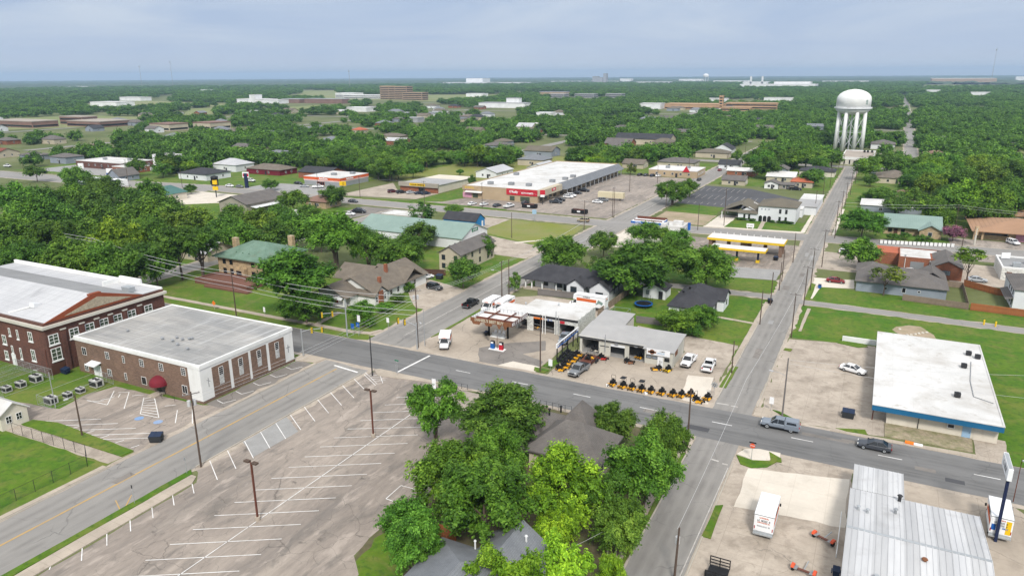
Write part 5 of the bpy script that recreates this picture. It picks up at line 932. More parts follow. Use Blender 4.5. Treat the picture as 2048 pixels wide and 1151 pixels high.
for x in (-72.2, -67.6): MB().box(x - .16, x + .16, 130.4, 130.72, 0, zc).build('canopy_post', M('black'), t)
text("DANIEL'S BEST BUY", t, ((cx0 + cx1) / 2 - .4, cy0 - .13, zc + .46), 'S', .86, M('cream'), bold=.03, wide=.93); scrawl(t, (cx1 + .12, 131, zc + .46), 'E', 7.4, .6, 'sign_white')
for x, q, d in ((cx0 + .3, 2.2, .6), (cx0 + 3.4, 2.0, .6), (cx1 - 3.4, 1.0, .8), (cx1 - 1.9, 1.0, .8)): MB().prism3([(x, cy0 - .09, zc - .02), (x + q, cy0 - .09, zc - .02), (x + q - .35, cy0 - .09, zc - d), (x + .35, cy0 - .09, zc - d)], (0, .1, 0)).build('hanging_trim', M('rust_paint'), t)
t = B('pump_island', 'white raised pump island shelf under the rusty canopy', -70, 130.6, 'pump island'); MB().box(-71.6, -68.2, 130, 131.1, 0, .22).build('kerb_base', M('white_paint'), t); MB().box(-71.4, -68.3, 130.35, 130.55, .25, 1.0).build('rail', M('galv'), t)
for i, x in enumerate((-70.6, -69.6, -68.6)): MB().box(x - .25, x + .25, 130.5, 130.9, .22, 1.6).build('pump_cabinet', M('white_metal'), t)
for lab, x, col in (('blue vintage fuel pump on the front island', -67.7, 'blue_plastic'), ('red vintage fuel pump on the front island', -65.7, 'sign_red')):
    t = B('fuel_pump', lab, x, 123.9, 'fuel pump', 'vintage fuel pumps'); MB().box(x - .42, x + .42, 123.6, 124.2, .16, 1.25).build('pump_body', M(col), t); MB().box(x - .42, x + .42, 123.62, 124.18, 1.25, 1.75).build('pump_head', M('black'), t); MB().box(x - .3, x + .3, 123.57, 123.6, 1.3, 1.65).build('dial', M('sign_white'), t); MB().path([(x + .44, 123.9, 1.3), (x + .6, 123.8, .8), (x + .46, 123.7, .4)], .035).build('hose', M('black'), t)
t = B('pump_island', 'narrow white kerb island carrying the blue and red pumps', -66.7, 123.9, 'pump island'); MB().box(-68.4, -64.9, 123.2, 124.6, 0, .15).build('kerb_base', M('white_paint'), t); MB().tube((-66.7, 124, .1), (-66.7, 124, 3.1), .06, .05).build('pole', M('rust_steel'), t)
# ---- mower dealer's metal building
t = B('mower_shop', 'cream metal workshop with a grey roof, three open bays and a sign board', -41, 135, 'workshop')
x0, x1, y0, y1 = -51, -31.5, 130.6, 138.6
w = MB().wallrun(x0, -37, 'x', y0, y0 + .15, 0, 3.5, [(-50.5, -46.9, 0, 2.9), (-44.4, -41.4, 0, 2.7), (-40.5, -37.4, 0, 2.9)]); w.box(-37, x1, y0 - .9, y0 - .75, 0, 3.35); w.box(-37, -36.85, y0 - .75, y0, 0, 3.3); w.box(x1 - .15, x1, y0 - .75, y1, 0, 3.3); w.box(x0, x0 + .15, y0 + .15, y1, 0, 3.3); w.box(x0, x1, y1 - .15, y1, 0, 3.4); w.box(x0, -44.4, 145.6, 145.75, 0, 3.6); w.box(x0, x0 + .15, y1, 145.6, 0, 3.6); w.box(-44.55, -44.4, y1, 145.6, 0, 3.6); w.build('wall', M('beige_metal'), t)
MB().box(x0 + .15, x1 - .15, y0, y1 - .15, 0, .02).build('floor', M('patch_grey'), t)
r = MB(); n = 6
for i in range(n):
    def zz(k): return 3.42 + .75 * math.sin(math.pi * k / n * .5) ** 1.2 if k < n else 4.17
    ya, yb = y0 - .3 + (y1 - y0 + .5) * i / n, y0 - .3 + (y1 - y0 + .5) * (i + 1) / n
    r.slab((x0 - .3, ya, zz(i)), (x1 + .3, ya, zz(i)), (x1 + .3, yb, zz(i + 1)), (x0 - .3, yb, zz(i + 1)), .12)
r.slab((-37.4, y0 - 1.2, 3.35), (x1 + .3, y0 - 1.2, 3.35), (x1 + .3, y0 - .3, 3.43), (-37.4, y0 - .3, 3.43), .1); r.slab((x0 - .3, y1 + .2, 4.0), (-44.2, y1 + .2, 4.0), (-44.2, 146, 4.5), (x0 - .3, 146, 4.5), .12); r.build('roof', M('metal_grey_roof'), t)
MB().box(x0 - .3, -37.4, y0 - .38, y0 - .3, 3.2, 3.44).build('gutter', M('dark_metal'), t); MB().prism3([(x1 + .01, y0, 3.3), (x1 + .01, y1, 3.3), (x1 + .01, y1, 3.98), (x1 + .01, y0 + 3, 3.7)], (-.12, 0, 0)).build('gable_wall', M('beige_metal'), t)
MB().box(-44.4, -41.4, y0 + .02, y0 + .1, 2.2, 2.7).build('rolled_shutter', M('white_metal'), t)
sb = MB().box(-36.6, -32, y0 - 1.25, y0 - 1.15, 2.35, 3.55).build('sign_board', M('sign_white'), t); lg = MB(); lg.tube((-35.5, y0 - 1.3, 2.95), (-35.5, y0 - 1.25, 2.95), .5, .5, 14); lg.box(-36.3, -34.7, y0 - 1.3, y0 - 1.25, 2.75, 3.1); lg.build('logo', M('rust_paint'), sb); scrawl(t, (-33.5, y0 - 1.26, 3.25), 'S', 1.2, .2, 'dark_metal'); scrawl(t, (-33.7, y0 - 1.26, 2.85), 'S', 1.6, .34, 'pale_blue')
for x in (-36.2, -35): win(t, 'S', y0 - .9, x, 1.7, 1.1, .55, 'dark_metal', 'glass_pale')
win(t, 'S', y0 - .9, -32.6, 1.6, 1.0, .7, 'dark_metal', 'glass_dark'); door(t, 'S', y0 - .9, -33.9, 0, .95, 2.1, 'door_white'); MB().box(-37, -34.6, y0 - 1.5, y0 - .9, 0, .3).build('door_step', M('conc_walk'), t)
for x in (-43, -39): MB().box(x - .35, x + .35, y0 - .5, y0 - .1, 3.0, 3.15).build('wall_lamp', M('grey_metal'), t)
MB().box(x1, x1 + .06, 131.4, 133.2, 1.9, 2.9).build('sign_panel', M('rust_paint'), t); MB().tube((-45.4, y0 - .35, 1.0), (-45.4, y0 - .35, 4.6), .08, .08).build('flue', M('galv'), t); MB().box(-46.6, -44.7, y0 - .06, y0, 1.9, 2.05).build('name_plate', M('dark_metal'), t)
# ---- long sign rack at the mower yard
t = B('sign_rack', 'long dark-posted sign hoarding slanting beside the mower yard', -53.2, 130, 'sign'); MB().box(-53.3, -53.1, 123.6, 135.2, 2.6, 3.5).build('hoarding', M('sign_white'), t); MB().box(-53.1, -53.06, 124.0, 134.8, 2.62, 2.85).build('stripe', M('sign_blue'), t)
for y in (124, 126.6, 129.4, 132.4, 135): MB().box(-53.3, -53.12, y - .09, y + .09, 0, 2.6).build('post', M('black'), t)
scrawl(t, (-53.05, 129.4, 3.18), 'E', 9.4, .45, 'navy')
# ---- dark roofed white house, fence, shed, second house
t = B('white_house', 'white house with a charcoal hip roof and two small front gables', -68, 172, 'house')
w = MB().box(-78.8, -57, 168.2, 176.2, 0, 2.9); w.gwall(-68.5, -63.8, 165.3, 168.2, 0, 2.9, 4.5, 'y'); w.gwall(-62.2, -57, 165.2, 168.2, 0, 2.9, 4.6, 'y'); w.build('wall', M('white_siding'), t)
r = MB().hip(-81.5, -57, 166.2, 176.4, 2.9, 6.2, .5, .18, inset=5.4); r.gable(-68.5, -63.8, 165.3, 171, 2.95, 4.75, 'y', .45); r.gable(-62.2, -57, 165.2, 172, 2.95, 4.9, 'y', .45); r.build('roof', M('shingle_dark'), t)
for x in (-80.8, -79, -76, -72): MB().box(x - .14, x + .14, 166.5, 166.8, .5, 2.9).build('porch_post', M('white_paint'), t)
MB().box(-81.4, -71, 166.4, 168.2, 0, .5).build('porch_floor', M('conc_walk'), t)
for f, pl, x, a, h_, nx in (('S', 168.2, -75.6, 1.3, 1.3, 2), ('S', 168.2, -72, 2.2, 1.5, 3), ('S', 165.3, -66.6, 1.7, 1.9, 2), ('S', 165.2, -59.6, 2.0, .6, 2)): win(t, f, pl, x, 1.8, a, h_, 'dark_metal', 'glass', nx, 1, False, .1)
for y in (169, 172.6): win(t, 'E', -57, y, 1.7, .9, 1.2, 'dark_metal', 'glass_dark')
door(t, 'S', 168.2, -70, .5, 1, 2.1, 'door_dark')
def fence(label, pts, h, m, post=2.4, name='wooden_fence', cat='fence'):
    t = B(name, label, pts[0][0], pts[0][1], cat); 
    for a, b in zip(pts, pts[1:]):
        L = math.hypot(b[0] - a[0], b[1] - a[1]); an = math.atan2(b[1] - a[1], b[0] - a[0]); n = max(1, round(L / post))
        MB().rbox((a[0] + b[0]) / 2, (a[1] + b[1]) / 2, h / 2 + .03, L, .05, h - .06, an).build('board_panel', M(m), t)
        ps = MB(); [ps.rbox(a[0] + (b[0] - a[0]) * k / n - math.sin(an) * .08, a[1] + (b[1] - a[1]) * k / n + math.cos(an) * .08, h / 2, .1, .1, h, an) for k in range(n + 1)]; ps.build('post', M(m), t)
        rl = MB(); [rl.rbox((a[0] + b[0]) / 2 + math.sin(an) * .06, (a[1] + b[1]) / 2 - math.cos(an) * .06, z, L, .05, .1, an) for z in (.4, h - .35)]; rl.build('rail', M(m), t)
    return t
def mesh_fence(label, pts, h, post=2.6, m='dark_metal', name='chain_link_fence'):
    """posts, rails and a sparse diamond mesh of wires"""
    t = B(name, label, pts[0][0], pts[0][1], 'fence'); ps, rl, ms = MB(), MB(), MB()
    for a, b in zip(pts, pts[1:]):
        L = math.hypot(b[0] - a[0], b[1] - a[1]); n = max(1, round(L / post)); L3 = lambda s, z: (a[0] + (b[0] - a[0]) * s / L, a[1] + (b[1] - a[1]) * s / L, z)
        for k in range(n + 1): ps.tube(L3(L * k / n, 0), L3(L * k / n, h + .08), .035, .035, 6)
        rl.tube(L3(0, h), L3(L, h), .025, .025, 5); rl.tube(L3(0, .12), L3(L, .12), .012, .012, 4); s = 0
        while s < L - h:
            ms.tube(L3(s, .1), L3(s + h, h), .006, .006, 3, cap=False); ms.tube(L3(s + h, .1), L3(s, h), .006, .006, 3, cap=False); s += .4
    ps.build('post', M(m), t); rl.build('rail', M(m), t); ms.build('wire_mesh', M(m), t); return t
fence('weathered grey board fence in front of the white house with small gables', [(-75.4, 162.6), (-65, 163.6), (-58, 164.6)], 1.8, 'wood_grey'); fence('grey board fence between the removal truck and the trampoline yard', [(-54.4, 179), (-55.4, 153), (-51, 152.6)], 1.8, 'wood_fence'); fence('grey board fence behind the mower workshop', [(-46, 152.8), (-39, 153.4)], 1.7, 'wood_grey')
t = B('garden_shed', 'white garden shed with a black gable roof beside the trampoline', -47.6, 175, 'shed'); MB().gwall(-50.6, -44.8, 172.8, 178, 0, 2.5, 3.7, 'y').build('wall', M('white_siding'), t); MB().gable(-50.6, -44.8, 172.8, 178, 2.5, 3.7, 'y', .35).build('roof', M('shingle_dark'), t); door(t, 'S', 172.8, -46, 0, .9, 2, 'door_dark'); win(t, 'S', 172.8, -49.4, 1.5, .8, 1.1, 'dark_metal', 'glass_pale'); 
t = B('trampoline', 'round trampoline with a blue rim and net poles in the back yard', -48, 165, 'trampoline'); MB().lathe([(0, .86), (1.85, .86), (1.85, .975), (0, .975)], 24, 0, (-48, 165)).build('jump_mat', M('black'), t); MB().lathe([(1.78, .84), (2.25, .84), (2.25, .96), (1.78, .96)], 24, 0, (-48, 165)).build('rim_pad', M('blue_plastic'), t)
for k in range(6): a = k * 1.047; MB().tube((-48 + 2.15 * math.cos(a), 165 + 2.15 * math.sin(a), 0), (-48 + 2.2 * math.cos(a), 165 + 2.2 * math.sin(a), 2.6), .04, .04, 6).build('net_pole', M('dark_metal'), t)
nt_ = MB()
for k in range(30): a = k * .2094; nt_.tube((-48 + 2.1 * math.cos(a), 165 + 2.1 * math.sin(a), .95), (-48 + 2.1 * math.cos(a), 165 + 2.1 * math.sin(a), 2.5), .008, .008, 3, cap=False)
nt_.build('safety_net', M('black'), t)
t = B('soccer_goal', 'green tubular play frame lying behind the workshop fence', -51.6, 157.5, 'play frame'); MB().path([(-53.4, 155.5, .1), (-53.4, 155.5, .9), (-49.6, 155.8, .9), (-49.6, 155.8, .1)], .05).path([(-53.4, 159.3, .1), (-53.4, 159.3, .9), (-49.6, 159.6, .9), (-49.6, 159.6, .1)], .05).path([(-53.4, 155.5, .9), (-53.4, 159.3, .9)], .05).path([(-49.6, 155.8, .9), (-49.6, 159.6, .9)], .05).build('frame', M('metal_green'), t)
t = B('corner_cottage', 'white cottage with a charcoal roof behind the big bush by the side street', -35.5, 169, 'house'); w = MB().box(-40.5, -31.4, 160, 176.6, 0, 2.8); w.gwall(-35.6, -29.8, 169.5, 176, 0, 2.8, 4.5, 'x'); w.build('wall', M('white_siding'), t); r = MB().hip(-40.5, -31.4, 160, 176.6, 2.8, 5.8, .45, .18); r.gable(-36, -29.8, 169.5, 176, 2.85, 4.7, 'x', .4); ro = r.build('roof', M('shingle_dark'), t)
for x, y in ((-38.6, 165.5), (-38, 169.5), (-37, 173.6)): MB().rbox(x, y, 5.0, .45, .45, .5).build('roof_vent', M('black'), ro)
for y in (162, 164.5, 167.4): win(t, 'E', -31.4, y, 1.6, .9, 1.4, 'dark_metal', 'glass_dark')
win(t, 'E', -29.8, 173, 1.6, 1, 1.3, 'dark_metal', 'glass_dark'); door(t, 'E', -31.4, 168.8, 0, .9, 2.1, 'door_dark')
# ---- flat white-roofed building with blue fascia
t = B('blue_fascia_building', 'long low building with a bright white flat roof and deep blue fascia', 13, 147); MB().box(5.5, 20.7, 122.4, 158.6, 0, 2.6).build('wall', M('cream_block'), t)
MB().box(3.2, 21.1, 120.9, 159.2, 2.6, 3.5).build('fascia', M('blue_fascia'), t); rf = MB().box(3.3, 21, 121, 159.1, 3.5, 3.55); parapet(rf, 3.2, 21.1, 120.9, 159.2, 3.5, .14, .2, 0, .04); ro = rf.build('roof', M('white_roof'), t)
for y in range(123, 159, 4): MB().box(3.4, 3.56, y - .08, y + .08, 0, 2.6).build('post', M('rust_steel'), t)
door(t, 'S', 122.4, 16.6, 0, 1, 2.2, 'pale_blue', label='pale blue side door'); door(t, 'S', 122.4, 18.9, 0, 2.6, 2.1, 'cream_block', 'garage_door', False, panels=4); a = MB().box(13.9, 14.9, 122, 122.4, 1.4, 2.1); a.box(14.0, 14.8, 121.95, 122, 1.5, 2.0, 1); a.build('window_unit', [M('white_metal'), M('dark_metal')], t); MB().tube((10, 122.3, 0), (10, 122.3, 2.6), .05, .05).build('downpipe', M('dark_metal'), t)
for x, y in ((1545, 890), (1597, 910), (1518, 962), (1480, 1130)):
    X, Y = gp('a', x, y, 3.6); acbox(t, X, Y, 3.57, .9, .9, .75, 'dark_metal')
pts = [gp('a', x, y, 3.6) + (3.63,) for x, y in ((1560, 930), (1555, 1040), (1575, 1130))]; MB().path(pts, .06).path([pts[-1], (pts[-1][0] + 2.6, pts[-1][1] - 1.6, 3.63)], .06).build('roof_conduit', M('grey_metal'), t)
MB().box(-3.2, 3.3, 160.6, 160.9, 0, 1.1).build('yard_wall', M('white_paint'), t)
# ---- metal sheds bottom right
t = B('steel_shed', 'ribbed metal shed complex with silver roofs at the corner lot', 9, 86, 'shed')
w = MB().box(1.7, 15.2, 64, 92.4, 0, 3.3); w.box(1.9, 7.2, 92.4, 100, 0, 3.0); w.build('wall', M('white_siding'), t)
def ribroof(b, x0, x1, y0, y1, z0, z1, sp=.6):
    b.slab((x0, y0, z0), (x1, y0, z0), (x1, y1, z1), (x0, y1, z1), .08); n = int((x1 - x0) / sp)
    for i in range(n + 1):
        x = x0 + .05 + (x1 - x0 - .1) * i / n; b.hexa([(x - .05, y0, z0), (x + .05, y0, z0), (x + .05, y1, z1), (x - .05, y1, z1), (x - .03, y0, z0 + .06), (x + .03, y0, z0 + .06), (x + .03, y1, z1 + .06), (x - .03, y1, z1 + .06)])
r = MB(); ribroof(r, 1.3, 15.5, 81.4, 92.8, 4.8, 3.45); ribroof(r, 1.3, 15.5, 62, 81.3, 3.4, 4.86); ribroof(r, 1.5, 7.5, 92.95, 100.4, 3.45, 3.05); ro = r.build('roof', M('alu_ribs'), t); MB().rbox(8.4, 81.35, 4.86, 14.2, .4, .06).build('ridge_cap', M('galv'), ro)
vent(t, 6.9, 92, 3.6, .2, .7, 'dark_metal'); vent(t, 6.4, 88, 4.1, .16, .5, 'grey_metal'); vent(t, 2.4, 86.6, 4.2, .14, .5, 'galv'); vent(t, 3.4, 86.3, 4.2, .14, .5, 'galv'); vent(t, 9.1, 78.6, 4.6, .2, .25, 'rust_paint'); vent(t, 4.6, 73.6, 4.2, .18, .5, 'galv'); MB().box(15.2, 15.3, 80, 92.4, 0, 3.2).build('gutter', M('white_metal'), t)
# ---- houses hidden by the foreground trees
t = B('hip_roof_house', 'grey-brown hip-roofed house among the foreground trees beside the main street', -36, 90, 'house'); w = MB().box(-40.4, -29.9, 84.4, 93.2, 0, 3); w.box(-45.4, -40.4, 88, 95.6, 0, 2.9); w.box(-39, -34.2, 93.2, 97.6, 0, 3); w.build('wall', M('cream'), t); r = MB().hip(-40.8, -29.6, 84, 93.4, 3.0, 6.6, .3, .2, inset=4.6); r.hip(-39.4, -33.8, 91.6, 98, 3.0, 6.9, .2, .2, inset=2.9); r.hip(-46, -37.5, 87.4, 96.2, 2.9, 5.5, .3, .18); ro = r.build('roof', M('shingle_taupe'), t)
for x, y in ((-40.6, 92), (-39.4, 93.6)): vent(ro, x, y, 5, .14, .9, 'black')
for y in (86, 89, 92): win(t, 'E', -29.9, y, 1.7, 1, 1.4)
[MB().box(x, x + .25, 98.2, 98.45, 0, 3).build('porch_post', M('white_paint'), t) for x in (-39, -34.4)]
t = B('grey_roof_house', 'house with a pale grey shingle roof at the bottom edge', -34, 56, 'house'); w = MB().box(-40, -28.5, 47, 60.5, 0, 3); w.box(-34.6, -28.4, 56, 64.2, 0, 3); w.build('wall', M('white_siding'), t); r = MB().hip(-40, -28.5, 44, 60.6, 3, 6.0, .4, .18); r.gable(-35.4, -28.0, 53, 64.4, 3, 5.6, 'y', .4); ro = r.build('roof', M('shingle_grey'), t); vent(ro, -30.3, 62.6, 4.2, .12, 1.2, 'white_metal'); vent(ro, -35.6, 60.4, 3.6, .1, .9, 'white_metal'); win(t, 'N', 60.5, -37, 1.6, 1.2, 1.3); win(t, 'E', -28.4, 61, 1.6, 1.2, 1.3)
fence('orange-brown board fence between the parking lot and the grey-roofed house', [(-45.6, 64.6), (-41, 64.8), (-41, 61)], 1.8, 'wood_fence_red')
mesh_fence('short black metal fence between the hip-roofed house and the street', [(-47.4, 103.4), (-41.6, 103.4)], 1.2, 1.2); mesh_fence('low dark pipe fence at the street end of the big parking lot', [(-67, 103.6), (-62, 103.8)], 1, 1.2)
mesh_fence('long dark chain-link fence around the lawn in the lower left', [(-119.1, 57.3), (-101.5, 57.9), (-98.4, 56), (-98.5, 36)], 1.8)
mesh_fence('green chain-link fence at the right edge beside the rental truck', [(21.4, 100), (21.6, 80)], 1.6, 2.2)
# ---- fenced condenser cages
t = B('condenser_cage', 'galvanised chain-link cage with a mesh roof beside the brick school', -140, 72, 'cage')
def cage(t, x0, x1, y0, y1, h, top):
    f, ms = MB(), MB()
    for x in np.linspace(x0, x1, max(2, round((x1 - x0) / 2.5) + 1)):
        for y in (y0, y1): f.tube((x, y, 0), (x, y, h), .03, .03, 5)
        if top: f.tube((x, y0, h), (x, y1, h), .025, .025, 5)
    for z in (h, .1):
        for y in (y0, y1): f.tube((x0, y, z), (x1, y, z), .025, .025, 5)
        for x in (x0, x1): f.tube((x, y0, z), (x, y1, z), .025, .025, 5)
    k = x0
    while k < x1 - h * .5:
        for y in (y0, y1): ms.tube((k, y, .1), (k + h * .5, y, h), .007, .007, 3, cap=False); ms.tube((k + h * .5, y, .1), (k, y, h), .007, .007, 3, cap=False)
        if top and k + (y1 - y0) * .5 < x1: ms.tube((k, y0, h), (k + (y1 - y0) * .5, y1, h), .007, .007, 3, cap=False); ms.tube((k + (y1 - y0) * .5, y0, h), (k, y1, h), .007, .007, 3, cap=False)
        k += .3
    f.build('frame', M('galv'), t); ms.build('wire_mesh', M('galv'), t)
cage(t, -146, -134.6, 64.5, 73.4, 2.1, True)
t = B('condenser_cage', 'open chain-link cage beside the church hall lawn', -124, 70, 'cage'); cage(t, -126, -122.2, 65.4, 77, 1.9, False)
def condenser(label, x, y, s=1.): 
    t = B('air_conditioner', label, x, y, 'air conditioner', 'outdoor condenser units'); MB().box(x - .75 * s, x + .75 * s, y - .6 * s, y + .6 * s, .12, 1.1 * s).build('cabinet', M('grey_block'), t); MB().box(x - .75 * s - .01, x + .75 * s + .01, y - .61 * s, y - .6 * s, .3, .9 * s).build('grille', M('dark_metal'), t); MB().box(x + .75 * s, x + .76 * s, y - .45, y + .45, .3, .9 * s).build('grille', M('dark_metal'), t); MB().box(x - .7 * s, x + .7 * s, y - .55 * s, y + .55 * s, 0, .12).build('pad', M('conc_walk'), t)
    f = MB(); [f.tube((x + q * s, y, 1.1 * s), (x + q * s, y, 1.16 * s), .3 * s, .3 * s, 10) for q in (-.35, .35)]; f.build('fan_guard', M('dark_metal'), t)
for l, x, y, s in (('front of three condensers inside the roofed cage', -136.6, 66.2, 1.), ('middle of three condensers inside the roofed cage', -136.4, 68.6, 1.05), ('largest rear condenser inside the roofed cage', -136.4, 71.4, 1.25), ('front condenser in the open cage by the lawn', -124.4, 66.8, 1.2), ('second condenser in the open cage by the lawn', -124.2, 69.6, .9), ('third condenser in the open cage by the lawn', -124.1, 71.9, .9), ('rear pair condenser in the open cage by the lawn', -124.1, 75, 1.3)): condenser(l, x, y, s)
pts = [gp('a', x, y) for x, y in ((1105, 745), (1130, 728), (1200, 720), (1270, 728), (1345, 775), (1360, 800), (1240, 796), (1150, 775))]
patch('bare_dirt', pts, L2 + .004, 'dirt', .2)
t = thing('stone_scatter', 'loose pale stones lying on the bare dirt behind the white flat roof', 'stones', (0, 0, 0)); [MB().rbox(*gp('a', 1150 + i * 22, 745 + (i * 37) % 40), .1, .5 + .1 * (i % 3), .4, .3, i, .2).build('stone', M('limestone'), t) for i in range(8)]
# ---- buildings along the cross road and beyond
t = B('petrol_canopy', 'front yellow-edged petrol canopy with two dark pump columns', -35.8, 222, 'canopy'); MB().box(-44, -27.8, 219.5, 224.6, 3.5, 4.1).build('fascia', M('yellow'), t); MB().box(-43.9, -27.9, 219.6, 224.5, 4.1, 4.14).build('roof', M('canopy_top'), t)
for x in (-36.3, -30.1): MB().box(x - .25, x + .25, 221.6, 222.4, 0, 3.5).build('pump_column', M('navy'), t); MB().box(x - .5, x + .5, 221.3, 222.7, 0, .8).build('bollard_base', M('yellow'), t)
for x in (-41.8,): MB().box(x - .2, x + .2, 221.8, 222.2, 0, 3.5).build('pump_column', M('navy'), t)
t = B('petrol_shop', 'long yellow-edged flat canopy on brown brick piers behind the pumps', -36, 235, 'canopy'); MB().box(-47.4, -24, 231, 238.6, 3.7, 4.4).build('fascia', M('yellow'), t); r = MB().box(-47.3, -24.1, 231.1, 238.5, 4.4, 4.44); [r.box(-46.8 + i * 2.1, -46.6 + i * 2.1, 238.1, 238.4, 4.44, 5.0) for i in range(11)]; r.build('roof', M('canopy_top'), t)
for x in (-46.4, -41.6, -35, -30.2, -25): MB().box(x - .5, x + .5, 236.4, 237.6, 0, 3.7).build('brick_pier', M('tan_brick'), t)
MB().box(-38, -35.5, 237.6, 238.4, 0, 2.6).build('kiosk', M('stucco_tan'), t); MB().box(-46.9, -45.9, 231.4, 232.4, 0, 3.7).build('brick_pier', M('tan_brick'), t); MB().box(-25.5, -24.5, 231.4, 232.4, 0, 3.7).build('brick_pier', M('tan_brick'), t)
t = B('fuel_station', 'white store with tall white parapets and a blue-edged fuel canopy at the corner', -68, 249, 'fuel station'); MB().box(-77.6, -66.4, 245.8, 253.4, 3.9, 4.6).build('fascia', M('sign_blue'), t); MB().box(-77.5, -66.5, 245.9, 253.3, 4.6, 4.64).build('canopy_roof', M('white_metal'), t); bm = MB(); [bm.box(-77, -66.8, y, y + .3, 4.64, 5.0) for y in (247.6, 251.4)]; bm.box(-77.5, -66.5, 253.1, 253.3, 4.64, 5.2); bm.build('canopy_beam', M('rust_steel'), t); text('Chevron', t, (-74.9, 245.76, 4.25), 'S', .62, M('sign_white'), bold=.01)
for x, y in ((-76.6, 247), (-76.6, 252), (-72, 247), (-72, 252)): MB().box(x - .15, x + .15, y - .15, y + .15, 0, 3.9).build('post', M('white_paint'), t)
MB().box(-66, -58.6, 243.5, 252, 0, 3.6).build('wall', M('white_paint'), t); r = MB().box(-65.8, -58.8, 243.7, 251.8, 3.6, 3.66); parapet(r, -66, -58.6, 243.5, 252, 3.6, .8, .25, 0); r.box(-63.2, -60, 249, 251, 3.66, 5.2); r.box(-66, -64.2, 243.5, 246, 3.66, 5.0); r.build('roof', M('white_roof'), t); acbox(t, -65, 247.4, 3.66, 1.2, 1.2, 1.2, 'galv')
t = B('strip_mall', 'long tan strip mall with a white flat roof and dark grey side awning', -153, 340, 'shopping building'); MB().box(-172.6, -134.4, 289.2, 398, 0, 5.4).build('wall', M('stucco_tan'), t); r = MB().box(-172.4, -134.6, 289.4, 397.8, 5.4, 5.46); parapet(r, -172.6, -134.4, 289.2, 398, 5.4, .45, .3, 1, .02); r.build('roof', [M('white_roof'), M('stucco_tan')], t)
b = MB(); b.box(-134.4, -131.9, 289.2, 311, 3.1, 5.9); b.build('entrance_canopy', M('cream'), t); mz = MB(); mz.hexa([(-134.4, 311, 3.2), (-130.4, 312.5, 3.2), (-130.4, 397, 3.2), (-134.4, 398, 3.2), (-134.4, 311, 5.95), (-133.4, 312.5, 5.95), (-133.4, 396, 5.95), (-134.4, 398, 5.95)]); mz.build('mansard_awning', M('shingle_grey'), t)
for y in range(314, 397, 6): MB().box(-130.8, -130.5, y, y + .3, 0, 3.2).build('post', M('galv'), t)
for y in (293, 298, 303, 308, 316, 324, 332, 340, 350, 360, 370, 380): win(t, 'E', -134.4, y, 1.5, 3.2, 2.0, 'dark_metal', 'glass_dark', 3, 1)
MB().box(-149.8, -134.5, 288.95, 289.2, 3.0, 5.7).build('sign_panel', M('sign_red'), t); text("O'Reilly", t, (-146.2, 288.93, 4.35), 'S', 1.35, M('sign_white'), bold=.04); text('AUTO PARTS', t, (-139.4, 288.93, 4.1), 'S', 1.0, M('sign_white'), bold=.03)
MB().box(-131.88, -131.8, 299, 303.5, 4.2, 5.4).build('sign_panel', M('sign_red'), t); text("O'Reilly", t, (-131.76, 301.2, 4.8), 'E', .8, M('sign_white'), bold=.02)
for x, a in ((-147, 2.4), (-140.6, 4.6), (-166, 2.6)): win(t, 'S', 289.2, x, 1.4, a, 2.0, 'dark_metal', 'glass_green', 3, 1)
MB().box(-172.8, -165, 288.9, 289.2, 3.9, 5.6).build('sign_panel', M('stucco_tan'), t); scrawl(t, (-169, 288.88, 4.9), 'S', 5.6, .8, 'sign_yellow'); scrawl(t, (-169.4, 288.88, 4.1), 'S', 4, .4, 'pink_wall'); MB().slab((-171, 287.6, 3), (-162, 287.6, 3), (-162, 289.2, 3.5), (-171, 289.2, 3.5), .1).build('door_awning', M('canopy_top'), t); MB().box(-172.7, -168, 289.1, 289.2, .3, 2.6).build('window_poster', M('pink_wall'), t)
for x, y in ((785, 175), (1010, 190), (1310, 140), (1475, 110), (1575, 80), (850, 50), (520, 165)):
    X, Y = gp('p', x, y, 6); acbox(t, X, Y, 5.46, 2.4, 2, 1.3)
t = B('discount_store', 'low brick discount store with a grey roof and yellow sign', -200, 310, 'shop'); w = MB().box(-211.6, -189.6, 294.5, 330, 0, 3.7); w.build('wall', M('cream_block'), t); MB().box(-211.7, -189.55, 294.3, 294.5, 0, 2.6).build('brick_front', M('orange_brick'), t); MB().box(-212, -189.2, 293.4, 294.6, 2.6, 4.6).build('fascia', M('taupe'), t); MB().slab((-212, 294.6, 4.0), (-189.2, 294.6, 4.0), (-189.2, 330.4, 3.5), (-212, 330.4, 3.5), .2).build('roof', M('metal_grey_roof'), t); MB().box(-205.4, -196.4, 293.3, 293.4, 3.05, 4.25).build('sign_panel', M('sign_yellow'), t); text('DOLLAR GENERAL', t, (-200.9, 293.28, 3.62), 'S', .82, M('black'), bold=.03, wide=1.15); win(t, 'S', 294.3, -199, 1.3, 3.6, 2, 'dark_metal', 'glass_dark', 4, 1)
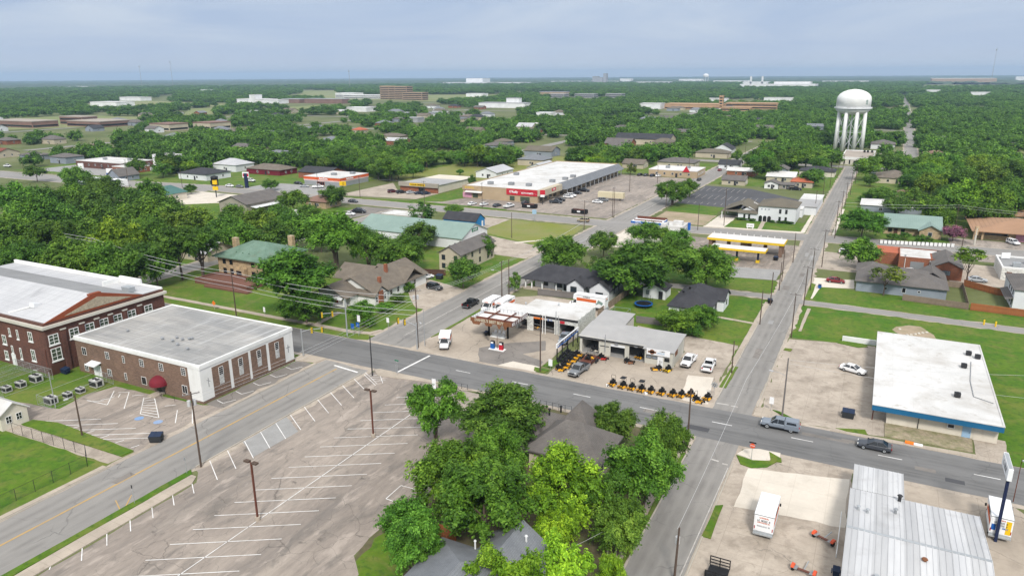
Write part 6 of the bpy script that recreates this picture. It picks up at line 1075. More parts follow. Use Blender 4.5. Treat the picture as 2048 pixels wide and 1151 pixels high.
t = B('orange_striped_store', 'grey block store with an orange and white striped parapet', -258, 302, 'shop'); MB().box(-270, -246.2, 290.5, 313.6, 0, 2.4).build('wall', M('az_grey'), t); f = MB().box(-270.2, -246, 290.3, 313.8, 3.0, 4.4, 0); f.box(-270.15, -246.05, 290.35, 313.75, 2.4, 2.7, 1); f.box(-270.2, -246, 290.3, 313.8, 2.7, 3.0, 0); f.box(-270.22, -245.98, 290.28, 313.82, 2.9, 3.06, 1); f.build('striped_parapet', [M('az_orange'), M('sign_white')], t); r = MB().box(-269.9, -246.3, 290.6, 313.5, 4.4, 4.44); parapet(r, -270.2, -246, 290.3, 313.8, 4.4, .2, .2, 0, 0); r.build('roof', M('white_roof'), t); text('AutoZone', t, (-257, 290.26, 3.75), 'S', 1.35, M('sign_white'), bold=.05); text('AutoZone', t, (-245.96, 298, 3.75), 'E', 1.35, M('sign_white'), bold=.05); acbox(t, -258, 300, 4.44, 2.6, 2, 1.2); acbox(t, -252, 308, 4.44, 2.4, 2, 1.2); win(t, 'S', 290.5, -259, 1.2, 5, 1.8, 'az_orange', 'glass_dark', 4, 1)
t = B('funeral_home', 'white two-storey house with arched doors, low wing and carport on a lawn', -37, 296, 'house')
w = MB().box(-40.6, -27, 288.4, 303, 0, 6.0); w.box(-48, -40.6, 288.6, 303, 0, 2.9); w.gwall(-48, -40.7, 290.5, 303, 0, 3, 5, 'y'); w.build('wall', M('white_siding'), t); r = MB().hip(-40.6, -27, 288.4, 303, 6.0, 8.4, .5, .18); r.gable(-54, -40.7, 290.5, 306, 3, 5.7, 'y', .3); r.slab((-48.2, 288, 2.9), (-40.7, 288, 2.9), (-40.7, 290.4, 3.7), (-48.2, 290.4, 3.7), .12); r.slab((-54.6, 288.4, 3.1), (-48.3, 288.4, 3.1), (-48.3, 303, 4.2), (-54.6, 303, 3.1), .15); r.build('roof', M('shingle_olive'), t)
for x, y in ((-54.2, 288.8), (-54.2, 295), (-54.2, 301)): MB().box(x - .14, x + .14, y - .14, y + .14, 0, 3.0).build('carport_post', M('white_paint'), t)
for x in (-39.6, -38, -36.4):
    d = MB(); d.prism3([(x - .65, 288.34, 0), (x + .65, 288.34, 0), (x + .65, 288.34, 1.7)] + [(x + .65 * math.cos(a), 288.34, 1.7 + .65 * math.sin(a)) for a in (.5, 1.05, 1.57, 2.09, 2.64)] + [(x - .65, 288.34, 1.7)], (0, -.06, 0)); d.build('arched_door', M('glass_dark'), t)
for x in (-32.6, -30.4):
    for z in (1.5, 4.4): win(t, 'S', 288.4, x, z, .9, 1.7, 'grey_metal', 'glass_dark', 1, 2)
for x in (-45.6, -43.8): win(t, 'S', 288.6, x, 1.5, .8, 1.8, 'grey_metal', 'glass_dark', 1, 2)
for y in (292, 298): win(t, 'E', -27, y, 4.3, .9, 1.6, 'white_trim', 'glass_dark', 1, 2)
for x in (-39.3, -38, -36.7): MB().box(x - .2, x + .2, 288.3, 288.4, 4.6, 5.1).build('wall_vent', M('grey_siding'), t)
t = B('white_annexe', 'flat white metal building behind the white funeral home', -25, 320); MB().box(-29.2, -21.6, 310, 343, 0, 3.3).build('wall', M('white_siding'), t); r = MB().slab((-29.6, 309.6, 3.5), (-21.2, 309.6, 3.5), (-21.2, 327, 3.7), (-29.6, 327, 3.7), .2, 1); r.slab((-29.6, 327, 3.7), (-21.2, 327, 3.7), (-21.2, 343.4, 3.6), (-29.6, 343.4, 3.6), .2, 0); r.slab((-33, 303, 3.3), (-26, 303, 3.3), (-26, 309.6, 3.5), (-33, 309.6, 3.5), .2, 0); r.build('roof', [M('white_roof'), M('metal_grey_roof')], t); MB().box(-33, -26, 303.2, 309.6, 0, 3.1).build('link_wall', M('white_siding'), t)
t = B('lawn_sign', 'white roadside name board on the lawn before the white funeral home', -40.6, 272.6, 'sign'); MB().box(-42, -39.4, 272.5, 272.7, .5, 1.9).build('board', M('sign_white'), t); [MB().box(x - .1, x + .1, 272.5, 272.7, 0, .5).build('post', M('white_paint'), t) for x in (-41.6, -39.8)]; scrawl(t, (-40.7, 272.48, 1.2), 'S', 2.1, .3, 'dark_metal')
t = B('green_roof_house', 'long brick house with a pale green metal roof behind the round tree', 12, 292, 'house'); w = MB().box(3, 20.5, 284.5, 303, 0, 2.7); w.gwall(14, 20.6, 281, 284.5, 0, 2.7, 4.4, 'y'); w.build('wall', M('buff_stone'), t); r = MB().gable(3, 20.5, 283.6, 304, 2.75, 5.6, 'x', .5); r.gable(14, 20.6, 280.8, 288, 2.8, 4.6, 'y', .5); r.build('roof', M('metal_green'), t); [win(t, 'S', 284.5, x, 1.4, 1.2, 1.4, 'dark_metal', 'glass_dark') for x in (5, 9)]; win(t, 'S', 281, 17.2, 1.5, 1.3, 1.5, 'white_trim', 'glass'); door(t, 'S', 284.5, 6.8, 0, 1, 2.1, 'door_brown')
t = B('orange_roof_office', 'low brick office with a broad orange shingle roof at the right edge', 40, 298, 'office'); MB().box(31.5, 56, 288.4, 312, 0, 2.9).build('wall', M('buff_stone'), t); MB().hip(30, 58, 286, 314, 2.9, 6.0, .4, .25).build('roof', M('shingle_tan'), t); [MB().box(x - .3, x + .3, 286.6, 287.2, 0, 2.9).build('pier', M('buff_stone'), t) for x in (30.6, 33, 40.8)]; win(t, 'S', 288.4, 37, 1.9, 6.4, .7, 'dark_metal', 'glass_dark', 6, 1); MB().box(42.6, 46, 288.2, 288.4, 0, 2.6).build('painted_wall', M('pink_wall'), t)
t = B('orange_brick_store', 'orange-brick store with a flat white roof by the bare tree', 12, 236); w = MB().box(7.4, 20.8, 231, 244, 0, 3.7); w.box(1.2, 7.4, 237, 246, 0, 3.5); w.gwall(15.6, 22.8, 224.6, 240, 0, 3.4, 5.0, 'y'); w.build('wall', M('orange_brick'), t); r = MB().box(7.5, 15.4, 231.1, 243.9, 3.7, 3.76); r.box(15.4, 20.7, 240.2, 243.9, 3.7, 3.76); parapet(r, 7.4, 20.8, 231, 244, 3.7, .3, .25, 1, .02); r.build('roof', [M('white_roof'), M('orange_brick')], t); MB().box(1.3, 7.3, 237.1, 245.9, 3.5, 3.56).build('side_roof', M('roof_rust'), t); MB().gable(15.6, 22.8, 224.6, 240, 3.4, 5.1, 'y', .35).build('gable_roof', M('shingle_taupe'), t); win(t, 'S', 224.6, 19, 1.9, 2.0, 1.3, 'dark_metal', 'glass_pale', 4, 2); MB().box(10.4, 13.8, 230.9, 231, 0, 2.8).build('shutter', M('grey_metal'), t); vent(t, 17.6, 242, 3.76, .3, .4, 'dark_metal'); vent(t, 9, 233, 3.76, .2, .3, 'grey_metal')
for x in (9, 15.2): MB().tube((x, 230.8, 0), (x, 230.8, 3.6), .08, .08, 6).build('downpipe', M('white_paint'), t)
fa = MB(); fb = MB(); 
for i in range(18): x = 2.2 + i * 1.22; fa.box(x, x + .9, 265.6 + i * .24, 265.66 + i * .24, .15, 1.3); fb.box(x - .16, x - .02, 265.58 + i * .24, 265.68 + i * .24, 0, 1.4)
t = B('picket_fence', 'white panelled fence with dark posts along the cross road', 12, 267, 'fence'); fa.build('panel', M('white_paint'), t); fb.build('post', M('dark_metal'), t)
t = B('grey_house', 'new grey-sided house with a dark grey hip roof beside the grassy lot', 7.5, 212, 'house'); w = MB().box(-2.4, 18, 202.6, 218, 0, 2.7); w.box(-2.6, 4, 214, 222, 0, 2.7); w.build('wall', M('grey_siding'), t); r = MB().hip(-2.4, 18, 202.4, 218.2, 2.7, 5.6, .45, .18); r.hip(-2.8, 4.2, 213, 222.2, 2.7, 4.6, .4, .18); r.gable(12, 18, 212, 221, 2.8, 4.6, 'y', .4); r.build('roof', M('shingle_taupe'), t); [win(t, 'S', 202.6, x, 1.5, a, h_, 'white_trim', 'glass_dark') for x, a, h_ in ((4.4, .8, .7), (8.6, .9, 1.3), (12, .7, .5))]; MB().box(-2.5, -2.4, 203.6, 206.4, 0, 2.2).build('garage_door', M('white_trim'), t); door(t, 'W', -2.4, 208, 0, 1, 2.1, 'door_dark')
fence('weathered short board fence around the grey house garden', [(8.4, 198.4), (22.4, 196.8), (22.6, 217), (18.6, 217)], 1.6, 'wood_fence'); fence('new red-brown fence along the right edge of the grassy field', [(22.8, 196.6), (48, 195.4)], 1.8, 'wood_fence_red'); fence('further new red-brown fence behind the grassy yard', [(23, 219.5), (30, 213.6), (33, 213.2)], 1.8, 'wood_fence_red'); fence('dark red board fence behind the green-roofed house', [(5.6, 312), (24, 314)], 2.2, 'wood_fence_dark', name='board_fence'); fence('dark brown fence between the bungalow yard and the cream flats', [(-123, 166), (-112.5, 166.5), (-107, 168.4)], 1.8, 'wood_fence_dark')
t = B('white_house', 'white two-storey house cut by the right edge', 37, 206, 'house'); MB().box(31.6, 44, 201, 217, 0, 5).build('wall', M('white_siding'), t); MB().hip(31.6, 44, 201, 217, 5, 7.2, .4, .18).build('roof', M('shingle_taupe'), t); MB().slab((30, 201, 2.5), (31.6, 201, 3), (31.6, 212, 3), (30, 212, 2.5), .12).build('porch_roof', M('shingle_taupe'), t); [win(t, 'W', 31.6, y, z, .9, 1.3, 'dark_metal', 'glass_dark') for y in (203, 206, 209) for z in (1.5, 4)]
t = B('flat_shop', 'low white shop with rooftop machinery at the right edge', 40, 236); MB().box(32.4, 50, 231, 246, 0, 3.3).build('wall', M('light_block'), t); r = MB().box(32.6, 49.8, 231.2, 245.8, 3.3, 3.36); parapet(r, 32.4, 50, 231, 246, 3.3, .5, .3, 1); r.build('roof', [M('flat_mid_roof'), M('white_paint')], t); [acbox(t, x, y, 3.36, 1.8, 1.5, 1.2, 'galv') for x, y in ((36, 234), (39.4, 239), (43, 235))]; MB().rbox(34.4, 243, 4.4, 2.4, .2, 1.6, .4).build('sign_back', M('sign_white'), t); MB().box(33.6, 34.9, 230.94, 231, .5, 2.4).build('rust_stain_panel', M('rust_paint'), t)
# fire station under the water tower, tower
t = B('fire_station', 'pale stone fire station with tall narrow windows below the water tower', -14, 525, 'fire station'); MB().box(-23.8, -5.6, 499, 548, 0, 4.2).build('wall', M('limestone'), t); r = MB().box(-23.6, -5.8, 499.2, 547.8, 4.2, 4.26); parapet(r, -23.8, -5.6, 499, 548, 4.2, .5, .4, 1); r.build('roof', [M('gravel_roof'), M('white_paint')], t); MB().box(-23.9, -5.5, 498.9, 499, 3.3, 4.0).build('name_band', M('white_paint'), t); [win(t, 'S', 499, x, 1.7, .8, 2.6, 'dark_metal', 'glass_dark') for x in (-21.8, -18.8, -11, -8.4)]; MB().box(-16.6, -13.4, 498.9, 499, 0, 2.6).build('entrance', M('glass_dark'), t); [acbox(t, x, 538, 4.26, 1.3, 2, 1.4, 'dark_metal') for x in (-12, -10, -7.5)]; MB().box(-5.6, 2, 530, 548, 2.6, 3.2).build('side_canopy', M('gravel_roof'), t); [MB().box(1.5, 1.8, y, y + .3, 0, 2.6).build('canopy_post', M('dark_metal'), t) for y in (531, 546)]
t = B('water_tower', 'white water tower with a fat drum on tall tubular legs', -24.5, 596, 'water tower'); tx, ty = -24.5, 596; Ht = 43.5
tk = MB().lathe([(3.2, 25.6), (9.2, 26.6), (11.4, 28.6), (11.5, 30.4)], 32, 0, (tx, ty)); tk.lathe([(11.6, 30.4), (11.6, 36.6), (11.2, 38.2), (9.9, 40.1), (7.6, 41.7), (4.4, 42.9), (.6, 43.5)], 32, 0, (tx, ty)); o = tk.build('tank', M('white_paint'), t, True)
MB().lathe([(11.6, 30.0), (12.7, 30.0), (12.7, 30.9), (11.6, 30.9)], 32, 0, (tx, ty)).build('balcony', M('white_metal'), t)
em = MB()
for k in range(9): a = -.62 + .05 * (k % 3); z = 33.4 + 1.1 * (k // 3) + .3 * (k % 2); em.rbox(tx + 11.62 * math.cos(a - .12), ty + 11.62 * math.sin(a - .12), z, .12, .55, .75, a - .12)
em.build('emblem', M('metal_green'), t); rings = [[], []]
for k in range(8):
    a = 2 * math.pi * (k + .5) / 8; c, s_ = math.cos(a), math.sin(a); MB().tube((tx + 9.7 * c, ty + 9.7 * s_, 0), (tx + 9.3 * c, ty + 9.3 * s_, 29), 1.35, 1.2, 12).build('leg', M('white_paint'), t, True)
br = MB()
for k in range(8):
    a, b_ = 2 * math.pi * (k + .5) / 8, 2 * math.pi * (k + 1.5) / 8
    for z0, z1 in ((1, 13.5), (13.5, 27)):
        for p, q in ((a, b_), (b_, a)): br.tube((tx + 10 * math.cos(p), ty + 10 * math.sin(p), z0), (tx + 10 * math.cos(q), ty + 10 * math.sin(q), z1), .12, .12, 5)
    br.tube((tx + 10 * math.cos(a), ty + 10 * math.sin(a), 13.5), (tx + 10 * math.cos(b_), ty + 10 * math.sin(b_), 13.5), .15, .15, 5)
br.build('bracing', M('white_metal'), t); MB().tube((tx, ty, 0), (tx, ty, 26), .5, .5, 12).build('riser_pipe', M('white_paint'), t)
# smaller houses and shops, one generic builder
def house(label, cx, cy, w, d, h=2.8, rh=2.2, wall='white_siding', roof='shingle_taupe', kind='hip', axis=None, wins=2, chim=False, name='house', cat='house', group=None):
    t = B(name, label, cx, cy, cat, group); x0, x1, y0, y1 = cx - w / 2, cx + w / 2, cy - d / 2, cy + d / 2; axis = axis or ('x' if w >= d else 'y')
    b = MB()
    if kind == 'gable': b.gwall(x0, x1, y0, y1, 0, h, h + rh, axis)
    else: b.box(x0, x1, y0, y1, 0, h)
    b.build('wall', M(wall), t); r = MB()
    if kind == 'gable': r.gable(x0, x1, y0, y1, h, h + rh, axis, .5)
    elif kind == 'hip': r.hip(x0, x1, y0, y1, h, h + rh, .5)
    else: r.box(x0 + .2, x1 - .2, y0 + .2, y1 - .2, h, h + .08); parapet(r, x0, x1, y0, y1, h, .35, .25, 0)
    ro = r.build('roof', M(roof), t)
    if chim: MB().box(cx - .5, cx + .5, cy - .4, cy + .4, h, h + rh + 1).build('chimney', M('orange_brick'), ro)
    if kind == 'flat' and w > 12: acbox(t, cx - w * .2, cy, h + .05, 2.2, 1.8, 1.3); acbox(t, cx + w * .2, cy + d * .2, h + .05, 2, 1.6, 1.2)
    for k in range(wins):
        win(t, 'S', y0, x0 + w * (k + 1) / (wins + 1), h * .52, 1.2, 1.3, 'white_trim', 'glass_dark', 2, 1)
        if d > 6: win(t, 'W' if cx > 5 else 'E', x0 if cx > 5 else x1, y0 + d * (k + 1) / (wins + 1), h * .52, 1.2, 1.3, 'white_trim', 'glass_dark', 2, 1)
    door(t, 'S', y0, cx + w * .08, 0, 1, 2.1, 'door_dark'); return t
for a in [('white double garage with a grey gable roof behind the dark car park', -67, 385, 11.5, 9, 2.7, 1.8, 'cream', 'shingle_taupe', 'gable'), ('house with a bright white metal roof behind the double garage', -70, 424, 15, 12, 2.8, 1.2, 'orange_brick', 'white_roof', 'gable'), ('small white hut with a red sign by the dark car park', -48, 380, 6.4, 7, 2.6, 1.2, 'white_paint', 'shingle_taupe', 'gable'), ('low carport shed between the white hut and the rust-roofed house', -41, 381, 7, 6, 2.2, .8, 'taupe', 'shingle_taupe', 'gable'), ('house with a rusty orange tin roof behind the parked black truck', -35, 392, 10, 12, 2.8, 2.6, 'cream', 'roof_rust', 'hip'), ('white metal-roofed house behind the rust-roofed house', -47, 409, 14, 13, 2.8, 2, 'cream', 'white_roof', 'gable'), ('grey-blue cottage under the dark trees', -52, 440, 9, 11, 2.8, 2, 'grey_siding', 'shingle_taupe', 'gable'), ('long charcoal-roofed house left of the street to the fire station', -32, 440, 18, 14, 2.8, 2.2, 'cream_block', 'shingle_dark', 'hip'), ('navy-roofed house beyond the white tin roof', -82, 452, 12, 10, 2.8, 2.2, 'white_siding', 'shingle_dark', 'gable'), ('tan hip-roofed house right of the street to the fire station', 6, 430, 17, 20, 2.8, 3, 'cream', 'shingle_brown', 'hip'), ('white-tin-roofed house behind the dark red fence', 5, 337, 22, 16, 2.6, 1.6, 'grey_siding', 'white_roof', 'hip'), ('brown-roofed house behind the white tin roof', 11, 362, 14, 12, 2.8, 2.6, 'cream', 'far_brown', 'hip'), ('pale green house near the far straight road', -2, 622, 16, 18, 3.6, 3, 'white_siding', 'shingle_taupe', 'hip'), ('cream house with a dark roof beyond the auto parts car park', -135, 432, 13, 11, 2.8, 2.2, 'cream', 'shingle_brown', 'gable'), ('white barn with a tin roof behind the strip mall', -195, 362, 13, 20, 3.2, 2.2, 'white_siding', 'silver_roof', 'gable'), ('second tin-roofed barn behind the strip mall', -178, 390, 12, 18, 3.2, 2.4, 'white_siding', 'silver_roof', 'gable'), ('white bungalow with a dark hip roof beside the highway', -340, 287, 22, 17, 3.2, 2.6, 'white_siding', 'shingle_dark', 'hip'), ('white house with a steep dark gable among the trees', -104, 545, 13, 15, 3, 3.4, 'white_siding', 'shingle_dark', 'gable'), ('pale blue house under a white roof far in the canopy', -330, 720, 14, 12, 3.5, 2.2, 'pale_blue', 'white_roof', 'gable'), ('white gabled house deep in the canopy left of the water tower', -105, 742, 16, 14, 3.4, 4, 'white_siding', 'shingle_taupe', 'gable'), ('house with a red porch behind the strip mall', -188, 470, 12, 11, 3, 2.4, 'door_red', 'silver_roof', 'gable'), ('red-roofed house in the far canopy', -470, 590, 12, 11, 3.2, 2.6, 'cream', 'roof_rust', 'hip'), ('cream brick building with a brown roof among the left trees', -545, 360, 14, 14, 3, 2.2, 'cream', 'far_brown', 'gable'), ('long red-roofed hall cut by the left edge', -575, 305, 30, 16, 3.4, 3, 'cream', 'roof_red', 'gable'), ('grey gabled chapel beside the highway trees', -375, 262, 10, 12, 3, 3.4, 'grey_siding', 'shingle_taupe', 'gable'), ('brown-roofed lodge near the red sign', -320, 318, 26, 14, 3, 2.6, 'maroon', 'shingle_brown', 'hip'), ('grey-roofed house in the right woods', 38, 700, 14, 14, 3, 2.6, 'cream', 'shingle_taupe', 'hip'), ('brown house half buried in the right woods', 36, 385, 12, 10, 2.8, 2.6, 'orange_brick', 'far_brown', 'hip'), ('white and brown house in the right woods by the straight road', 30, 560, 14, 12, 3, 2.4, 'white_siding', 'far_brown', 'hip'), ('silver shed roof among the left woods', -262, 196, 10, 8, 2.8, 1.4, 'white_siding', 'silver_roof', 'gable'), ('small white tin-roofed shed behind the gabled shop', -205, 213, 9, 8, 2.6, 1.6, 'white_siding', 'white_roof', 'gable'), ('pale house hidden behind the tall trees by the school', -187, 155, 12, 10, 2.8, 2.4, 'cream', 'silver_roof', 'gable'), ('brown tile-roofed shop near the black cars', -217, 243, 13, 10, 2.8, 2, 'buff_stone', 'far_brown', 'hip'), ('peach house behind the orange-roofed office', 50, 330, 14, 12, 3, 2.4, 'cream', 'shingle_tan', 'gable')]: house(*a)
t = house('long low shop with a red pyramid emblem beyond the car park', -103, 408, 27, 20, 3.6, 0, 'stucco_tan', 'canopy_top', 'flat', wins=5, cat='shop'); MB().prism3([(-97.5, 397.9, 3.2), (-93.5, 397.9, 3.2), (-95.5, 397.9, 6.4)], (0, -.3, 0)).build('red_emblem', M('sign_red'), t)
t = house('white garage wing joined to the barn-roofed shop', -112, 446, 22, 16, 3.4, 2.4, 'cream', 'shingle_taupe', 'hip', cat='building')
t = house('long dark-roofed apartment block in the canopy behind the car park shop', -177, 590, 46, 20, 4.5, 3.6, 'cream', 'shingle_dark', 'gable', cat='apartment building')
t = house('teal-roofed cream metal building beside the highway forecourt', -300, 224, 22, 17, 3.2, 2.2, 'cream_block', 'metal_teal', 'gable', axis='y', cat='building')
t = house('brick bank block with a white flat roof beyond the highway', -436, 300, 44, 22, 4, 0, 'red_brick', 'white_roof', 'flat', wins=6, cat='building'); t = house('lower brick wing in front of the bank block', -404, 288, 18, 12, 3.2, 0, 'orange_brick', 'white_roof', 'flat', wins=3, cat='building'); t = house('white upper block behind the brick bank', -414, 322, 16, 10, 6.5, 0, 'far_white', 'white_roof', 'flat', cat='building')
t = B('forecourt_canopy', 'white forecourt canopy with a blue stripe beside the highway', -353, 230, 'canopy'); MB().box(-364, -344, 222, 238, 4.2, 5.2).build('canopy_roof', M('white_metal'), t); MB().box(-364.1, -343.9, 221.9, 238.1, 4.4, 4.7).build('stripe', M('sign_blue'), t); [MB().box(x, x + .4, y, y + .4, 0, 4.2).build('post', M('white_paint'), t) for x in (-362, -347) for y in (224, 236)]; MB().box(-362, -352, 240, 248, 0, 3.4).build('kiosk', M('white_paint'), t)
# more small houses showing between the canopy trees
AUTO = []; hr = random.Random(21); done = [(o.location.x, o.location.y) for o in COL.objects if o.type == 'EMPTY']
while len(AUTO) < 84:
    d = 330 + 1000 * hr.random() ** 1.2; a = YAW + hr.uniform(-.5, .66); x, y = -math.sin(a) * d, math.cos(a) * d
    if y < 300 or (-225 < x < 60 and y < 420) or -30 < x < 30 or -104 < x < -70 or any((x - p) ** 2 + (y - q) ** 2 < 26 ** 2 for p, q in done): continue
    done.append((x, y)); wl, rf = hr.choice((('white', 'white_siding'), ('cream', 'cream'), ('grey', 'grey_siding'), ('brick', 'orange_brick'))), hr.choice((('charcoal', 'shingle_dark'), ('grey', 'shingle_grey'), ('brown', 'shingle_brown'), ('taupe', 'shingle_taupe'), ('tin', 'silver_roof'), ('olive', 'shingle_olive'), ('grey-brown', 'shingle_taupe')))
    t = house(None, x, y, hr.uniform(12, 22), hr.uniform(10, 15), hr.uniform(3, 4.2), hr.uniform(2, 3.6), wl[1], rf[1], hr.choice(('hip', 'gable')), wins=1); AUTO.append((x, y, t, wl[0] + '-walled house with a ' + rf[0] + ' roof'))
def bsign(name, label, x, y, h, parts_, pm='dark_metal', pr=.25): 
    t = B(name, label, x, y, 'sign'); MB().tube((x, y, 0), (x, y, h), pr, pr, 8).build('pole', M(pm), t)
    for i, (dx, z0, z1, w, m) in enumerate(parts_): MB().rbox(x + dx, y, (z0 + z1) / 2, w, .5, z1 - z0, R(20)).build('sign_box', M(m), t)
    return t
t = bsign('pole_sign', 'yellow and black sign with a mug-shaped top on a pole by the highway', -279, 240.6, 9, [(0, 5.4, 9.1, 3.4, 'black'), (.2, 6.0, 8.2, 2.2, 'sign_yellow'), (0, 3.4, 5.1, 2.6, 'sign_yellow')]); MB().lathe([(1.0, 8.9), (1.8, 9.2), (1.6, 9.8), (.4, 10.2)], 12, 0, (-279, 240.6)).build('sign_top', M('black'), t); MB().rbox(-281.2, 240.6, 6.8, 1.2, .4, 1.6).build('mug_handle', M('black'), t)
MB().rbox(-278.82, 240.35, 7.1, 2.0, .5, 1.9, R(20)).build('sign_face', M('sign_yellow'), t)
bsign('pole_sign', 'white and red sign on a thick navy pillar by the highway', -289, 269, 7.4, [(0, 5.2, 8, 3.4, 'sign_white'), (.1, 5.8, 7.3, 3.0, 'sign_red')], 'navy', .95); bsign('pole_sign', 'blue and white fuel price sign by the left forecourt', -379, 257, 6.5, [(0, 4.2, 6.6, 3.6, 'sign_white'), (0, 2.6, 4.2, 3.8, 'sign_blue')], 'white_paint'); bsign('pole_sign', 'white square sign beside the bank car park', -427, 272, 5.4, [(0, 2.4, 5.6, 3.4, 'sign_white')], 'white_paint'); t = bsign('pole_sign', 'yellow sign board on a pole between the two chain stores', -231.5, 275, 5.6, [(0, 3.8, 5.8, 3.2, 'sign_yellow')]); text('DOLLAR', t, (-231.5, 274.7, 5.2), 'S', .62, M('black')); text('GENERAL', t, (-231.5, 274.7, 4.4), 'S', .56, M('black'))
t = bsign('pole_sign', 'small red and white auto parts pylon at the corner car park', -131, 287, 5.8, [(0, 4.4, 6.4, 2.2, 'sign_red'), (0, 3.4, 4.4, 1.8, 'sign_white')], 'dark_metal', .14); bsign('pole_sign', 'pale blue banner sign on the corner by the pale field', -118, 251, 4.4, [(0, 3, 4.6, 1.6, 'pale_blue')], 'galv', .08); bsign('pole_sign', 'tan pylon sign before the orange-roofed office', 30, 277, 5.6, [(0, 3.4, 6.2, 1.1, 'buff_stone')], 'limestone', .3); bsign('pole_sign', 'blue vertical price sign behind the white corner store', -58, 251, 4.4, [(0, 2, 4.6, .9, 'sign_blue')], 'white_paint', .12)
# large landmarks of the far distance
def big(label, name, boxes, wall, cat='building', roof='white_roof', win_rows=None):
    cx = sum((b[0] + b[1]) / 2 for b in boxes) / len(boxes); cy = sum((b[2] + b[3]) / 2 for b in boxes) / len(boxes); t = B(name, label, cx, cy, cat)
    w, r, g = MB(), MB(), MB()
    for x0, x1, y0, y1, h in boxes:
        w.box(x0, x1, y0, y1, 0, h); r.box(x0 - .4, x1 + .4, y0 - .4, y1 + .4, h, h + .8)
        n = max(1, int(h / 4.2))
        if win_rows:
            for k in range(n):
                g.box(x0 + 1, x1 - 1, y0 - .15, y0 - .02, k * 4.2 + 1.4, k * 4.2 + 3.2); g.box(x1 + .02, x1 + .15, y0 + 1, y1 - 1, k * 4.2 + 1.4, k * 4.2 + 3.2)
    w.build('wall', M(wall), t); r.build('roof', M(roof), t)
    if win_rows: g.build('window_band', M('glass_dark'), t)
    return t
big('tan multi-storey hospital slab rising above the distant trees', 'hospital', [(-1100, -1074, 1466, 1492, 31), (-1072, -1052, 1462, 1490, 30), (-1050, -1016, 1456, 1482, 30), (-1014, -960, 1436, 1462, 17)], 'far_tan', 'hospital', 'far_tan', True); big('long white hospital wing left of the tan slab', 'hospital_wing', [(-1300, -1240, 1540, 1580, 12), (-1240, -1104, 1500, 1530, 9)], 'far_white', 'building', 'far_white', True)
big('orange-brick school with a slim tower across the middle distance', 'school', [(-330, -240, 1200, 1240, 8), (-240, -160, 1240, 1270, 9), (-238, -232, 1176, 1182, 22), (-236, -190, 1172, 1190, 5)], 'far_orange', 'school', 'far_orange', True); big('pale domed gymnasium left of the orange school', 'gymnasium', [(-372, -336, 1196, 1226, 8)], 'far_white'); big('white stepped factory hall right of centre on the horizon', 'factory', [(-560, -270, 3150, 3240, 14), (-440, -300, 3240, 3320, 22)], 'far_white'); big('long beige warehouse on the right horizon', 'distribution_centre', [(180, 480, 4700, 4900, 24)], 'far_tan', 'warehouse', 'far_white'); big('long white and blue factory with a tall block on the left horizon', 'factory', [(-2540, -1980, 4040, 4160, 12), (-2440, -2320, 4160, 4260, 36)], 'far_white'); big('distant white sheds with two small stacks near the factory', 'sheds', [(-680, -560, 3900, 4000, 16), (-645, -637, 3900, 3908, 42), (-590, -582, 3900, 3908, 42)], 'far_white'); big('twin grey grain silo towers on the horizon', 'grain_silo', [(-1750, -1715, 4600, 4640, 44), (-1712, -1676, 4590, 4630, 38), (-1674, -1654, 4595, 4630, 62)], 'far_grey', 'silo', 'far_grey'); big('white box plant right of the silo on the horizon', 'plant', [(-1760, -1680, 5180, 5240, 26)], 'far_white'); big('long red brick school complex at the far left', 'school', [(-940, -860, 500, 530, 7), (-860, -800, 540, 580, 6), (-905, -862, 560, 580, 9)], 'far_brown', 'school', 'gravel_roof', True); big('white sweeping-roofed church in the left distance', 'church', [(-1270, -1190, 1180, 1220, 8), (-1230, -1215, 1178, 1200, 17), (-1190, -1140, 1170, 1200, 7)], 'far_white', 'church'); big('white-roofed warehouse on the left meadow', 'warehouse', [(-1420, -1340, 945, 985, 8)], 'far_white'); big('long flat shed on the left meadow', 'shed', [(-1690, -1610, 1200, 1230, 8)], 'far_white', 'shed'); big('dark brick offices left of the hospital', 'offices', [(-1170, -1120, 1210, 1240, 8), (-1110, -1010, 1215, 1240, 9)], 'far_brown', 'office', 'far_grey'); big('white stadium press box over a long grey stand', 'stadium', [(-650, -560, 1150, 1180, 8), (-600, -575, 1160, 1170, 16)], 'far_white', 'stadium', 'far_grey'); big('low white clinic right of the hospital', 'clinic', [(-1010, -960, 1720, 1750, 8)], 'far_white', 'clinic', 'far_white'); big('beige motel block right of the hospital', 'motel', [(-880, -800, 1900, 1930, 9)], 'far_tan', 'motel', 'far_grey'); big('brown-roofed apartments in the left middle distance', 'apartments', [(-700, -670, 528, 552, 7)], 'cream', 'apartment building', 'far_brown', True); big('brown-roofed apartments with a cream gable end at the left', 'apartments', [(-672, -646, 560, 588, 7)], 'cream', 'apartment building', 'far_brown', True); big('white roofed sheds in the far right middle distance', 'sheds', [(-340, -300, 1560, 1580, 6), (-240, -180, 1640, 1660, 6)], 'far_white', 'shed'); big('grey apartment blocks far beyond the car park', 'apartments', [(-760, -720, 1700, 1730, 9), (-700, -650, 1720, 1750, 9), (-630, -590, 1750, 1780, 9)], 'far_grey', 'apartment building', 'far_grey', True)
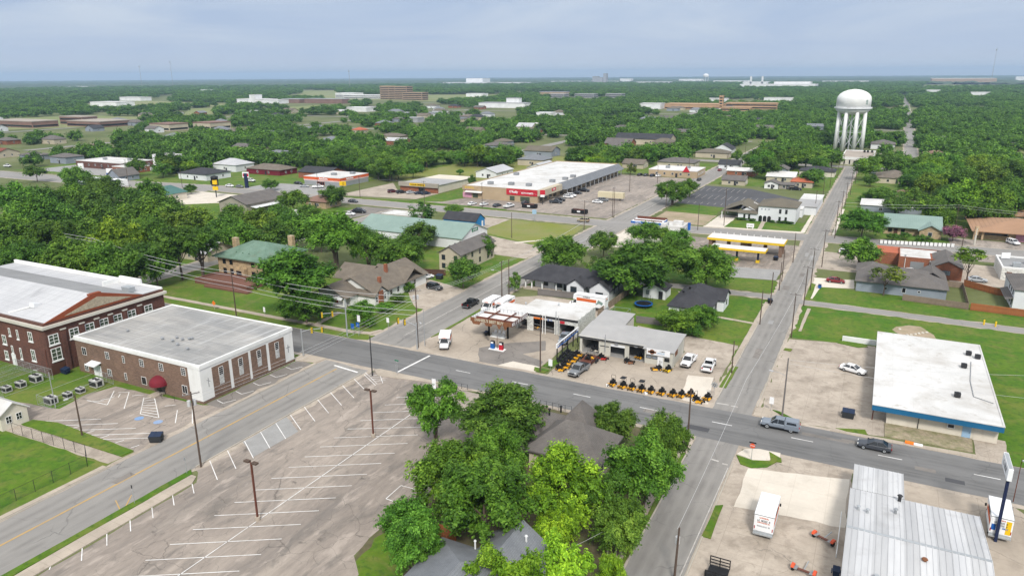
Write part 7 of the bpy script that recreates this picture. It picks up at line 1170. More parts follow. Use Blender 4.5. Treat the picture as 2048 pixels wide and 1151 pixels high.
for i, (lab, x, y, w, d, h) in enumerate([('white shed roof in the far left canopy', -2300, 2000, 60, 30, 8), ('pale warehouse strip on the far left meadow', -3900, 2560, 200, 40, 9), ('white building line on the horizon left of the silo', -2000, 5100, 500, 60, 10), ('pale warehouse between silo and factory', -1250, 4300, 200, 60, 12), ('white plant left of the small water tower', -1250, 5200, 160, 60, 22), ('white sheds right of the small water tower', -900, 4800, 220, 60, 14), ('bright shed on the horizon behind the drum of the tower', -250, 4700, 240, 60, 12), ('white sheds on the right horizon', 750, 5200, 260, 60, 30), ('small white roof in the right woods below the warehouse', 95, 2350, 40, 24, 9), ('second small white roof in the right woods', 190, 2150, 40, 20, 8), ('pale roofs above the canopy in the centre left', -760, 960, 40, 24, 6), ('white roof above the canopy near the blue house', -420, 930, 22, 16, 5), ('grey house roof above the centre-left canopy', -600, 860, 20, 16, 5), ('dark roof above the centre canopy', -520, 760, 18, 14, 5)]): big(lab, 'distant_building', [(x - w / 2, x + w / 2, y - d / 2, y + d / 2, h)], 'far_white' if i not in (12, 13) else 'far_grey', 'building', 'far_white' if i not in (12, 13) else 'far_grey')
for lab, x, y, h in (('left of the pair of lattice masts on the left horizon', -3282, 2465, 112), ('taller right mast of the pair on the left horizon', -3098, 2495, 130), ('small lattice mast on the horizon left of the hospital', -2150, 2648, 82), ('tall thin mast on the right horizon', 295, 3041, 134)):
    t = B('radio_mast', lab, x, y, 'mast', 'radio masts'); b = MB()
    for k in range(3): a = k * 2.094; b.tube((x + 1.2 * math.cos(a), y + 1.2 * math.sin(a), 0), (x + .9 * math.cos(a), y + .9 * math.sin(a), h), .3, .25, 4)
    for k in range(int(h / 5)):
        a = (k % 3) * 2.094; b.tube((x + 1.1 * math.cos(a), y + 1.1 * math.sin(a), k * 5), (x + 1.1 * math.cos(a + 2.094), y + 1.1 * math.sin(a + 2.094), k * 5 + 5), .16, .16, 4)
    b.build('lattice', M('far_grey'), t); MB().box(x - 2, x + 2, y - 2, y + 2, h - 9, h - 5).build('antenna', M('far_grey'), t)
x, y = -1076, 4852
t = B('water_tower', 'tiny white water tower on the horizon right of the silo', x, y, 'water tower'); MB().lathe([(8, 34), (18, 38), (18, 48), (12, 55), (2, 58)], 16, 0, (x, y)).build('tank', M('far_white'), t); [MB().tube((x + 14 * math.cos(a), y + 14 * math.sin(a), 0), (x + 14 * math.cos(a), y + 14 * math.sin(a), 40), 2, 2, 6).build('leg', M('far_white'), t) for a in (0, 1.57, 3.14, 4.71)]
# ------------------------------------------------------------------ vehicles
EAST, WEST, NORTH, SOUTH = 0, 180, 90, 270
car('silver crew-cab pickup with a matching bed cap driving on the main street', 'pickup_shell', 'slate', -9.6, 113, 180); car('dark grey sedan driving on the main street at the right', 'sedan', 'dkgrey', 4, 112.4, 180); car('white car with a black roof parked alone on the concrete lot', 'sedan', 'white', -.3, 143.2, -20)
car('black pickup driving away on the side street by the garage', 'pickup', 'black', -86.4, 147.2, 90); car('grey pickup with a covered bed towing the mower trailer', 'pickup_cover', 'grey', -46.9, 119.9, -96); car('white pickup facing the street beside the mower workshop', 'pickup', 'white', -29.3, 133.6, -92); car('white pickup with its tailgate to the street beside the mower workshop', 'pickup', 'white', -25.2, 133, 92); car('blue-grey pickup half hidden behind the slanting sign rack', 'pickup', 'slate', -56, 134.6, -80)
car('black suv parked beside the corner bungalow', 'suv', 'black', -102.4, 155.6, -8); car('white car half hidden behind the corner bungalow', 'sedan', 'white', -110.4, 163.4, 60); car('dark red sedan on the white concrete drive', 'sedan', 'red', -7.6, 208.6, 0); car('white sedan stopped near the round tree beside the crossing', 'sedan', 'white', -8, 246.6, 80); car('silver car on the yard behind the grey house', 'sedan', 'white', 10.8, 228, 10); car('white suv parked at the orange-roofed office', 'suv', 'white', 41.4, 283.4, -60); car('pale car beside the red-brown fence', 'sedan', 'silver', 26.6, 226, 5)
car('white van parked outside the brown gabled shop', 'van', 'white', -228.4, 207.6, 15); car('tan and white suv waiting at the crossing by the pale field', 'suv', 'tan', -100.6, 258.4, 180); car('dark sedan driving along the cross road near the chain stores', 'sedan', 'dkgrey', -210.6, 256.4, 0); car('black truck parked by the brown tile-roofed shop', 'pickup', 'black', -191.6, 236.6, 20); car('white car beside the black truck near the yellow shop', 'sedan', 'white', -192, 231, 10); car('black sedan parked beside the trucks near the yellow shop', 'sedan', 'black', -194.4, 240, 20)
car('black pickup parked behind the dark car park', 'pickup', 'black', -36.6, 376.8, 0); G = 'cars parked at the strip mall'
for l, k, p, x, y, a in [('white car furthest left in front of the strip mall', 'sedan', 'white', -158.6, 273.4, 80), ('second white car from the left before the strip mall', 'sedan', 'white', -153.2, 274.4, 80), ('dark car third from the left before the strip mall', 'sedan', 'dkgrey', -146.8, 274.4, 80), ('white pickup fourth from the left before the strip mall', 'pickup', 'white', -141.2, 274.8, 80), ('dark grey pickup below the auto parts entrance canopy', 'pickup', 'dkgrey', -127.2, 293, 5), ('black suv beside the dark grey pickup at the auto parts shop', 'suv', 'black', -127.8, 299, 5), ('nearer white suv under the dark awning', 'suv', 'white', -127.6, 308, 5), ('further white suv under the dark awning', 'suv', 'white', -127.8, 312.4, 5), ('black sedan just behind the two white suvs', 'sedan', 'black', -128.2, 320.6, 5), ('furthest dark pickup beneath the long awning', 'pickup', 'black', -128.2, 328.8, 5), ('white sedan standing mid-lot before the cream trailer', 'sedan', 'white', -110.6, 301, 0), ('grey suv beside the cream trailer', 'suv', 'grey', -110, 306.6, 20), ('dark car by the red windows of the auto parts shop', 'sedan', 'dkgrey', -139, 286.4, 80)]: car(l, k, p, x, y, a, G, full=False)
G = 'cars parked at the chain stores'
for l, k, p, x, y, a in [('maroon suv at the discount store', 'suv', 'maroon', -211.4, 287.2, 60), ('black suv second from left at the discount store', 'suv', 'black', -206.2, 287.2, 60), ('silver sedan at the discount store', 'sedan', 'silver', -201.6, 288.8, 60), ('blue car near the discount store door', 'sedan', 'navy', -196.8, 288.8, 60), ('dark blue suv furthest right at the discount store', 'suv', 'navy', -193.4, 289.2, 60), ('black sedan beside the orange-striped store', 'sedan', 'black', -274, 290, 5), ('silver sedan in front of the orange-striped store', 'sedan', 'silver', -263.2, 283, 20), ('white pickup in front of the orange-striped store', 'pickup', 'white', -255.2, 284, 30), ('white car by the highway verge left of the red sign', 'sedan', 'white', -299.6, 267.6, 0), ('grey car by the highway verge beside the red sign', 'sedan', 'grey', -292.8, 267.8, 0), ('white pickup behind the red sign pillar', 'pickup', 'white', -304, 286, 0), ('white sedan on the highway behind the brown gabled shop', 'sedan', 'white', -266.6, 257, 0), ('red car far left on the highway', 'sedan', 'red', -445.8, 252.6, 0), ('white pickup group at the far left lawn', 'pickup', 'white', -499, 270, 0), ('black car in the bank car park', 'sedan', 'black', -446.4, 283, 30), ('maroon suv in the bank car park', 'suv', 'maroon', -449, 292, 20), ('dark suv beside the maroon one at the bank', 'suv', 'dkgrey', -442, 294, 20), ('white van in the bank car park', 'van', 'white', -446, 300, 10), ('black pickup near the bank entrance', 'pickup', 'black', -432.6, 291, 0), ('white pickup near the forecourt sign', 'pickup', 'white', -415.4, 267.4, 0), ('blue and white truck before the brick wing', 'pickup', 'blue', -407.4, 278, 0)]: car(l, k, p, x, y, a, G, full=False)
G = 'cars parked at the car park shop'
for i, (x, p) in enumerate(((-121, 'black'), (-117.4, 'dkgrey'), (-113.8, 'navy'), (-110.4, 'white'))): car(['leftmost black car', 'dark grey car', 'navy car', 'white car'][i] + ' outside the shop with the red pyramid', 'sedan', p, x, 396.6, 80, G, full=False)
for l, k, p, x, y, a in [('dark car driving away far up the side street', 'sedan', 'black', -86.6, 390.6, 90), ('red car further up the side street', 'sedan', 'red', -85, 436, 90), ('white car beside the fire station', 'sedan', 'white', -1.4, 522, 0), ('black car in the fire station car park', 'sedan', 'black', 6.4, 527, 0), ('silver car in the fire station car park', 'sedan', 'silver', 6.2, 510, 0), ('white car before the tan hip-roofed house', 'sedan', 'white', -3.6, 459, 0), ('white pickup by the long charcoal-roofed house', 'pickup', 'white', -25.4, 446, 90), ('white car in front of the steep-gabled house', 'sedan', 'white', -100, 532, 20)]: car(l, k, p, x, y, a, 'cars further up the side streets', full=False)
# removal trucks
BK = [('U-HAUL', .3, 2.75, 'uhaul_orange'), (None, .24, 2.35, 'dark_metal'), (None, .13, 2.08, 'uhaul_orange'), (None, .16, 1.6, 'grey_metal')]
box_truck('white rental box truck parked on the lower right concrete lot', -7.6, 86.6, 90, 4.8, back=BK)
t, e = box_truck('white rental box truck with a coloured rear door beside the blue sign pole', 18.2, 98.4, 88, 4.4, back=[('U-HAUL', .2, 2.75, 'uhaul_orange'), (None, .22, 2.4, 'dark_metal'), (None, .22, 2.05, 'dark_metal'), (None, .2, 1.72, 'sign_blue')])
b = MB().box(e[0] - .045, e[0] - .028, -1.0, -.45, 1.0, 2.8); o = b.build('yellow_panel', M('sign_yellow')); o.parent = t; b = MB().box(e[0] - .045, e[0] - .028, .55, 1.0, 1.3, 2.1); o = b.build('blue_panel', M('sign_blue')); o.parent = t
box_truck('white rental van truck at the left of the garage forecourt', -77.2, 120.4, -64, 3.2, boxh=2.7); box_truck('left of two rental trucks parked nose out behind the rusty canopy', -80.6, 145.7, -92, 4.4, boxh=2.8, group='rental trucks behind the canopy'); box_truck('right of two rental trucks parked nose out behind the rusty canopy', -77.4, 146, -92, 5.2, boxh=2.9, group='rental trucks behind the canopy')
t, e = box_truck('long white rental truck with an orange stripe behind the garage roof', -62.2, 158, 178, 7.4, big=True, boxh=3.5)
b = MB(); b.rbox(e[0] + 1.2, 1.155, 2.2, 1.4, .01, .7, 0, 0, R(-25)); b.rbox(e[0] + 1.9, 1.156, 1.9, .9, .01, .35, 0, 0, R(30)); o = b.build('side_graphic', M('metal_green')); o.parent = t
# trailers and car dollies
t = thing('flatbed_trailer', 'black utility trailer with a mesh ramp hitched to the grey pickup', 'trailer', (-47.2, 126.2, 0)); MB().box(-48.5, -45.9, 124, 128.2, .5, .62).build('bed', M('rust_steel'), t); g = MB(); [g.tube((x, 128.3, .6), (x, 128.5, 2.2), .03, .03, 5) for x in np.linspace(-48.4, -46, 9)]; [g.tube((-48.4, 128.3 + z * .12, .6 + z), (-46, 128.3 + z * .12, .6 + z), .04, .04, 5) for z in (.05, .8, 1.6)]; g.build('ramp_gate', M('black'), t); 
for x in (-48.5, -45.9): r = MB().box(x - .05, x + .05, 124, 128.2, .9, 1.0); [r.box(x - .05, x + .05, y, y + .1, .62, .9) for y in (124, 126, 128)]; r.build('side_rail', M('black'), t)
for x in (-48.75, -45.65): [MB().tube((x - .1, y, .36), (x + .1, y, .36), .36, .36, 12).build('wheel', M('rubber'), t) for y in (125.9, 126.8)]
def dolly(label, x, y, a):
    t = thing('car_dolly', label, 'tow dolly', (x, y, 0), R(a), 'orange-fendered tow dollies'); MB().rbox(0, 0, .45, .3, 2.3, .14).build('axle_beam', M('red_brick')).parent = t; MB().path([(0, 0, .45), (1.4, .0, .5), (1.9, 0, .52)], .07).build('drawbar', M('galv')).parent = t
    for s in (-1, 1):
        MB().tube((0, s * 1.2 - .12, .33), (0, s * 1.2 + .12, .33), .33, .33, 12).build('wheel', M('rubber')).parent = t; MB().rbox(-.05, s * .85, .56, .95, .36, .08, 0, 0, R(10)).build('wheel_tray', M('grey_metal')).parent = t
        f = MB().hexa([(-.45, s * 1.2 - .17, .6), (.45, s * 1.2 - .17, .6), (.45, s * 1.2 + .17, .6), (-.45, s * 1.2 + .17, .6), (-.25, s * 1.2 - .17, .86), (.25, s * 1.2 - .17, .86), (.25, s * 1.2 + .17, .86), (-.25, s * 1.2 + .17, .86)]); f.build('fender', M('tractor_orange')).parent = t
dolly('orange-fendered tow dolly standing alone beside the metal shed', -.9, 84.6, 65); dolly('orange-fendered tow dolly at the bottom edge of the lot', -2.4, 77.2, 80)
t = thing('cargo_trailer', 'black railed trailer at the bottom edge of the lower right lot', 'trailer', (-11, 72.6, 0)); MB().box(-12.1, -9.9, 70.6, 73.4, .5, .65).build('bed', M('black'), t); 
for y in (70.6, 73.4): g = MB(); [g.box(-12.1, -9.9, y - .04, y + .04, z, z + .1) for z in (.9, 1.3, 1.7)]; [g.box(x - .05, x + .05, y - .05, y + .05, .65, 1.8) for x in (-12.1, -11, -9.9)]; g.build('side_rail', M('black'), t)
[MB().tube((x - .1, 72, .35), (x + .1, 72, .35), .35, .35, 12).build('wheel', M('rubber'), t) for x in (-12.2, -9.8)]
# mowers
G = 'yellow ride-on mowers lined up along the street'
row = [(-39.3, 117.3, 1, None), (-37.3, 117.2, 1, 'black'), (-35.6, 117.2, 1, None), (-33.8, 117.2, 0, 'black'), (-32.1, 117.3, 0, None), (-30.2, 117.5, 0, None), (-28.3, 117.7, 0, None), (-26.8, 118, 0, None), (-25.4, 119, 0, None)]
wd_ = ['leftmost yellow mower of the street row, with a roll bar', 'second yellow mower of the street row, with roll bar and black canopy', 'third yellow mower of the street row, with a bare roll bar', 'fourth yellow mower of the street row, under a black sunshade', 'fifth yellow mower from the left in the street row', 'sixth yellow mower from the left in the street row', 'seventh yellow mower from the left in the street row', 'eighth yellow mower from the left in the street row', 'yellow mower behind the street pole at the end of the row']
for (x, y, rb, c), l in zip(row, wd_): mower_proto(l, rb or bool(c), x, y, -92 + RG.uniform(-6, 6), canopy=c, group=G)
mower_proto('yellow mower turned sideways near the corner', 1, -23.6, 117.2, -25, group=G); mower_proto('yellow mower nearest the corner kerb', 0, -22.4, 118.9, -95, group=G); G = 'mowers beside the sign rack'
for i, (x, y) in enumerate([(-50.6, 119.6), (-50.2, 121.2), (-50.6, 123), (-50.2, 124.8), (-50.4, 126.6), (-50.2, 128.2)]): mower_proto(['nearest yellow mower of the column beside the sign rack', 'second yellow mower of the column beside the sign rack', 'third yellow mower of the column beside the sign rack', 'fourth yellow mower of the column beside the sign rack', 'fifth yellow mower of the column beside the sign rack', 'rear yellow mower of the column beside the sign rack'][i], i in (2, 3, 5), x, y, -5 + RG.uniform(-8, 8), group=G)
for i, (x, y) in enumerate([(-52, 123.4), (-52.1, 125), (-52.2, 126.6), (-52.2, 128.4)]): mower_proto(['nearest black mower against the sign rack posts', 'second black mower against the sign rack posts', 'third black mower against the sign rack posts', 'rear black mower against the sign rack posts'][i], i > 0, x, y, 10, 'black', group=G)
mower_proto('red mower outside the left workshop bay', 0, -45.2, 128.6, -15, 'mower_red'); mower_proto('worn brown-yellow mower outside the middle bay', 0, -39.9, 128.9, 5, 'rust_paint'); mower_proto('yellow mower by the workshop office door', 1, -34, 127.8, -150); mower_proto('small bright yellow mower by the workshop corner', 0, -32, 128.2, -100, 'sign_yellow'); mower_proto('yellow mower loaded on the black trailer', 0, -47.2, 126, 90, z=.63); mower_proto('pale mower parked inside the left workshop bay', 0, -48, 132, -10, 'cream_block'); mower_proto('yellow mower inside the right workshop bay', 0, -38.9, 132.2, -90); mower_proto('yellow mower inside the garage bay', 1, -65, 139.6, -90)
# bins and dumpsters
def dumpster(label, x, y, a=0, m='bin_dark', w=1.9, d=1.3, h=1.4, name='dumpster', cat='dumpster', lid='dark_blue_bin'):
    t = thing(name, label, cat, (x, y, 0), R(a)); MB().hexa([(-w / 2 + .1, -d / 2 + .12, .12), (w / 2 - .1, -d / 2 + .12, .12), (w / 2 - .1, d / 2 - .05, .12), (-w / 2 + .1, d / 2 - .05, .12), (-w / 2, -d / 2, h * .82), (w / 2, -d / 2, h * .82), (w / 2, d / 2, h), (-w / 2, d / 2, h)]).build('container', M(m)).parent = t
    for s in (-1, 1): MB().slab((s * w / 4 - w / 4 + .03, -d / 2 - .03, h * .82 + .05), (s * w / 4 + w / 4 - .03, -d / 2 - .03, h * .82 + .05), (s * w / 4 + w / 4 - .03, d / 2, h + .05), (s * w / 4 - w / 4 + .03, d / 2, h + .05), .04).build('lid', M(lid)).parent = t
    for s in (-1, 1): MB().box(s * (w / 2 + .07) - .06, s * (w / 2 + .07) + .06, -.4, .4, h * .5, h * .5 + .14).build('fork_pocket', M(m)).parent = t
    return t
dumpster('dark dumpster on the concrete lot left of the blue-fascia building', -.1, 122, 0); dumpster('black dumpster at the street edge of the church hall lot', -95.8, 65.6, 30); dumpster('dark blue bin in the corner between school and hall', -135.2, 76.2, 0, 'dark_blue_bin', 1.5, 1.1, 1.2); dumpster('black bin behind the bungalow parking', -106.6, 164.6, 0); dumpster('black bin on the kerb by the west alley', -20.8, 181.4, 20, 'black', 1.1, .9, 1.2, 'wheelie_bin', 'bin'); dumpster('blue wheelie bin by the white drive', -11, 200.6, 0, 'blue_plastic', .8, .8, 1.1, 'wheelie_bin', 'bin'); dumpster('black bins on the petrol station slab', -25.6, 227, 0, 'black', 1.4, 1, 1.3, 'wheelie_bin', 'bin'); dumpster('black bin against the metal shed wall', .9, 78.4, 0, 'dark_blue_bin', .8, .8, 1.1, 'wheelie_bin', 'bin'); dumpster('black bin beside the rusty canopy post', -72.7, 130.2, 0, 'black', .7, .7, 1.1, 'litter_bin', 'bin')
for l, x, y in (('open black skip before the auto parts shop', -132.6, 277.4), ('open black skip alone near the crossing', -108.5, 274.4)):
    t = thing('skip', l, 'skip', (x, y, 0)); b = MB(); b.box(x - 3.2, x + 3.2, y - 1.2, y - 1.1, .2, 1.7); b.box(x - 3.2, x + 3.2, y + 1.1, y + 1.2, .2, 1.7); b.box(x - 3.2, x - 3.1, y - 1.1, y + 1.1, .2, 1.7); b.box(x + 3.1, x + 3.2, y - 1.1, y + 1.1, .2, 1.7); b.box(x - 3.1, x + 3.1, y - 1.1, y + 1.1, .2, .35); b.build('container', M('black'), t); MB().box(x - .7, x + .7, y - 1.23, y - 1.2, .7, 1.3).build('label_plate', M('sign_white'), t); MB().rbox(x - .5, y, 1.2, 4.5, 1.8, .8, .1).build('load', M('rust_steel'), t)
t = thing('semi_trailer', 'cream box trailer standing in the strip mall car park', 'trailer', (-108, 311.4, 0)); MB().box(-114, -102, 310.2, 312.6, 1.1, 3.6).build('box', M('trailer_cream'), t); [MB().tube((x, 310.3, .5), (x, 312.5, .5), .5, .5, 12).build('wheel', M('rubber'), t) for x in (-112.6, -111.2)]; [MB().box(-104, -103.8, y, y + .2, 0, 1.1).build('landing_leg', M('dark_metal'), t) for y in (310.6, 312)]
# lamps, poles
def lotlamp(label, x, y, h):
    t = thing('car_park_lamp', label, 'lamp post', (x, y, 0), 0, 'car park lamps'); MB().tube((0, 0, 0), (0, 0, .55), .35, .35, 12).build('concrete_base', M('conc_walk')).parent = t; MB().box(-.1, .1, -.1, .1, .55, h).build('pole', M('rust_steel')).parent = t
    for k in range(2): MB().rbox((k - .5) * 1.3, 0, h + .05, .8, .5, .22).build('lamp_head', M('wood_pole')).parent = t; MB().rbox((k - .5) * .6, 0, h - .05, .6, .1, .1).build('arm', M('rust_steel')).parent = t
lotlamp('nearer double-headed lamp in the striped parking lot', -65.9, 57.2, 8.3); lotlamp('further double-headed lamp in the striped parking lot', -66.4, 81.9, 7.9)
UP_ = 'utility poles along the streets'
pole('tall utility pole with two transformers at the parking lot edge', -83.3, 63.3, 11.9, 1, R(60), 2); pole('short dark pole with a lamp head in the church hall lot', -108.1, 61.6, 7, 0, lamp=(-.2, -1.2, 6.8), m='wood_pole'); pole('grey pole by the open condenser cage', -122, 66, 6.6, 0, m='galv', r=.09); pole('slim dark pole at the corner of the big parking lot', -81.5, 101.4, 8, 0, r=.13, m='dark_metal'); pole('bare dark pole in front of the corner tree', -21.3, 100.1, 9.9, 0); pole('leaning pole with a pale transformer at the bottom edge', -15.2, 69.4, 7, 0, cans=1, lean=(.2, 0)); pole('grey-brown pole with a lamp arm at the concrete lot', -9.8, 117.4, 10.5, 0, lamp=(-2.3, .6, 7.6), m='wood_grey'); pole('thin grey service pole under the foreground trees', -23, 69.1, 4.8, 0, m='wood_grey', r=.1, lean=(0, .1)); pole('utility pole with crossarm at the garage corner', -81.9, 117.4, 12.8, 1, R(40), 2, lamp=(1.6, -1.2, 6.2)); pole('thin grey pole beside the garage corner', -81.2, 118.9, 8, 0, r=.09, m='galv'); pole('wooden pole between garage and mower yard', -53.7, 117.1, 11.5, 0, m='wood_pole'); pole('utility pole on the lawn by the church hall roof', -131.4, 114.9, 11.6, 1, R(15)); pole('leaning utility pole behind the school roof', -193, 122.7, 12, 2, R(10), m='wood_grey', lean=(-.5, 0)); pole('pole with a street lamp near the two trucks', -86.2 + 3.4, 156.8, 9.6, 1, R(90), lamp=(-2.4, 0, 7)); pole('dark pole right of the street lamp pole', -82.2, 159.6, 9.4, 0)
for l, x, y, h, a in (('first pole right of the side street beyond the grassy field', -13.1, 158, 10, 1), ('second pole right of the side street at the alley', -13.1, 182.6, 10.1, 1), ('dark pole right of the side street by the white drive', -13, 197.5, 11.4, 1), ('pole right of the side street before the round tree', -12.4, 224.7, 11.2, 1), ('tall pole right of the crossing by the round tree', -11.8, 268.2, 13, 1), ('pole left of the side street at the petrol station', -20.6, 226.5, 9.1, 0), ('pole left of the side street south of the petrol station', -20.8, 203, 9, 0), ('pole left of the side street by the west alley', -20.5, 179.8, 8.4, 0), ('pole left of the side street by the cottage lawn', -20.5, 163.9, 8, 0), ('thin pole left of the side street by the white pickups', -20.8, 132.4, 6.6, 0), ('short pole left of the side street by the alley mouth', -20.3, 194, 7.6, 0)): pole(l, x, y, h, a, 0, r=.13)
for i, (x, y, h, a) in enumerate([(-12.2, 306, 11, 1), (-12.2, 335, 10.5, 1), (-22.6, 318, 9, 0), (-22.4, 352, 10, 1), (-12, 372, 10.5, 1), (-22.2, 392, 9.6, 1), (-11.6, 412, 10, 1), (-21.6, 440, 9.4, 0), (-11, 456, 10, 1), (-21, 474, 9, 0)]): pole(['first', 'second', 'third', 'fourth', 'fifth', 'sixth', 'seventh', 'eighth', 'ninth', 'tenth'][i] + ' pole along the street towards the fire station', x, y, h, a, r=.13)
for l, x, y, h in (('tall pole at the crossing by the pale field', -94.6, 244, 11), ('pole before the auto parts shop', -150.6, 268, 11), ('pole left of the petrol station shop', -57.4, 262, 9.6), ('black pole on the bare dirt lot', -50.4, 274, 14), ('left of two poles at the crossing corner of the car park', -93.6, 272, 12), ('right of two poles at the crossing corner of the car park', -92.6, 271, 12.4), ('pole beside the big tree on the corner', -80.4, 303, 10), ('pole at the corner of the field by the flats', -112.6, 221, 9), ('pole on the discount store verge', -216.4, 268.7, 10), ('pole before the discount store', -176, 262, 11), ('pole beside the orange-striped store sign', -241, 268, 10.4), ('lamp pole behind the discount store lot', -231, 318, 10), ('pole beside the highway lawn', -468, 262, 10), ('pole with equipment near the forecourt sign', -366, 258, 12), ('pole by the teal-roofed building', -321, 256, 9.6), ('pole behind the car park shop', -95, 402, 11), ('pole far up the side street on the right', -79, 424, 11), ('second pole far up the side street', -78, 476, 11), ('car park lamp pole by the strip mall', -108, 338, 9), ('second car park lamp pole by the strip mall', -104, 372, 9), ('pole right of the green-roofed house', 26.4, 306, 8.6), ('lamp pole before the orange-roofed office', 26, 270, 7), ('pole beyond the dark red fence', 24, 420, 9), ('tall pole by the right-hand street', 72, 560, 12)): pole(l, x, y, h, 1 if h > 9.8 else 0, RG.choice((0, R(90))), r=.13)
t = pole('thin pole with a lamp by the main street kerb at the right edge', 20.8, 104.9, 6.4, 0, lamp=(.2, -.5, 6.3), m='rust_steel', r=.06, cat='lamp post', name='lamp_post')
# pole sign bottom right
t = thing('pole_sign', 'tall navy pole carrying a flat white sign box at the right edge', 'sign', (17.7, 93.9, 0)); MB().box(17.54, 17.86, 93.74, 94.06, 0, 9).build('pole', M('navy'), t); MB().rbox(17.7, 95.6, 9.3, .5, 4.6, 1.5).build('sign_box', M('sign_white'), t); MB().rbox(17.7, 95.6, 9.3, .4, 4.2, 1.56).build('frame', M('galv'), t); scrawl(t, (17.44, 95.6, 9.3), 'W', 3.2, .6, 'grey_metal')
# traffic signals
def signal(label, x, y, h, arm, heads):
    t = thing('traffic_signal', label, 'traffic signal', (x, y, 0), 0, 'traffic signals at the crossing'); MB().tube((0, 0, 0), (0, 0, h), .16, .12, 8).build('mast', M('galv')).parent = t; ax, ay = arm; L = math.hypot(ax, ay); MB().path([(0, 0, 5.3), (ax * .4, ay * .4, 5.7), (ax, ay, 5.8)], .07).build('mast_arm', M('galv')).parent = t
    for f in heads:
        an = math.atan2(ay, ax) + R(90); hd = MB().rbox(ax * f, ay * f, 5.5, .36, .3, 1.15, an); o = hd.build('signal_head', M('yellow')); o.parent = t; LOC[o] = (0, 0, 0); b = MB(); nx, ny = math.cos(an - R(90)), math.sin(an - R(90)); fx, fy = math.sin(an), -math.cos(an)
        for z in (5.15, 5.5, 5.85): b.tube((ax * f + fx * .12, ay * f + fy * .12, z), (ax * f + fx * .3, ay * f + fy * .3, z), .13, .13, 8)
        bb = MB().rbox(ax * f, ay * f, 5.5, .62, .04, 1.45, an); bb.build('backplate', M('black')).parent = t; b.build('lens', M('black')).parent = t
    return t
signal('traffic signal with a tall mast on the lawn corner of the bungalow', -99.7, 116.4, 8.6, (-3.6, -3.6), (.98, .55)); signal('traffic signal at the church hall corner', -100.2, 103.2, 5.9, (3.4, 2.4), (.5, .98)); signal('traffic signal hung from the garage corner pole', -81.4, 116.4, 6, (-5.2, .6), (.95, .6)); signal('traffic signal behind the school roof', -186, 116, 7, (3.4, .6), (.9, .4))
# street signs
def sgn(label, x, y, h, shape, m, cat='sign', name='road_sign', w=.75, txt=None, face='S', tm='sign_white', hh=None):
    t = thing(name, label, cat, (x, y, 0)); MB().tube((x, y, 0), (x, y, h), .04, .04, 6).build('post', M('galv'), t); b = MB()
    hh = hh or w
    if shape == 'oct': pts = [(w / 2 * math.cos(a), w / 2 * math.sin(a)) for a in [R(22.5 + 45 * k) for k in range(8)]]
    elif shape == 'dia': pts = [(w / 2, 0), (0, w / 2), (-w / 2, 0), (0, -w / 2)]
    else: pts = [(w / 2, hh / 2), (-w / 2, hh / 2), (-w / 2, -hh / 2), (w / 2, -hh / 2)]
    z = h - hh * .3
    b.prism3([(x + p, y - .05, z + q) for p, q in pts], (0, -.03, 0)); b.build('sign_plate', M(m), t)
    if txt: text(txt, t, (x, y - .1, z), 'S', min(.26, w * .36), M(tm))
    return t
t = sgn('red stop sign with a street-name plate at the lower corner', -12, 100.8, 2.6, 'oct', 'tractor_orange', w=.8, txt='STOP', name='stop_sign'); MB().box(-12.5, -11.5, 100.74, 100.78, 2.75, 2.95).build('name_plate', M('black'), t)
sgn('orange roadwork diamond on the long lawn', -141, 117, 2.2, 'dia', 'orange', w=1.3); sgn('white notice board on the long lawn', -126.5, 119, 2, 'sq', 'sign_white', w=.6, hh=1.2); sgn('blue hospital sign by the tall signal mast', -97.6, 117.6, 3.0, 'sq', 'sign_blue', w=.9, txt='H', hh=1.0); sgn('tall white route marker above the blue sign', -97.9, 118.4, 4.3, 'sq', 'sign_white', w=.8, hh=1.5); sgn('blue square sign left of the hospital sign', -98.9, 117.4, 2.6, 'sq', 'sign_blue', w=.9, hh=1.2); sgn('white speed sign on the bungalow lawn', -94.3, 124, 2.6, 'sq', 'sign_white', w=.7, hh=1.1); sgn('thin dark sign post on the grass verge', -83.4, 52.6, 2.8, 'sq', 'dark_metal', w=.2, hh=.5); sgn('small sign post beside the tall utility pole', -83.5, 61, 2.6, 'sq', 'grey_metal', w=.3, hh=.45); sgn('green street-name plate at the far corner of the parking lot', -77.5, 103.9, 3, 'sq', 'sign_green', w=.9, hh=.22); sgn('small green sign on the bungalow corner verge', -78, 104.2, 2.2, 'sq', 'grey_metal', w=.25, hh=.3); sgn('white and red notice at the wooden street pole', -52.4, 119, 1.9, 'sq', 'sign_white', w=.8, hh=1.4); sgn('white banner flag on the concrete lot corner', -11.8, 118.8, 2.4, 'sq', 'sign_white', w=.7, hh=1.2); sgn('tall white sign tilted in the parking lot behind the leaning tree', -66.4, 99.6, 2.6, 'sq', 'sign_white', w=.8, hh=1.9)
t = thing('twin_pole', 'bare white double pole frame between garage and sign rack', 'frame', (-60.4, 136, 0)); [MB().tube((x, 136.8, 0), (x, 136.8, 4.6), .09, .09, 8).build('post', M('white_paint'), t) for x in (-62.2, -61.6)]; MB().box(-62.3, -61.5, 136.7, 136.9, 4.2, 4.7).build('crossbar', M('white_paint'), t)
t = thing('twin_pole', 'tall grey post pair beside the garage bay', 'frame', (-58.9, 136.6, 0)); [MB().tube((x, 136.9, 0), (x, 136.9, h), .08, .08, 8).build('post', M('galv'), t) for x, h in ((-59.1, 5.6), (-58.5, 4.6))]
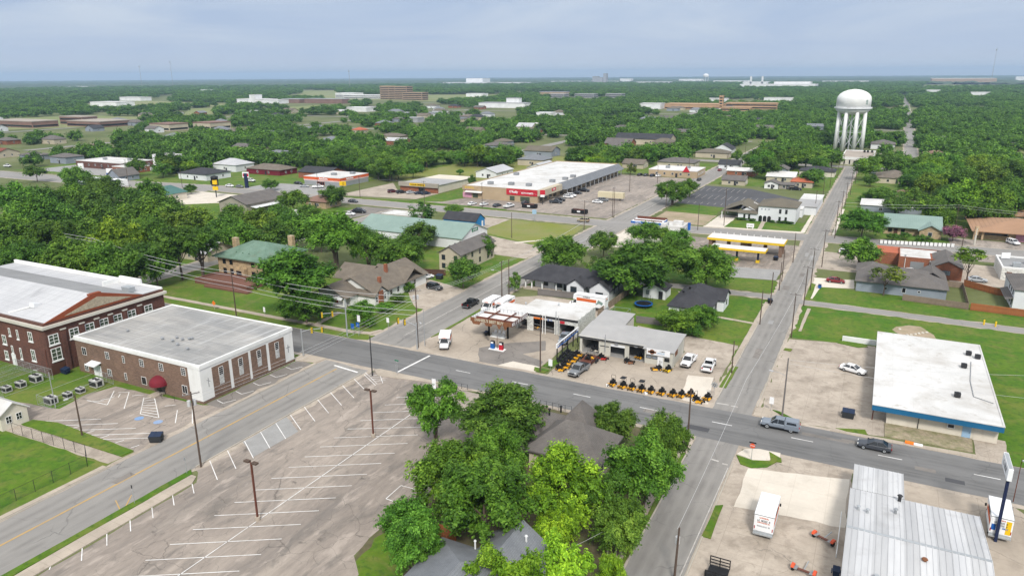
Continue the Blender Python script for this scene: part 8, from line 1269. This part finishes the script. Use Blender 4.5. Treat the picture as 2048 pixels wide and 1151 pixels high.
t = thing('kayak', 'orange and white pallet sheet lying on the verge before the rock bed', 'sheet', (9.4, 116.4, 0)); MB().rbox(8.8, 116.5, .2, 1.2, .7, .25, R(-5)).build('orange_end', M('orange'), t); MB().rbox(10, 116.4, .18, 1.2, .6, .22, R(-5)).build('white_end', M('sign_white'), t)
for l, x, y in (('left yellow barrier post at the field alley', 24.6, 185.6), ('right yellow barrier post at the field alley', 26.8, 185.3)): t = thing('bollard', l, 'bollard', (x, y, 0)); MB().tube((x, y, 0), (x, y, 1.1), .18, .18, 8).build('post', M('yellow'), t); MB().lathe([(.19, 1.1), (.16, 1.2), (.02, 1.26)], 8, 0, (x, y)).build('cap', M('yellow'), t)
t = thing('guard_rail', 'white pipe rail along the metal shed path', 'rail', (.7, 87, 0)); MB().path([(.7, 91.6, 0), (.7, 91.6, .5), (.7, 82, .5), (.7, 82, 0)], .06).build('rail', M('white_paint'), t)
for i, (x, y) in enumerate([(-39.9, 116.5), (-32.6, 116.2)]): t = tag(MB().rbox(x, y, .2, .5, .4, .35, .4).build('marker_block', M('sign_white')), ['white marker block at the left end of the mower row', 'white marker block in the middle of the mower row'][i], 'block')
t = thing('pinwheel', 'grey tin windmill on a post near the mower row corner', 'windmill', (-21.6, 120.4, 0)); MB().tube((-21.6, 120.4, 0), (-21.6, 120.4, 2.2), .03, .03).build('post', M('galv'), t); b = MB(); [b.rbox(-21.6 + .35 * math.cos(k * .785), 120.36, 2.3 + .35 * math.sin(k * .785), .5, .03, .22, 0, 0, -k * .785) for k in range(8)]; b.build('blades', M('galv'), t)
# wires
TP = lambda x, y, z: (x, y, z)
for i, (a, b_, c, d) in enumerate([((-193, 122.7, 11.8), (-131.4, 114.9, 11.3), (-81.9, 117.4, 11.2), 0), ((-193, 122.7, 10.9), (-131.4, 114.9, 10.4), (-81.9, 117.4, 10.0), 0), ((-193, 122.7, 9.4), (-131.4, 114.9, 8.6), (-81.9, 117.4, 8.2), 0), ((-193, 122.7, 8.6), (-131.4, 114.9, 7.6), (-81.9, 117.4, 7.2), 0)]): wire(['topmost', 'second', 'third', 'lowest'][i] + ' wire of the line over the long lawn', [(-300, 135, a[2] + 1), a, b_, c], 1.1, .04)
for i in range(3): wire(['first', 'second', 'third'][i] + ' thin wire crossing over the bungalow drive', [(-81.9, 117.4, 12.3 - .4 * i), (-82.8, 156.8, 9.2 - .3 * i), (-84, 218, 9)], .7, .018); wire(['first', 'second', 'third'][i] + ' thin wire from the parking lot pole to the church hall corner', [(-83.3 + .5 * i, 63.3, 11.2 - .3 * i), (-82.2 + .3 * i, 117.4, 11.4 - .5 * i)], .9, .016)
wire('pale wire along the lower side street', [(-15.2, 69.4, 6.8), (-15, 110, 8.6), (-13.1, 158, 9.6)], .4, .02); wire('wire over the concrete lot and white roof', [(-9.8, 117.4, 10.2), (30, 131, 9.6)], .6, .016); wire('second wire over the white roof', [(-9.8, 117.4, 9.6), (32, 122, 9)], .7, .016); wire('wire from the thin service pole to the grey roof', [(-23, 69.1, 4.6), (-28, 62, 3.6)], .2, .014); wire('upper wire before the right woods', [(-11.8, 268.2, 12.6), (26.4, 306, 8.4), (60, 300, 8)], .5, .03); wire('lower wire before the right woods', [(-11.8, 268.2, 11.4), (26.4, 306, 7.6), (60, 300, 7.2)], .5, .025)
wire('wire along the right of the side street', [(-13.1, 158, 9.8), (-13.1, 182.6, 9.9), (-13, 197.5, 11.2), (-12.4, 224.7, 11), (-11.8, 268.2, 12.4)], .35, .018); wire('wire along the cross road before the strip mall', [(-241, 268, 10.2), (-176, 262, 10.8), (-150.6, 268, 10.8), (-94.6, 244, 10.8)], .8, .022)
# ------------------------------------------------------------------ trees seen one by one: crown centre and width in the survey photo
G0, GD, GY, GP, GB = (1, 1, 1), (.8, .86, .75), (1.6, 1.4, .75), (1.3, 1.2, 1.05), (1.2, 1.05, .8)
def ptree(label, cx, cy, w, H=None, col=G0, crown=None, tr=None, cz=.6, zf=.62, **k):
    H_ = H or 9.; X, Y = P(cx, cy, H_ * zf)
    for _ in range(3):
        d = proj(X, Y, H_ * zf)[2]; r = w * (.49 if w > 88 and cy > 740 else .47) * d / F
        if H is None: H_ = min(17, max(3.4, r * 1.75 + 1.2))
        X, Y = P(cx, cy, H_ * zf)
    return tree(label, X, Y, r * .98, H_, tuple(c * RG.uniform(.92, 1.08) for c in col), crown, tr, cz, **k)
N = 'foreground trees around the hip-roofed house'
ptree('ragged leaning tree with bare pale stems at the edge of the striped parking lot', 868, 806, 122, 10.5, (.95, 1.05, .9), CN[4], TR[3], group=N, cs=5.4)
ptree('round full tree touching the main street in the foreground', 1003, 826, 168, 10, G0, CN[0], group=N)
ptree('broad olive-green tree left of centre in the foreground clump', 905, 948, 170, 10.5, (1.15, 1.02, .8), CN[1], group=N); ptree('largest dark green foreground tree in the middle of the clump', 968, 1000, 195, 11.5, (.95, 1, .95), CN[2], group=N); ptree('green tree crown rising behind the yellow-green one', 1000, 905, 110, 10, G0, CN[3], group=N)
ptree('bright yellow-green tree in the foreground clump', 1128, 965, 165, 10.8, (2.0, 1.6, .8), CN[0], TR[3], group=N); ptree('lower bough of the yellow-green clump over the bare yard', 1115, 1045, 95, 7, (1.7, 1.55, .7), CN[1], group=N)
ptree('tall dark upright-leaved tree right of the hip-roofed house', 1288, 935, 150, 11, (.95, 1, .95), CN[0], TR[3], group=N, cs=5.2); ptree('second upright-leaved tree reaching towards the street corner', 1332, 880, 100, 9.5, G0, CN[2], group=N, cs=4.4); ptree('small leafy tree behind the hip roof beside the main street', 1228, 840, 95, 6.4, G0, CN[3], group=N); ptree('slim bush at the far left of the hip roof ridge', 1198, 826, 30, 3.5, G0, CMID[1], group=N)
ptree('thin dark tree with a visible black trunk in the bare yard', 1222, 1010, 105, 8.5, (.7, .75, .7), CN[5], TR[4], group=N); ptree('round street-side tree at the lower side street', 1240, 1045, 108, 7.5, (1.05, 1.05, 1), CN[1], group=N)
ptree('dark tree at the curved grass edge of the striped lot', 815, 1062, 128, 8.5, (.8, .9, .9), CN[2], group=N); ptree('bushy dark tree against the orange-brown fence', 850, 1098, 80, 6, (.75, .85, .85), CN[0], group=N)
ptree('pale yellow-green tree over the grey roof at the bottom edge', 1130, 1140, 150, 9.5, (1.85, 1.6, .85), CN[5], TR[3], group=N); ptree('sparse yellow-green tree over the left of the grey roof', 970, 1150, 110, 8.5, (1.55, 1.4, .8), CN[5], TR[4], group=N); ptree('small yellow-green tree at the bottom by the side street pavement', 1222, 1148, 70, 6, (1.8, 1.6, .8), CN[3], group=N); ptree('pale tree cut by the bottom edge below the grey roof', 1050, 1175, 130, 9, (1.6, 1.45, .85), CN[5], TR[3], group=N)
N = 'trees around the old houses'
ptree('great dark rounded tree in front of the green-tiled mansion', 588, 552, 158, 15.5, (.72, .8, .68), CN[0], group=N, cs=6.6); ptree('lower skirt of dark foliage beside the great rounded tree', 610, 608, 110, 7.5, (.68, .76, .66), CN[1], group=N)
ptree('tall bright tree rising behind the bungalow', 668, 468, 118, 17, (1.1, 1.1, .95), CN[3], TR[3], group=N, cs=6.5); ptree('mid-green tree right of the tall bright tree', 735, 485, 80, 13, G0, CN[1], TR[3], group=N); ptree('round tree behind the bungalow gable', 800, 500, 115, 10.5, (.95, 1, .95), CN[2], group=N); ptree('spreading tree at the warehouse corner', 838, 465, 75, 9, G0, CMID[2], group=N)
ptree('dark fine-leaved tree beside the blue shed', 842, 424, 58, 8, (.75, .85, .95), CTHIN[1], group=N); ptree('small bush tree left of the blue shed', 908, 418, 42, 4.5, G0, group=N); ptree('dense round bush beside the signal mast', 722, 618, 62, 5.2, (.8, .9, .8), CMID[0], group=N); ptree('tree in front of the cream flats', 926, 540, 70, 8, (.9, .95, .9), CMID[3], group=N); ptree('tree behind the right end of the cream flats', 965, 490, 52, 7, G0, CMID[1], group=N); ptree('young single tree on the verge across from the rental trucks', 1030, 562, 36, 5, (.85, .9, .85), CTHIN[1], group=N)
for i, (x, y, w) in enumerate([(770, 612, 40), (795, 595, 34), (735, 640, 34), (818, 572, 30)]): ptree(['low hedge bush by the brick chimney breast', 'green bush at the bungalow side window', 'small shrub at the bungalow front corner', 'clipped hedge beside the black suv'][i], x, y, w, 2.4, G0, CMID[i], group=N, name='shrub', cat='shrub')
ptree('left of two tall trees with bare trunks on the long lawn', 357, 495, 112, 15, (.85, .9, .85), CN[4], TR[0], group=N, cs=5.4); ptree('right of two tall trees with bare trunks on the long lawn', 398, 492, 95, 14.5, (.85, .9, .85), CN[1], TR[3], group=N, cs=5)
N = 'trees behind the garage'
ptree('big round tree behind the left end of the charcoal roof', 1122, 500, 108, 10.5, (.95, 1, .9), CN[3], group=N); ptree('lighter tree in front of the corner fuel station', 1208, 482, 62, 8.5, (1.1, 1.1, .95), CMID[0], group=N); ptree('grey-green tree behind the charcoal ridge', 1188, 535, 55, 6.5, (1.1, 1.05, 1.2), CTHIN[1], group=N); ptree('huge spreading tree over the trampoline yard', 1265, 530, 160, 12.5, (.9, 1, .85), CN[0], group=N); ptree('second spreading tree right of the trampoline yard', 1330, 512, 120, 12, (.92, 1, .88), CN[2], group=N); ptree('right-hand spreading tree above the charcoal cottage', 1412, 525, 128, 11.5, (.95, 1, .9), CN[3], TR[3], group=N); ptree('thin tree in front of the white corner store', 1290, 462, 70, 7.5, (1, 1, .95), CMID[4], group=N); ptree('small tree before the yellow petrol shop', 1358, 475, 62, 7.5, (.9, .95, .9), CMID[1], group=N); ptree('narrow tree between the corner store bushes', 1325, 468, 40, 6, G0, CMID[5], group=N)
ptree('broad sprawling bush behind the mower workshop', 1355, 636, 84, 5.6, (1.15, 1.1, .9), CN[1], group=N); ptree('right half of the sprawling bush by the cottage', 1405, 628, 70, 5, (1.1, 1.1, .9), CN[3], group=N); ptree('dark shrub at the end of the sprawling bush', 1385, 655, 50, 3, (.75, .85, .75), CMID[2], group=N)
N = 'trees right of the side street'
ptree('round heavy tree before the pale green metal roof', 1726, 442, 92, 9.5, (.85, .95, .85), CN[0], group=N); ptree('tree behind the grey house with a visible pale fork', 1722, 500, 78, 8.5, (1.05, 1.05, .9), CMID[3], TR[3], group=N); ptree('brownish half-bare tree on the grassy lot', 1772, 553, 72, 8, (1.3, .95, .8), CTHIN[0], TR[4], group=N, cs=2.8); ptree('sparse tall tree with bare limbs by the brick store', 1940, 522, 78, 11, (1.35, 1.2, .85), CTHIN[0], TR[4], group=N, cs=3); t = ptree('crape myrtle with pink and purple blossom', 1908, 462, 46, 5.5, (3.1, .62, 9), CMID[2], group=N)
ptree('round tree above the dark red fence', 1766, 388, 62, 7.5, G0, CMID[0], group=N); ptree('small round tree beside the path to the fire station', 1742, 358, 34, 6, (.85, .9, .85), CMID[1], group=N); ptree('dense bush by the brown-roofed house', 1735, 392, 40, 4.5, (.9, .95, .9), CMID[2], group=N); ptree('wide tree right of the white tin roof', 1798, 408, 60, 8, G0, CMID[5], group=N)
for i, (x, y, w, l) in enumerate([(1786, 472, 26, 'shrub by the stone gable'), (1812, 470, 24, 'dark shrub right of the stone gable'), (1848, 476, 34, 'tall shrub left of the crape myrtle'), (1490, 466, 0, '')]):
    if w: ptree(l + ' of the green-roofed house', x, y, w, 2.6, (.85, .9, .85), CMID[i], group=N, name='shrub', cat='shrub')
for i, (x, w) in enumerate(((-46.5, 2.6), (-42.4, 1.6), (-34.9, 1), (-30.5, 3.4))): t = thing('hedge', ['clipped hedge under the wing windows', 'short clipped hedge left of the arched doors', 'small clipped hedge right of the arched doors', 'long clipped hedge under the right windows'][i] + ' of the funeral home', 'hedge', (x, 287.7, 0), 0, 'clipped hedges'); c = bpy.data.objects.new('foliage', CMID[i]); COL.objects.link(c); c.parent = t; c.scale = (w, .7, .65); c.location = (0, 0, .55); c.color = (.6, .7, .6, 1)
N = 'trees by the car parks'
ptree('big tree on the corner of the dark car park', 1346, 380, 72, 10.5, (1, 1.02, .9), CN[1], TR[3], group=N); ptree('smaller tree right of the big corner tree', 1380, 372, 42, 8.5, (1, 1.02, .9), CMID[0], group=N); ptree('dark round tree beside the rust-roofed house', 1622, 352, 54, 8.5, (.9, .95, .85), CMID[1], TR[3], group=N); ptree('large round tree behind the white tin roof', 1536, 332, 66, 11, (.95, 1, .9), CMID[3], group=N); ptree('tree left of the fire station', 1664, 312, 44, 10, (1.3, 1.2, .85), CMID[2], group=N); ptree('small bare-stemmed tree along the far side street', 1474, 310, 24, 9, G0, CMID[5], group=N); ptree('grey-brown small tree by the cream cottage', 1262, 336, 26, 6, (1.1, .75, .75), CTHIN[1], group=N); ptree('dark tree by the strip mall back corner', 944, 362, 18, 7, (.6, .7, .75), CMID[4], group=N); ptree('low round bush behind the discount store', 920, 343, 16, 3.6, (.8, .95, .7), CMID[5], group=N)
ptree('tree in front of the orange-striped store', 664, 388, 60, 9, G0, CMID[1], group=N); ptree('bright tree left of the brown tile roof', 585, 398, 66, 9.5, (1.1, 1.1, .95), CMID[0], group=N); ptree('small tree on the highway verge behind the gabled shop', 540, 367, 34, 5.5, (.9, .95, .9), CMID[2], group=N); ptree('small round tree beside the teal-roofed building', 381, 376, 26, 4.6, (.8, .9, .8), CMID[3], group=N); ptree('low hedge by the teal-roofed forecourt', 366, 385, 22, 2.4, G0, CMID[1], group=N, name='shrub', cat='shrub')
N = 'woods in the left middle distance'
WL = [(25, 475, 120, G0), (60, 520, 120, GD), (105, 480, 110, G0), (140, 525, 130, GP), (60, 430, 110, GD), (120, 430, 90, G0), (165, 470, 90, GP), (200, 525, 120, G0), (235, 480, 110, GY), (270, 520, 110, G0), (300, 470, 100, GD), (285, 430, 100, GB), (345, 455, 90, GB), (330, 420, 90, G0), (390, 440, 85, GB), (30, 395, 80, GD), (80, 400, 70, GD), (215, 435, 80, G0), (180, 410, 90, GD), (140, 390, 70, GB), (250, 400, 70, G0), (300, 385, 70, G0), (215, 378, 64, GD), (445, 460, 80, GD), (485, 470, 80, GD), (520, 440, 70, GB), (470, 428, 60, G0), (555, 470, 80, G0), (590, 455, 80, GD), (560, 430, 60, G0), (150, 355, 60, G0), (190, 372, 50, GB), (620, 425, 50, G0), (640, 470, 60, GD), (15, 545, 90, GD), (310, 530, 80, GD), (270, 330, 40, GD), (252, 350, 0, GD)]
wl = ['dark', 'mid-green', 'bright', 'olive', 'pale']
for i, (x, y, w, c) in enumerate(WL):
    if w: ptree(None, x, y, w, None, c, CN[i % 4] if w > 95 and y > 440 else CMID[i % 6], group=N)
for i, (x, y, w, c) in enumerate([(1822, 392, 50, G0), (1858, 412, 66, GB), (1896, 400, 70, G0), (1938, 392, 84, GY), (1985, 398, 80, GB), (2030, 396, 80, G0), (1862, 366, 60, GB), (1918, 356, 70, G0), (1975, 352, 74, GB), (2030, 348, 70, G0), (1830, 350, 50, GD), (1955, 420, 60, GD), (2005, 425, 50, G0), (1892, 432, 40, GP)]): ptree(None, x, y, w, None, c, CMID[i % 6], group='woods behind the orange-roofed office')
# ---- individual trees nearest in the canopy, the rest as one woodland
SOLID = []
for o in list(COL.objects):
    if o.type == 'EMPTY' and o.get('category') not in ('tree', 'shrub', 'power line', None) and len(o.children):
        bb = [c for c in o.children if c.type == 'MESH' and c.name.startswith(('wall', 'roof', 'fascia', 'box', 'canopy'))]
        for c in bb:
            xs = [v.co.x for v in c.data.vertices]; ys = [v.co.y for v in c.data.vertices]; SOLID.append((min(xs) + o.location.x - 3, max(xs) + o.location.x + 3, min(ys) + o.location.y - 3, max(ys) + o.location.y + 3))
        if o.get('category') in ('car', 'pickup truck', 'van'): SOLID.append((o.location.x - 4, o.location.x + 4, o.location.y - 4, o.location.y + 4))
NS = len(SOLID)
def apron(x0, x1, y0, y1): SOLID.append((x0, x1, y0, y1))
for q in [(-500, 60, 236, 276), (-620, -300, 236, 266), (-104, -72, 200, 660), (-26, -8, 200, 496), (-190, -172, 110, 250), (-120, 60, 480, 494), (-200, -90, 262, 404), (-296, -226, 262, 292), (-235, -188, 262, 330), (-82, -20, 250, 378), (-8, 14, 482, 560), (-475, -380, 266, 332), (-325, -238, 205, 262), (10, 24, 480, 700), (12, 26, 700, 1000), (14, 32, 1000, 2100), (70, 90, 400, 620), (22, 70, 250, 290), (-140, -92, 396, 440), (-245, -140, 335, 392), (20, 60, 215, 250), (-340, -262, 262, 300), (-330, -240, 262, 296), (60, 200, 150, 330), (-46, 0, 548, 612), (-40, 0, 490, 520)] + [(min(p[0], q[0]) - 10, max(p[0], q[0]) + 10, min(p[1], q[1]) - 10, max(p[1], q[1]) + 10) if p[1] == q[1] else (min(p[0], q[0]) - 6, max(p[0], q[0]) + 6, p[1], q[1]) for p, q in FAR_ROADS]: apron(*q)
CLEAR = [[P(x / s_ + ox, y / s_ + oy) for x, y in pts] for ox, oy, s_, pts in [(0, 100, 2.926, [(500, 318), (830, 296), (1340, 316), (1340, 334), (1000, 336), (500, 336)]), (0, 100, 2.926, [(1060, 395), (1110, 345), (1350, 330), (1330, 352), (1190, 392)]), (0, 100, 2.926, [(1610, 340), (1900, 320), (1990, 330), (1880, 352), (1620, 348)]), (0, 100, 2.926, [(1660, 292), (1700, 262), (1980, 238), (1980, 290)]), (0, 100, 2.926, [(0, 240), (0, 214), (600, 208), (660, 226)]), (600, 100, 2.926, [(0, 274), (0, 240), (220, 236), (230, 268)]), (600, 100, 2.926, [(1230, 266), (1230, 248), (1740, 250), (1740, 266)]), (1250, 100, 2.566, [(1500, 202), (1540, 178), (2100, 174), (2100, 200)]), (1250, 100, 2.566, [(0, 236), (0, 222), (500, 212), (500, 226)]), (0, 100, 2.926, [(30, 470), (30, 400), (560, 385), (860, 395), (840, 420), (560, 450)]), (0, 100, 2.926, [(1240, 480), (1370, 450), (1340, 492)]), (1250, 100, 2.566, [(1940, 470), (1990, 470), (2080, 560), (2020, 520)]), (600, 100, 2.926, [(240, 290), (470, 262), (1180, 262), (1180, 292), (740, 302)])]]
for q in CLEAR: patch('meadow', q, .3, 'meadow', 0)
def inside(x, y, poly):
    c = False; n = len(poly)
    for i in range(n):
        (xa, ya), (xb, yb) = poly[i], poly[i - 1]
        if (ya > y) != (yb > y) and x < (xb - xa) * (y - ya) / (yb - ya) + xa: c = not c
    return c
CLR = []
def pol(x, y): return math.atan2(-x, y), math.hypot(x, y)
for x0, x1, y0, y1 in SOLID[:NS]:
    ps = [pol(x, y) for x in (x0, x1) for y in (y0, y1)]; d0, d1 = min(p[1] for p in ps), max(p[1] for p in ps)
    if d0 > 330: CLR.append((min(p[0] for p in ps), max(p[0] for p in ps), d0 - max(20, d0 * (.13 if x1 - x0 > 36 else .05)), d1))
TX = [(a, b_, r) for a, b_, r, _ in TREES]
def blocked(x, y, m=0):
    for x0, x1, y0, y1 in SOLID:
        if x0 - m < x < x1 + m and y0 - m < y < y1 + m: return True
    a, q = pol(x, y)
    if any(a0 < a < a1 and d0 < q < d1 for a0, a1, d0, d1 in CLR): return True
    return any(inside(x, y, q) for q in CLEAR)
cand = []
rr = random.Random(5)
def nz(x, y): return math.sin(x * .011 + 1.3) * math.cos(y * .013 - .4) + .6 * math.sin(x * .031 - y * .027) + .4 * math.cos(y * .05 + x * .043)
d = 210.
while d < 4300:
    sp = 9. if d < 520 else (10.4 if d < 1000 else (13.5 if d < 2000 else 19)); n = int(d * 1.5 / sp)
    for k in range(n):
        a = YAW + (k / n - .5) * 1.5 + rr.uniform(-.4, .4) * sp / d; q = d + rr.uniform(-.45, .45) * sp
        x, y = -math.sin(a) * q, math.cos(a) * q
        px_, py_, w_ = proj(x, y, 6)
        if px_ < -140 or px_ > 2190: continue
        if y < 235 or (y < 400 and x > -140 and x < 12): continue
        if y < 300 and -300 < x < 60: continue
        if px_ < 1050 and d > 620 and nz(x * 1.6, y * 1.6) < -.05 - (.4 if px_ > 850 else 0): continue
        if d < 900 and nz(x, y) < -.8: continue
        if d >= 900 and nz(x * .6, y * .6) < -.55: continue
        if blocked(x, y): continue
        if d < 420 and any((x - a_) ** 2 + (y - b_) ** 2 < (r_ * .8 + 2.5) ** 2 for a_, b_, r_ in TX): continue
        cand.append((q, x, y))
    d += sp * .92
cand.sort()
NIND = 300 - len([1 for t in TREES])
tones = [GD, G0, G0, (1.1, 1.08, .92), GB, GP, (.85, .92, .85), (.95, 1, .9), GY]
for ci_, (q, x, y) in enumerate(cand[:NIND]):
    r = rr.uniform(4.6, 7.6); tree(None, x, y, r, r * rr.uniform(1.45, 1.9), tuple(c * rr.uniform(.9, 1.1) for c in rr.choice(tones)), CMID[rr.randrange(6)] if ci_ < NIND - 12 else CFAR[ci_ % 4], group='canopy trees beyond the shops')
# woodland: everything farther, instanced with geometry nodes over a cloud of points
rest = cand[NIND:]
me = bpy.data.meshes.new('woodland'); me.vertices.add(len(rest)); me.vertices.foreach_set('co', np.array([(x, y, 0) for q, x, y in rest], dtype=np.float32).ravel())
rs = np.random.RandomState(3); qd = np.array([q for q, _, _ in rest]); base = np.where(qd < 1000, 6.3, np.where(qd < 2000, 8., 11.5))
at = me.attributes.new('size', 'FLOAT', 'POINT'); at.data.foreach_set('value', (base * rs.uniform(.75, 1.25, len(rest))).astype(np.float32))
at = me.attributes.new('rot', 'FLOAT', 'POINT'); at.data.foreach_set('value', rs.uniform(0, 6.28, len(rest)).astype(np.float32))
at = me.attributes.new('pick', 'INT', 'POINT'); at.data.foreach_set('value', rs.randint(0, 4, len(rest)).astype(np.int32))
at = me.attributes.new('high', 'FLOAT', 'POINT'); at.data.foreach_set('value', np.where(qd < 1000, rs.uniform(.8, 1.1, len(rest)), np.where(qd < 2000, .75, .55)).astype(np.float32))
wo = bpy.data.objects.new('woodland', me); COL.objects.link(wo); wo['kind'] = 'stuff'; wo['label'] = 'endless leafy tree canopy running to the horizon'; wo['category'] = 'woodland'; wo.color = (.92, .97, .9, 1)
SRC = []
for t in [q[3] for q in TREES][::-1]:
    c = [k for k in t.children if k.name.startswith('crown')][0]
    if c.data in CFAR and c.data not in [s.data for s in SRC]: SRC.append(c)
gn = bpy.data.node_groups.new('woodland', 'GeometryNodeTree'); gn.interface.new_socket('Geometry', in_out='INPUT', socket_type='NodeSocketGeometry'); gn.interface.new_socket('Geometry', in_out='OUTPUT', socket_type='NodeSocketGeometry')
A = lambda tp, **k: nn(gn, tp, **k); L = gn.links.new
gi, go = A('NodeGroupInput'), A('NodeGroupOutput'); jn = A('GeometryNodeGeometryToInstance')
for s in SRC:
    oi = A('GeometryNodeObjectInfo'); oi.inputs['Object'].default_value = s; oi.transform_space = 'ORIGINAL'; L(oi.outputs['Geometry'], jn.inputs[0])
ip = A('GeometryNodeInstanceOnPoints'); ip.inputs['Pick Instance'].default_value = True
def attr(n, tp='FLOAT'): a = A('GeometryNodeInputNamedAttribute', data_type=tp); a.inputs[0].default_value = n; return a.outputs['Attribute']
mp = A('GeometryNodeMeshToPoints'); L(gi.outputs[0], mp.inputs[0]); sp_ = A('GeometryNodeSetPosition'); off = A('ShaderNodeCombineXYZ'); mm = A('ShaderNodeMath', operation='MULTIPLY'); L(attr('size'), mm.inputs[0]); mm.inputs[1].default_value = .62; L(mm.outputs[0], off.inputs[2]); L(mp.outputs[0], sp_.inputs[0]); L(off.outputs[0], sp_.inputs['Offset'])
L(sp_.outputs[0], ip.inputs['Points']); L(jn.outputs[0], ip.inputs['Instance']); L(attr('pick', 'INT'), ip.inputs['Instance Index'])
ro = A('ShaderNodeCombineXYZ'); L(attr('rot'), ro.inputs[2]); er = A('FunctionNodeEulerToRotation'); L(ro.outputs[0], er.inputs[0]); L(er.outputs[0], ip.inputs['Rotation'])
sc = A('ShaderNodeCombineXYZ'); L(attr('size'), sc.inputs[0]); L(attr('size'), sc.inputs[1]); m2 = A('ShaderNodeMath', operation='MULTIPLY'); L(attr('size'), m2.inputs[0]); L(attr('high'), m2.inputs[1]); L(m2.outputs[0], sc.inputs[2]); L(sc.outputs[0], ip.inputs['Scale']); L(ip.outputs[0], go.inputs[0])
md = wo.modifiers.new('woodland', 'NODES'); md.node_group = gn
# far woods: low bumpy canopy from 4 km to the horizon
b = MB(); rr2 = np.random.RandomState(8); RS = np.concatenate([np.arange(4100, 8000, 110), np.arange(8000, 14600, 260)]); TH = np.linspace(YAW - .85, YAW + .85, 420); hh = rr2.uniform(2, 13, (len(RS), len(TH))) * (rr2.rand(len(RS), len(TH)) > .12)
vs = [(-math.sin(a) * r, math.cos(a) * r, hh[i, j] + .5) for i, r in enumerate(RS) for j, a in enumerate(TH)]; nT = len(TH)
fs = [(i * nT + j, (i + 1) * nT + j, (i + 1) * nT + j + 1, i * nT + j + 1) for i in range(len(RS) - 1) for j in range(nT - 1)]
me = bpy.data.meshes.new('far_woods'); me.from_pydata(vs, [], fs); me.materials.append(M('far_green')); o = bpy.data.objects.new('far_woods', me); COL.objects.link(o); o['kind'] = 'stuff'; o['label'] = 'blue-green woods fading out along the horizon'; o['category'] = 'far woods'
# ---- air
hz = MB().box(-15500, 15500, -15500, 15500, -1, 140); o = hz.build('haze', bpy.data.materials.new('haze')); o['kind'] = 'stuff'; m = o.data.materials[0]; m.use_nodes = True; t = m.node_tree; t.nodes.remove(t.nodes['Principled BSDF']); pv = nn(t, 'ShaderNodeVolumePrincipled'); pv.inputs['Color'].default_value = (.55, .76, 1, 1); pv.inputs['Density'].default_value = 1.0e-4; pv.inputs['Anisotropy'].default_value = .2; t.links.new(pv.outputs[0], t.nodes['Material Output'].inputs['Volume'])
# ---- labels for the canopy trees: tone, size, nearest landmark, then order from the left
LM_ = [(o.location.x, o.location.y, s) for o, s in [(o, o.get('label', '')) for o in COL.objects if o.type == 'EMPTY'] if o.get('category') in ('building', 'shop', 'shopping building', 'house', 'service station', 'fire station', 'school', 'hospital', 'apartment building', 'canopy', 'fuel station', 'office')]
def tone(c):
    if c[0] > 1.5: return 'yellow-green'
    if c[0] < .78: return 'dark'
    if c[0] > 1.12 and c[2] < .95: return 'olive-green'
    return 'pale' if c[0] > 1.12 else 'mid-green'
from collections import defaultdict
STOPS = (' with ', ' beside ', ' behind ', ' among ', ' in ', ' by ', ' before ', ' near ', ' left of ', ' right of ', ' beyond ', ' on ', ' under ', ' along ', ' below ', ' at ', ' above ', ' cut ', ' rising ')
OR = ['leftmost', 'second from left', 'third from left', 'fourth from left', 'fifth from left', 'sixth from left', 'seventh from left', 'eighth from left', 'ninth from left', 'tenth from left', 'eleventh from left', 'twelfth from left']
def near(x, y):
    lx, ly, s = min((q for q in LM_ if q[2]), key=lambda q: (q[0] - x) ** 2 + (q[1] - y) ** 2)
    for stop in STOPS:
        if stop in s: s = s.split(stop)[0]
    lz = proj(lx, ly); tz = proj(x, y); return 'behind' if tz[2] > lz[2] + 14 else ('left of' if tz[0] < lz[0] - 12 else ('right of' if tz[0] > lz[0] + 12 else 'in front of')), ' '.join(s.split()[:5]), tz[0]
keys = defaultdict(list)
for x, y, r, t in TREES:
    if t.get('label'): continue
    c = [k for k in t.children if k.name.startswith('crown')][0]
    rel, s, k = near(x, y)
    keys[(tone(c.color), 'broad' if r > 5.2 else 'small', rel, s)].append((k, t))
hk = defaultdict(list)
for x, y, t, n in AUTO: rel, s, k = near(x, y); hk[(n, rel, s)].append((k, t))
for (n, rel, s), l in hk.items():
    l.sort(key=lambda q: q[0])
    for i, (_, t) in enumerate(l): t['label'] = (OR[i] + ' ' if len(l) > 1 else '') + '%s %s the %s' % (n, rel, s); t['group'] = 'small houses among the canopy trees'
for (tn, sz, rel, s), l in keys.items():
    l.sort(key=lambda q: q[0])
    for i, (_, t) in enumerate(l):
        t['label'] = ('%s %s tree %s the %s' % (sz, tn, rel, s)) if len(l) == 1 else ('%s %s %s tree %s the %s' % (OR[i] if i < 12 else str(i + 1) + 'th from left', sz, tn, rel, s))
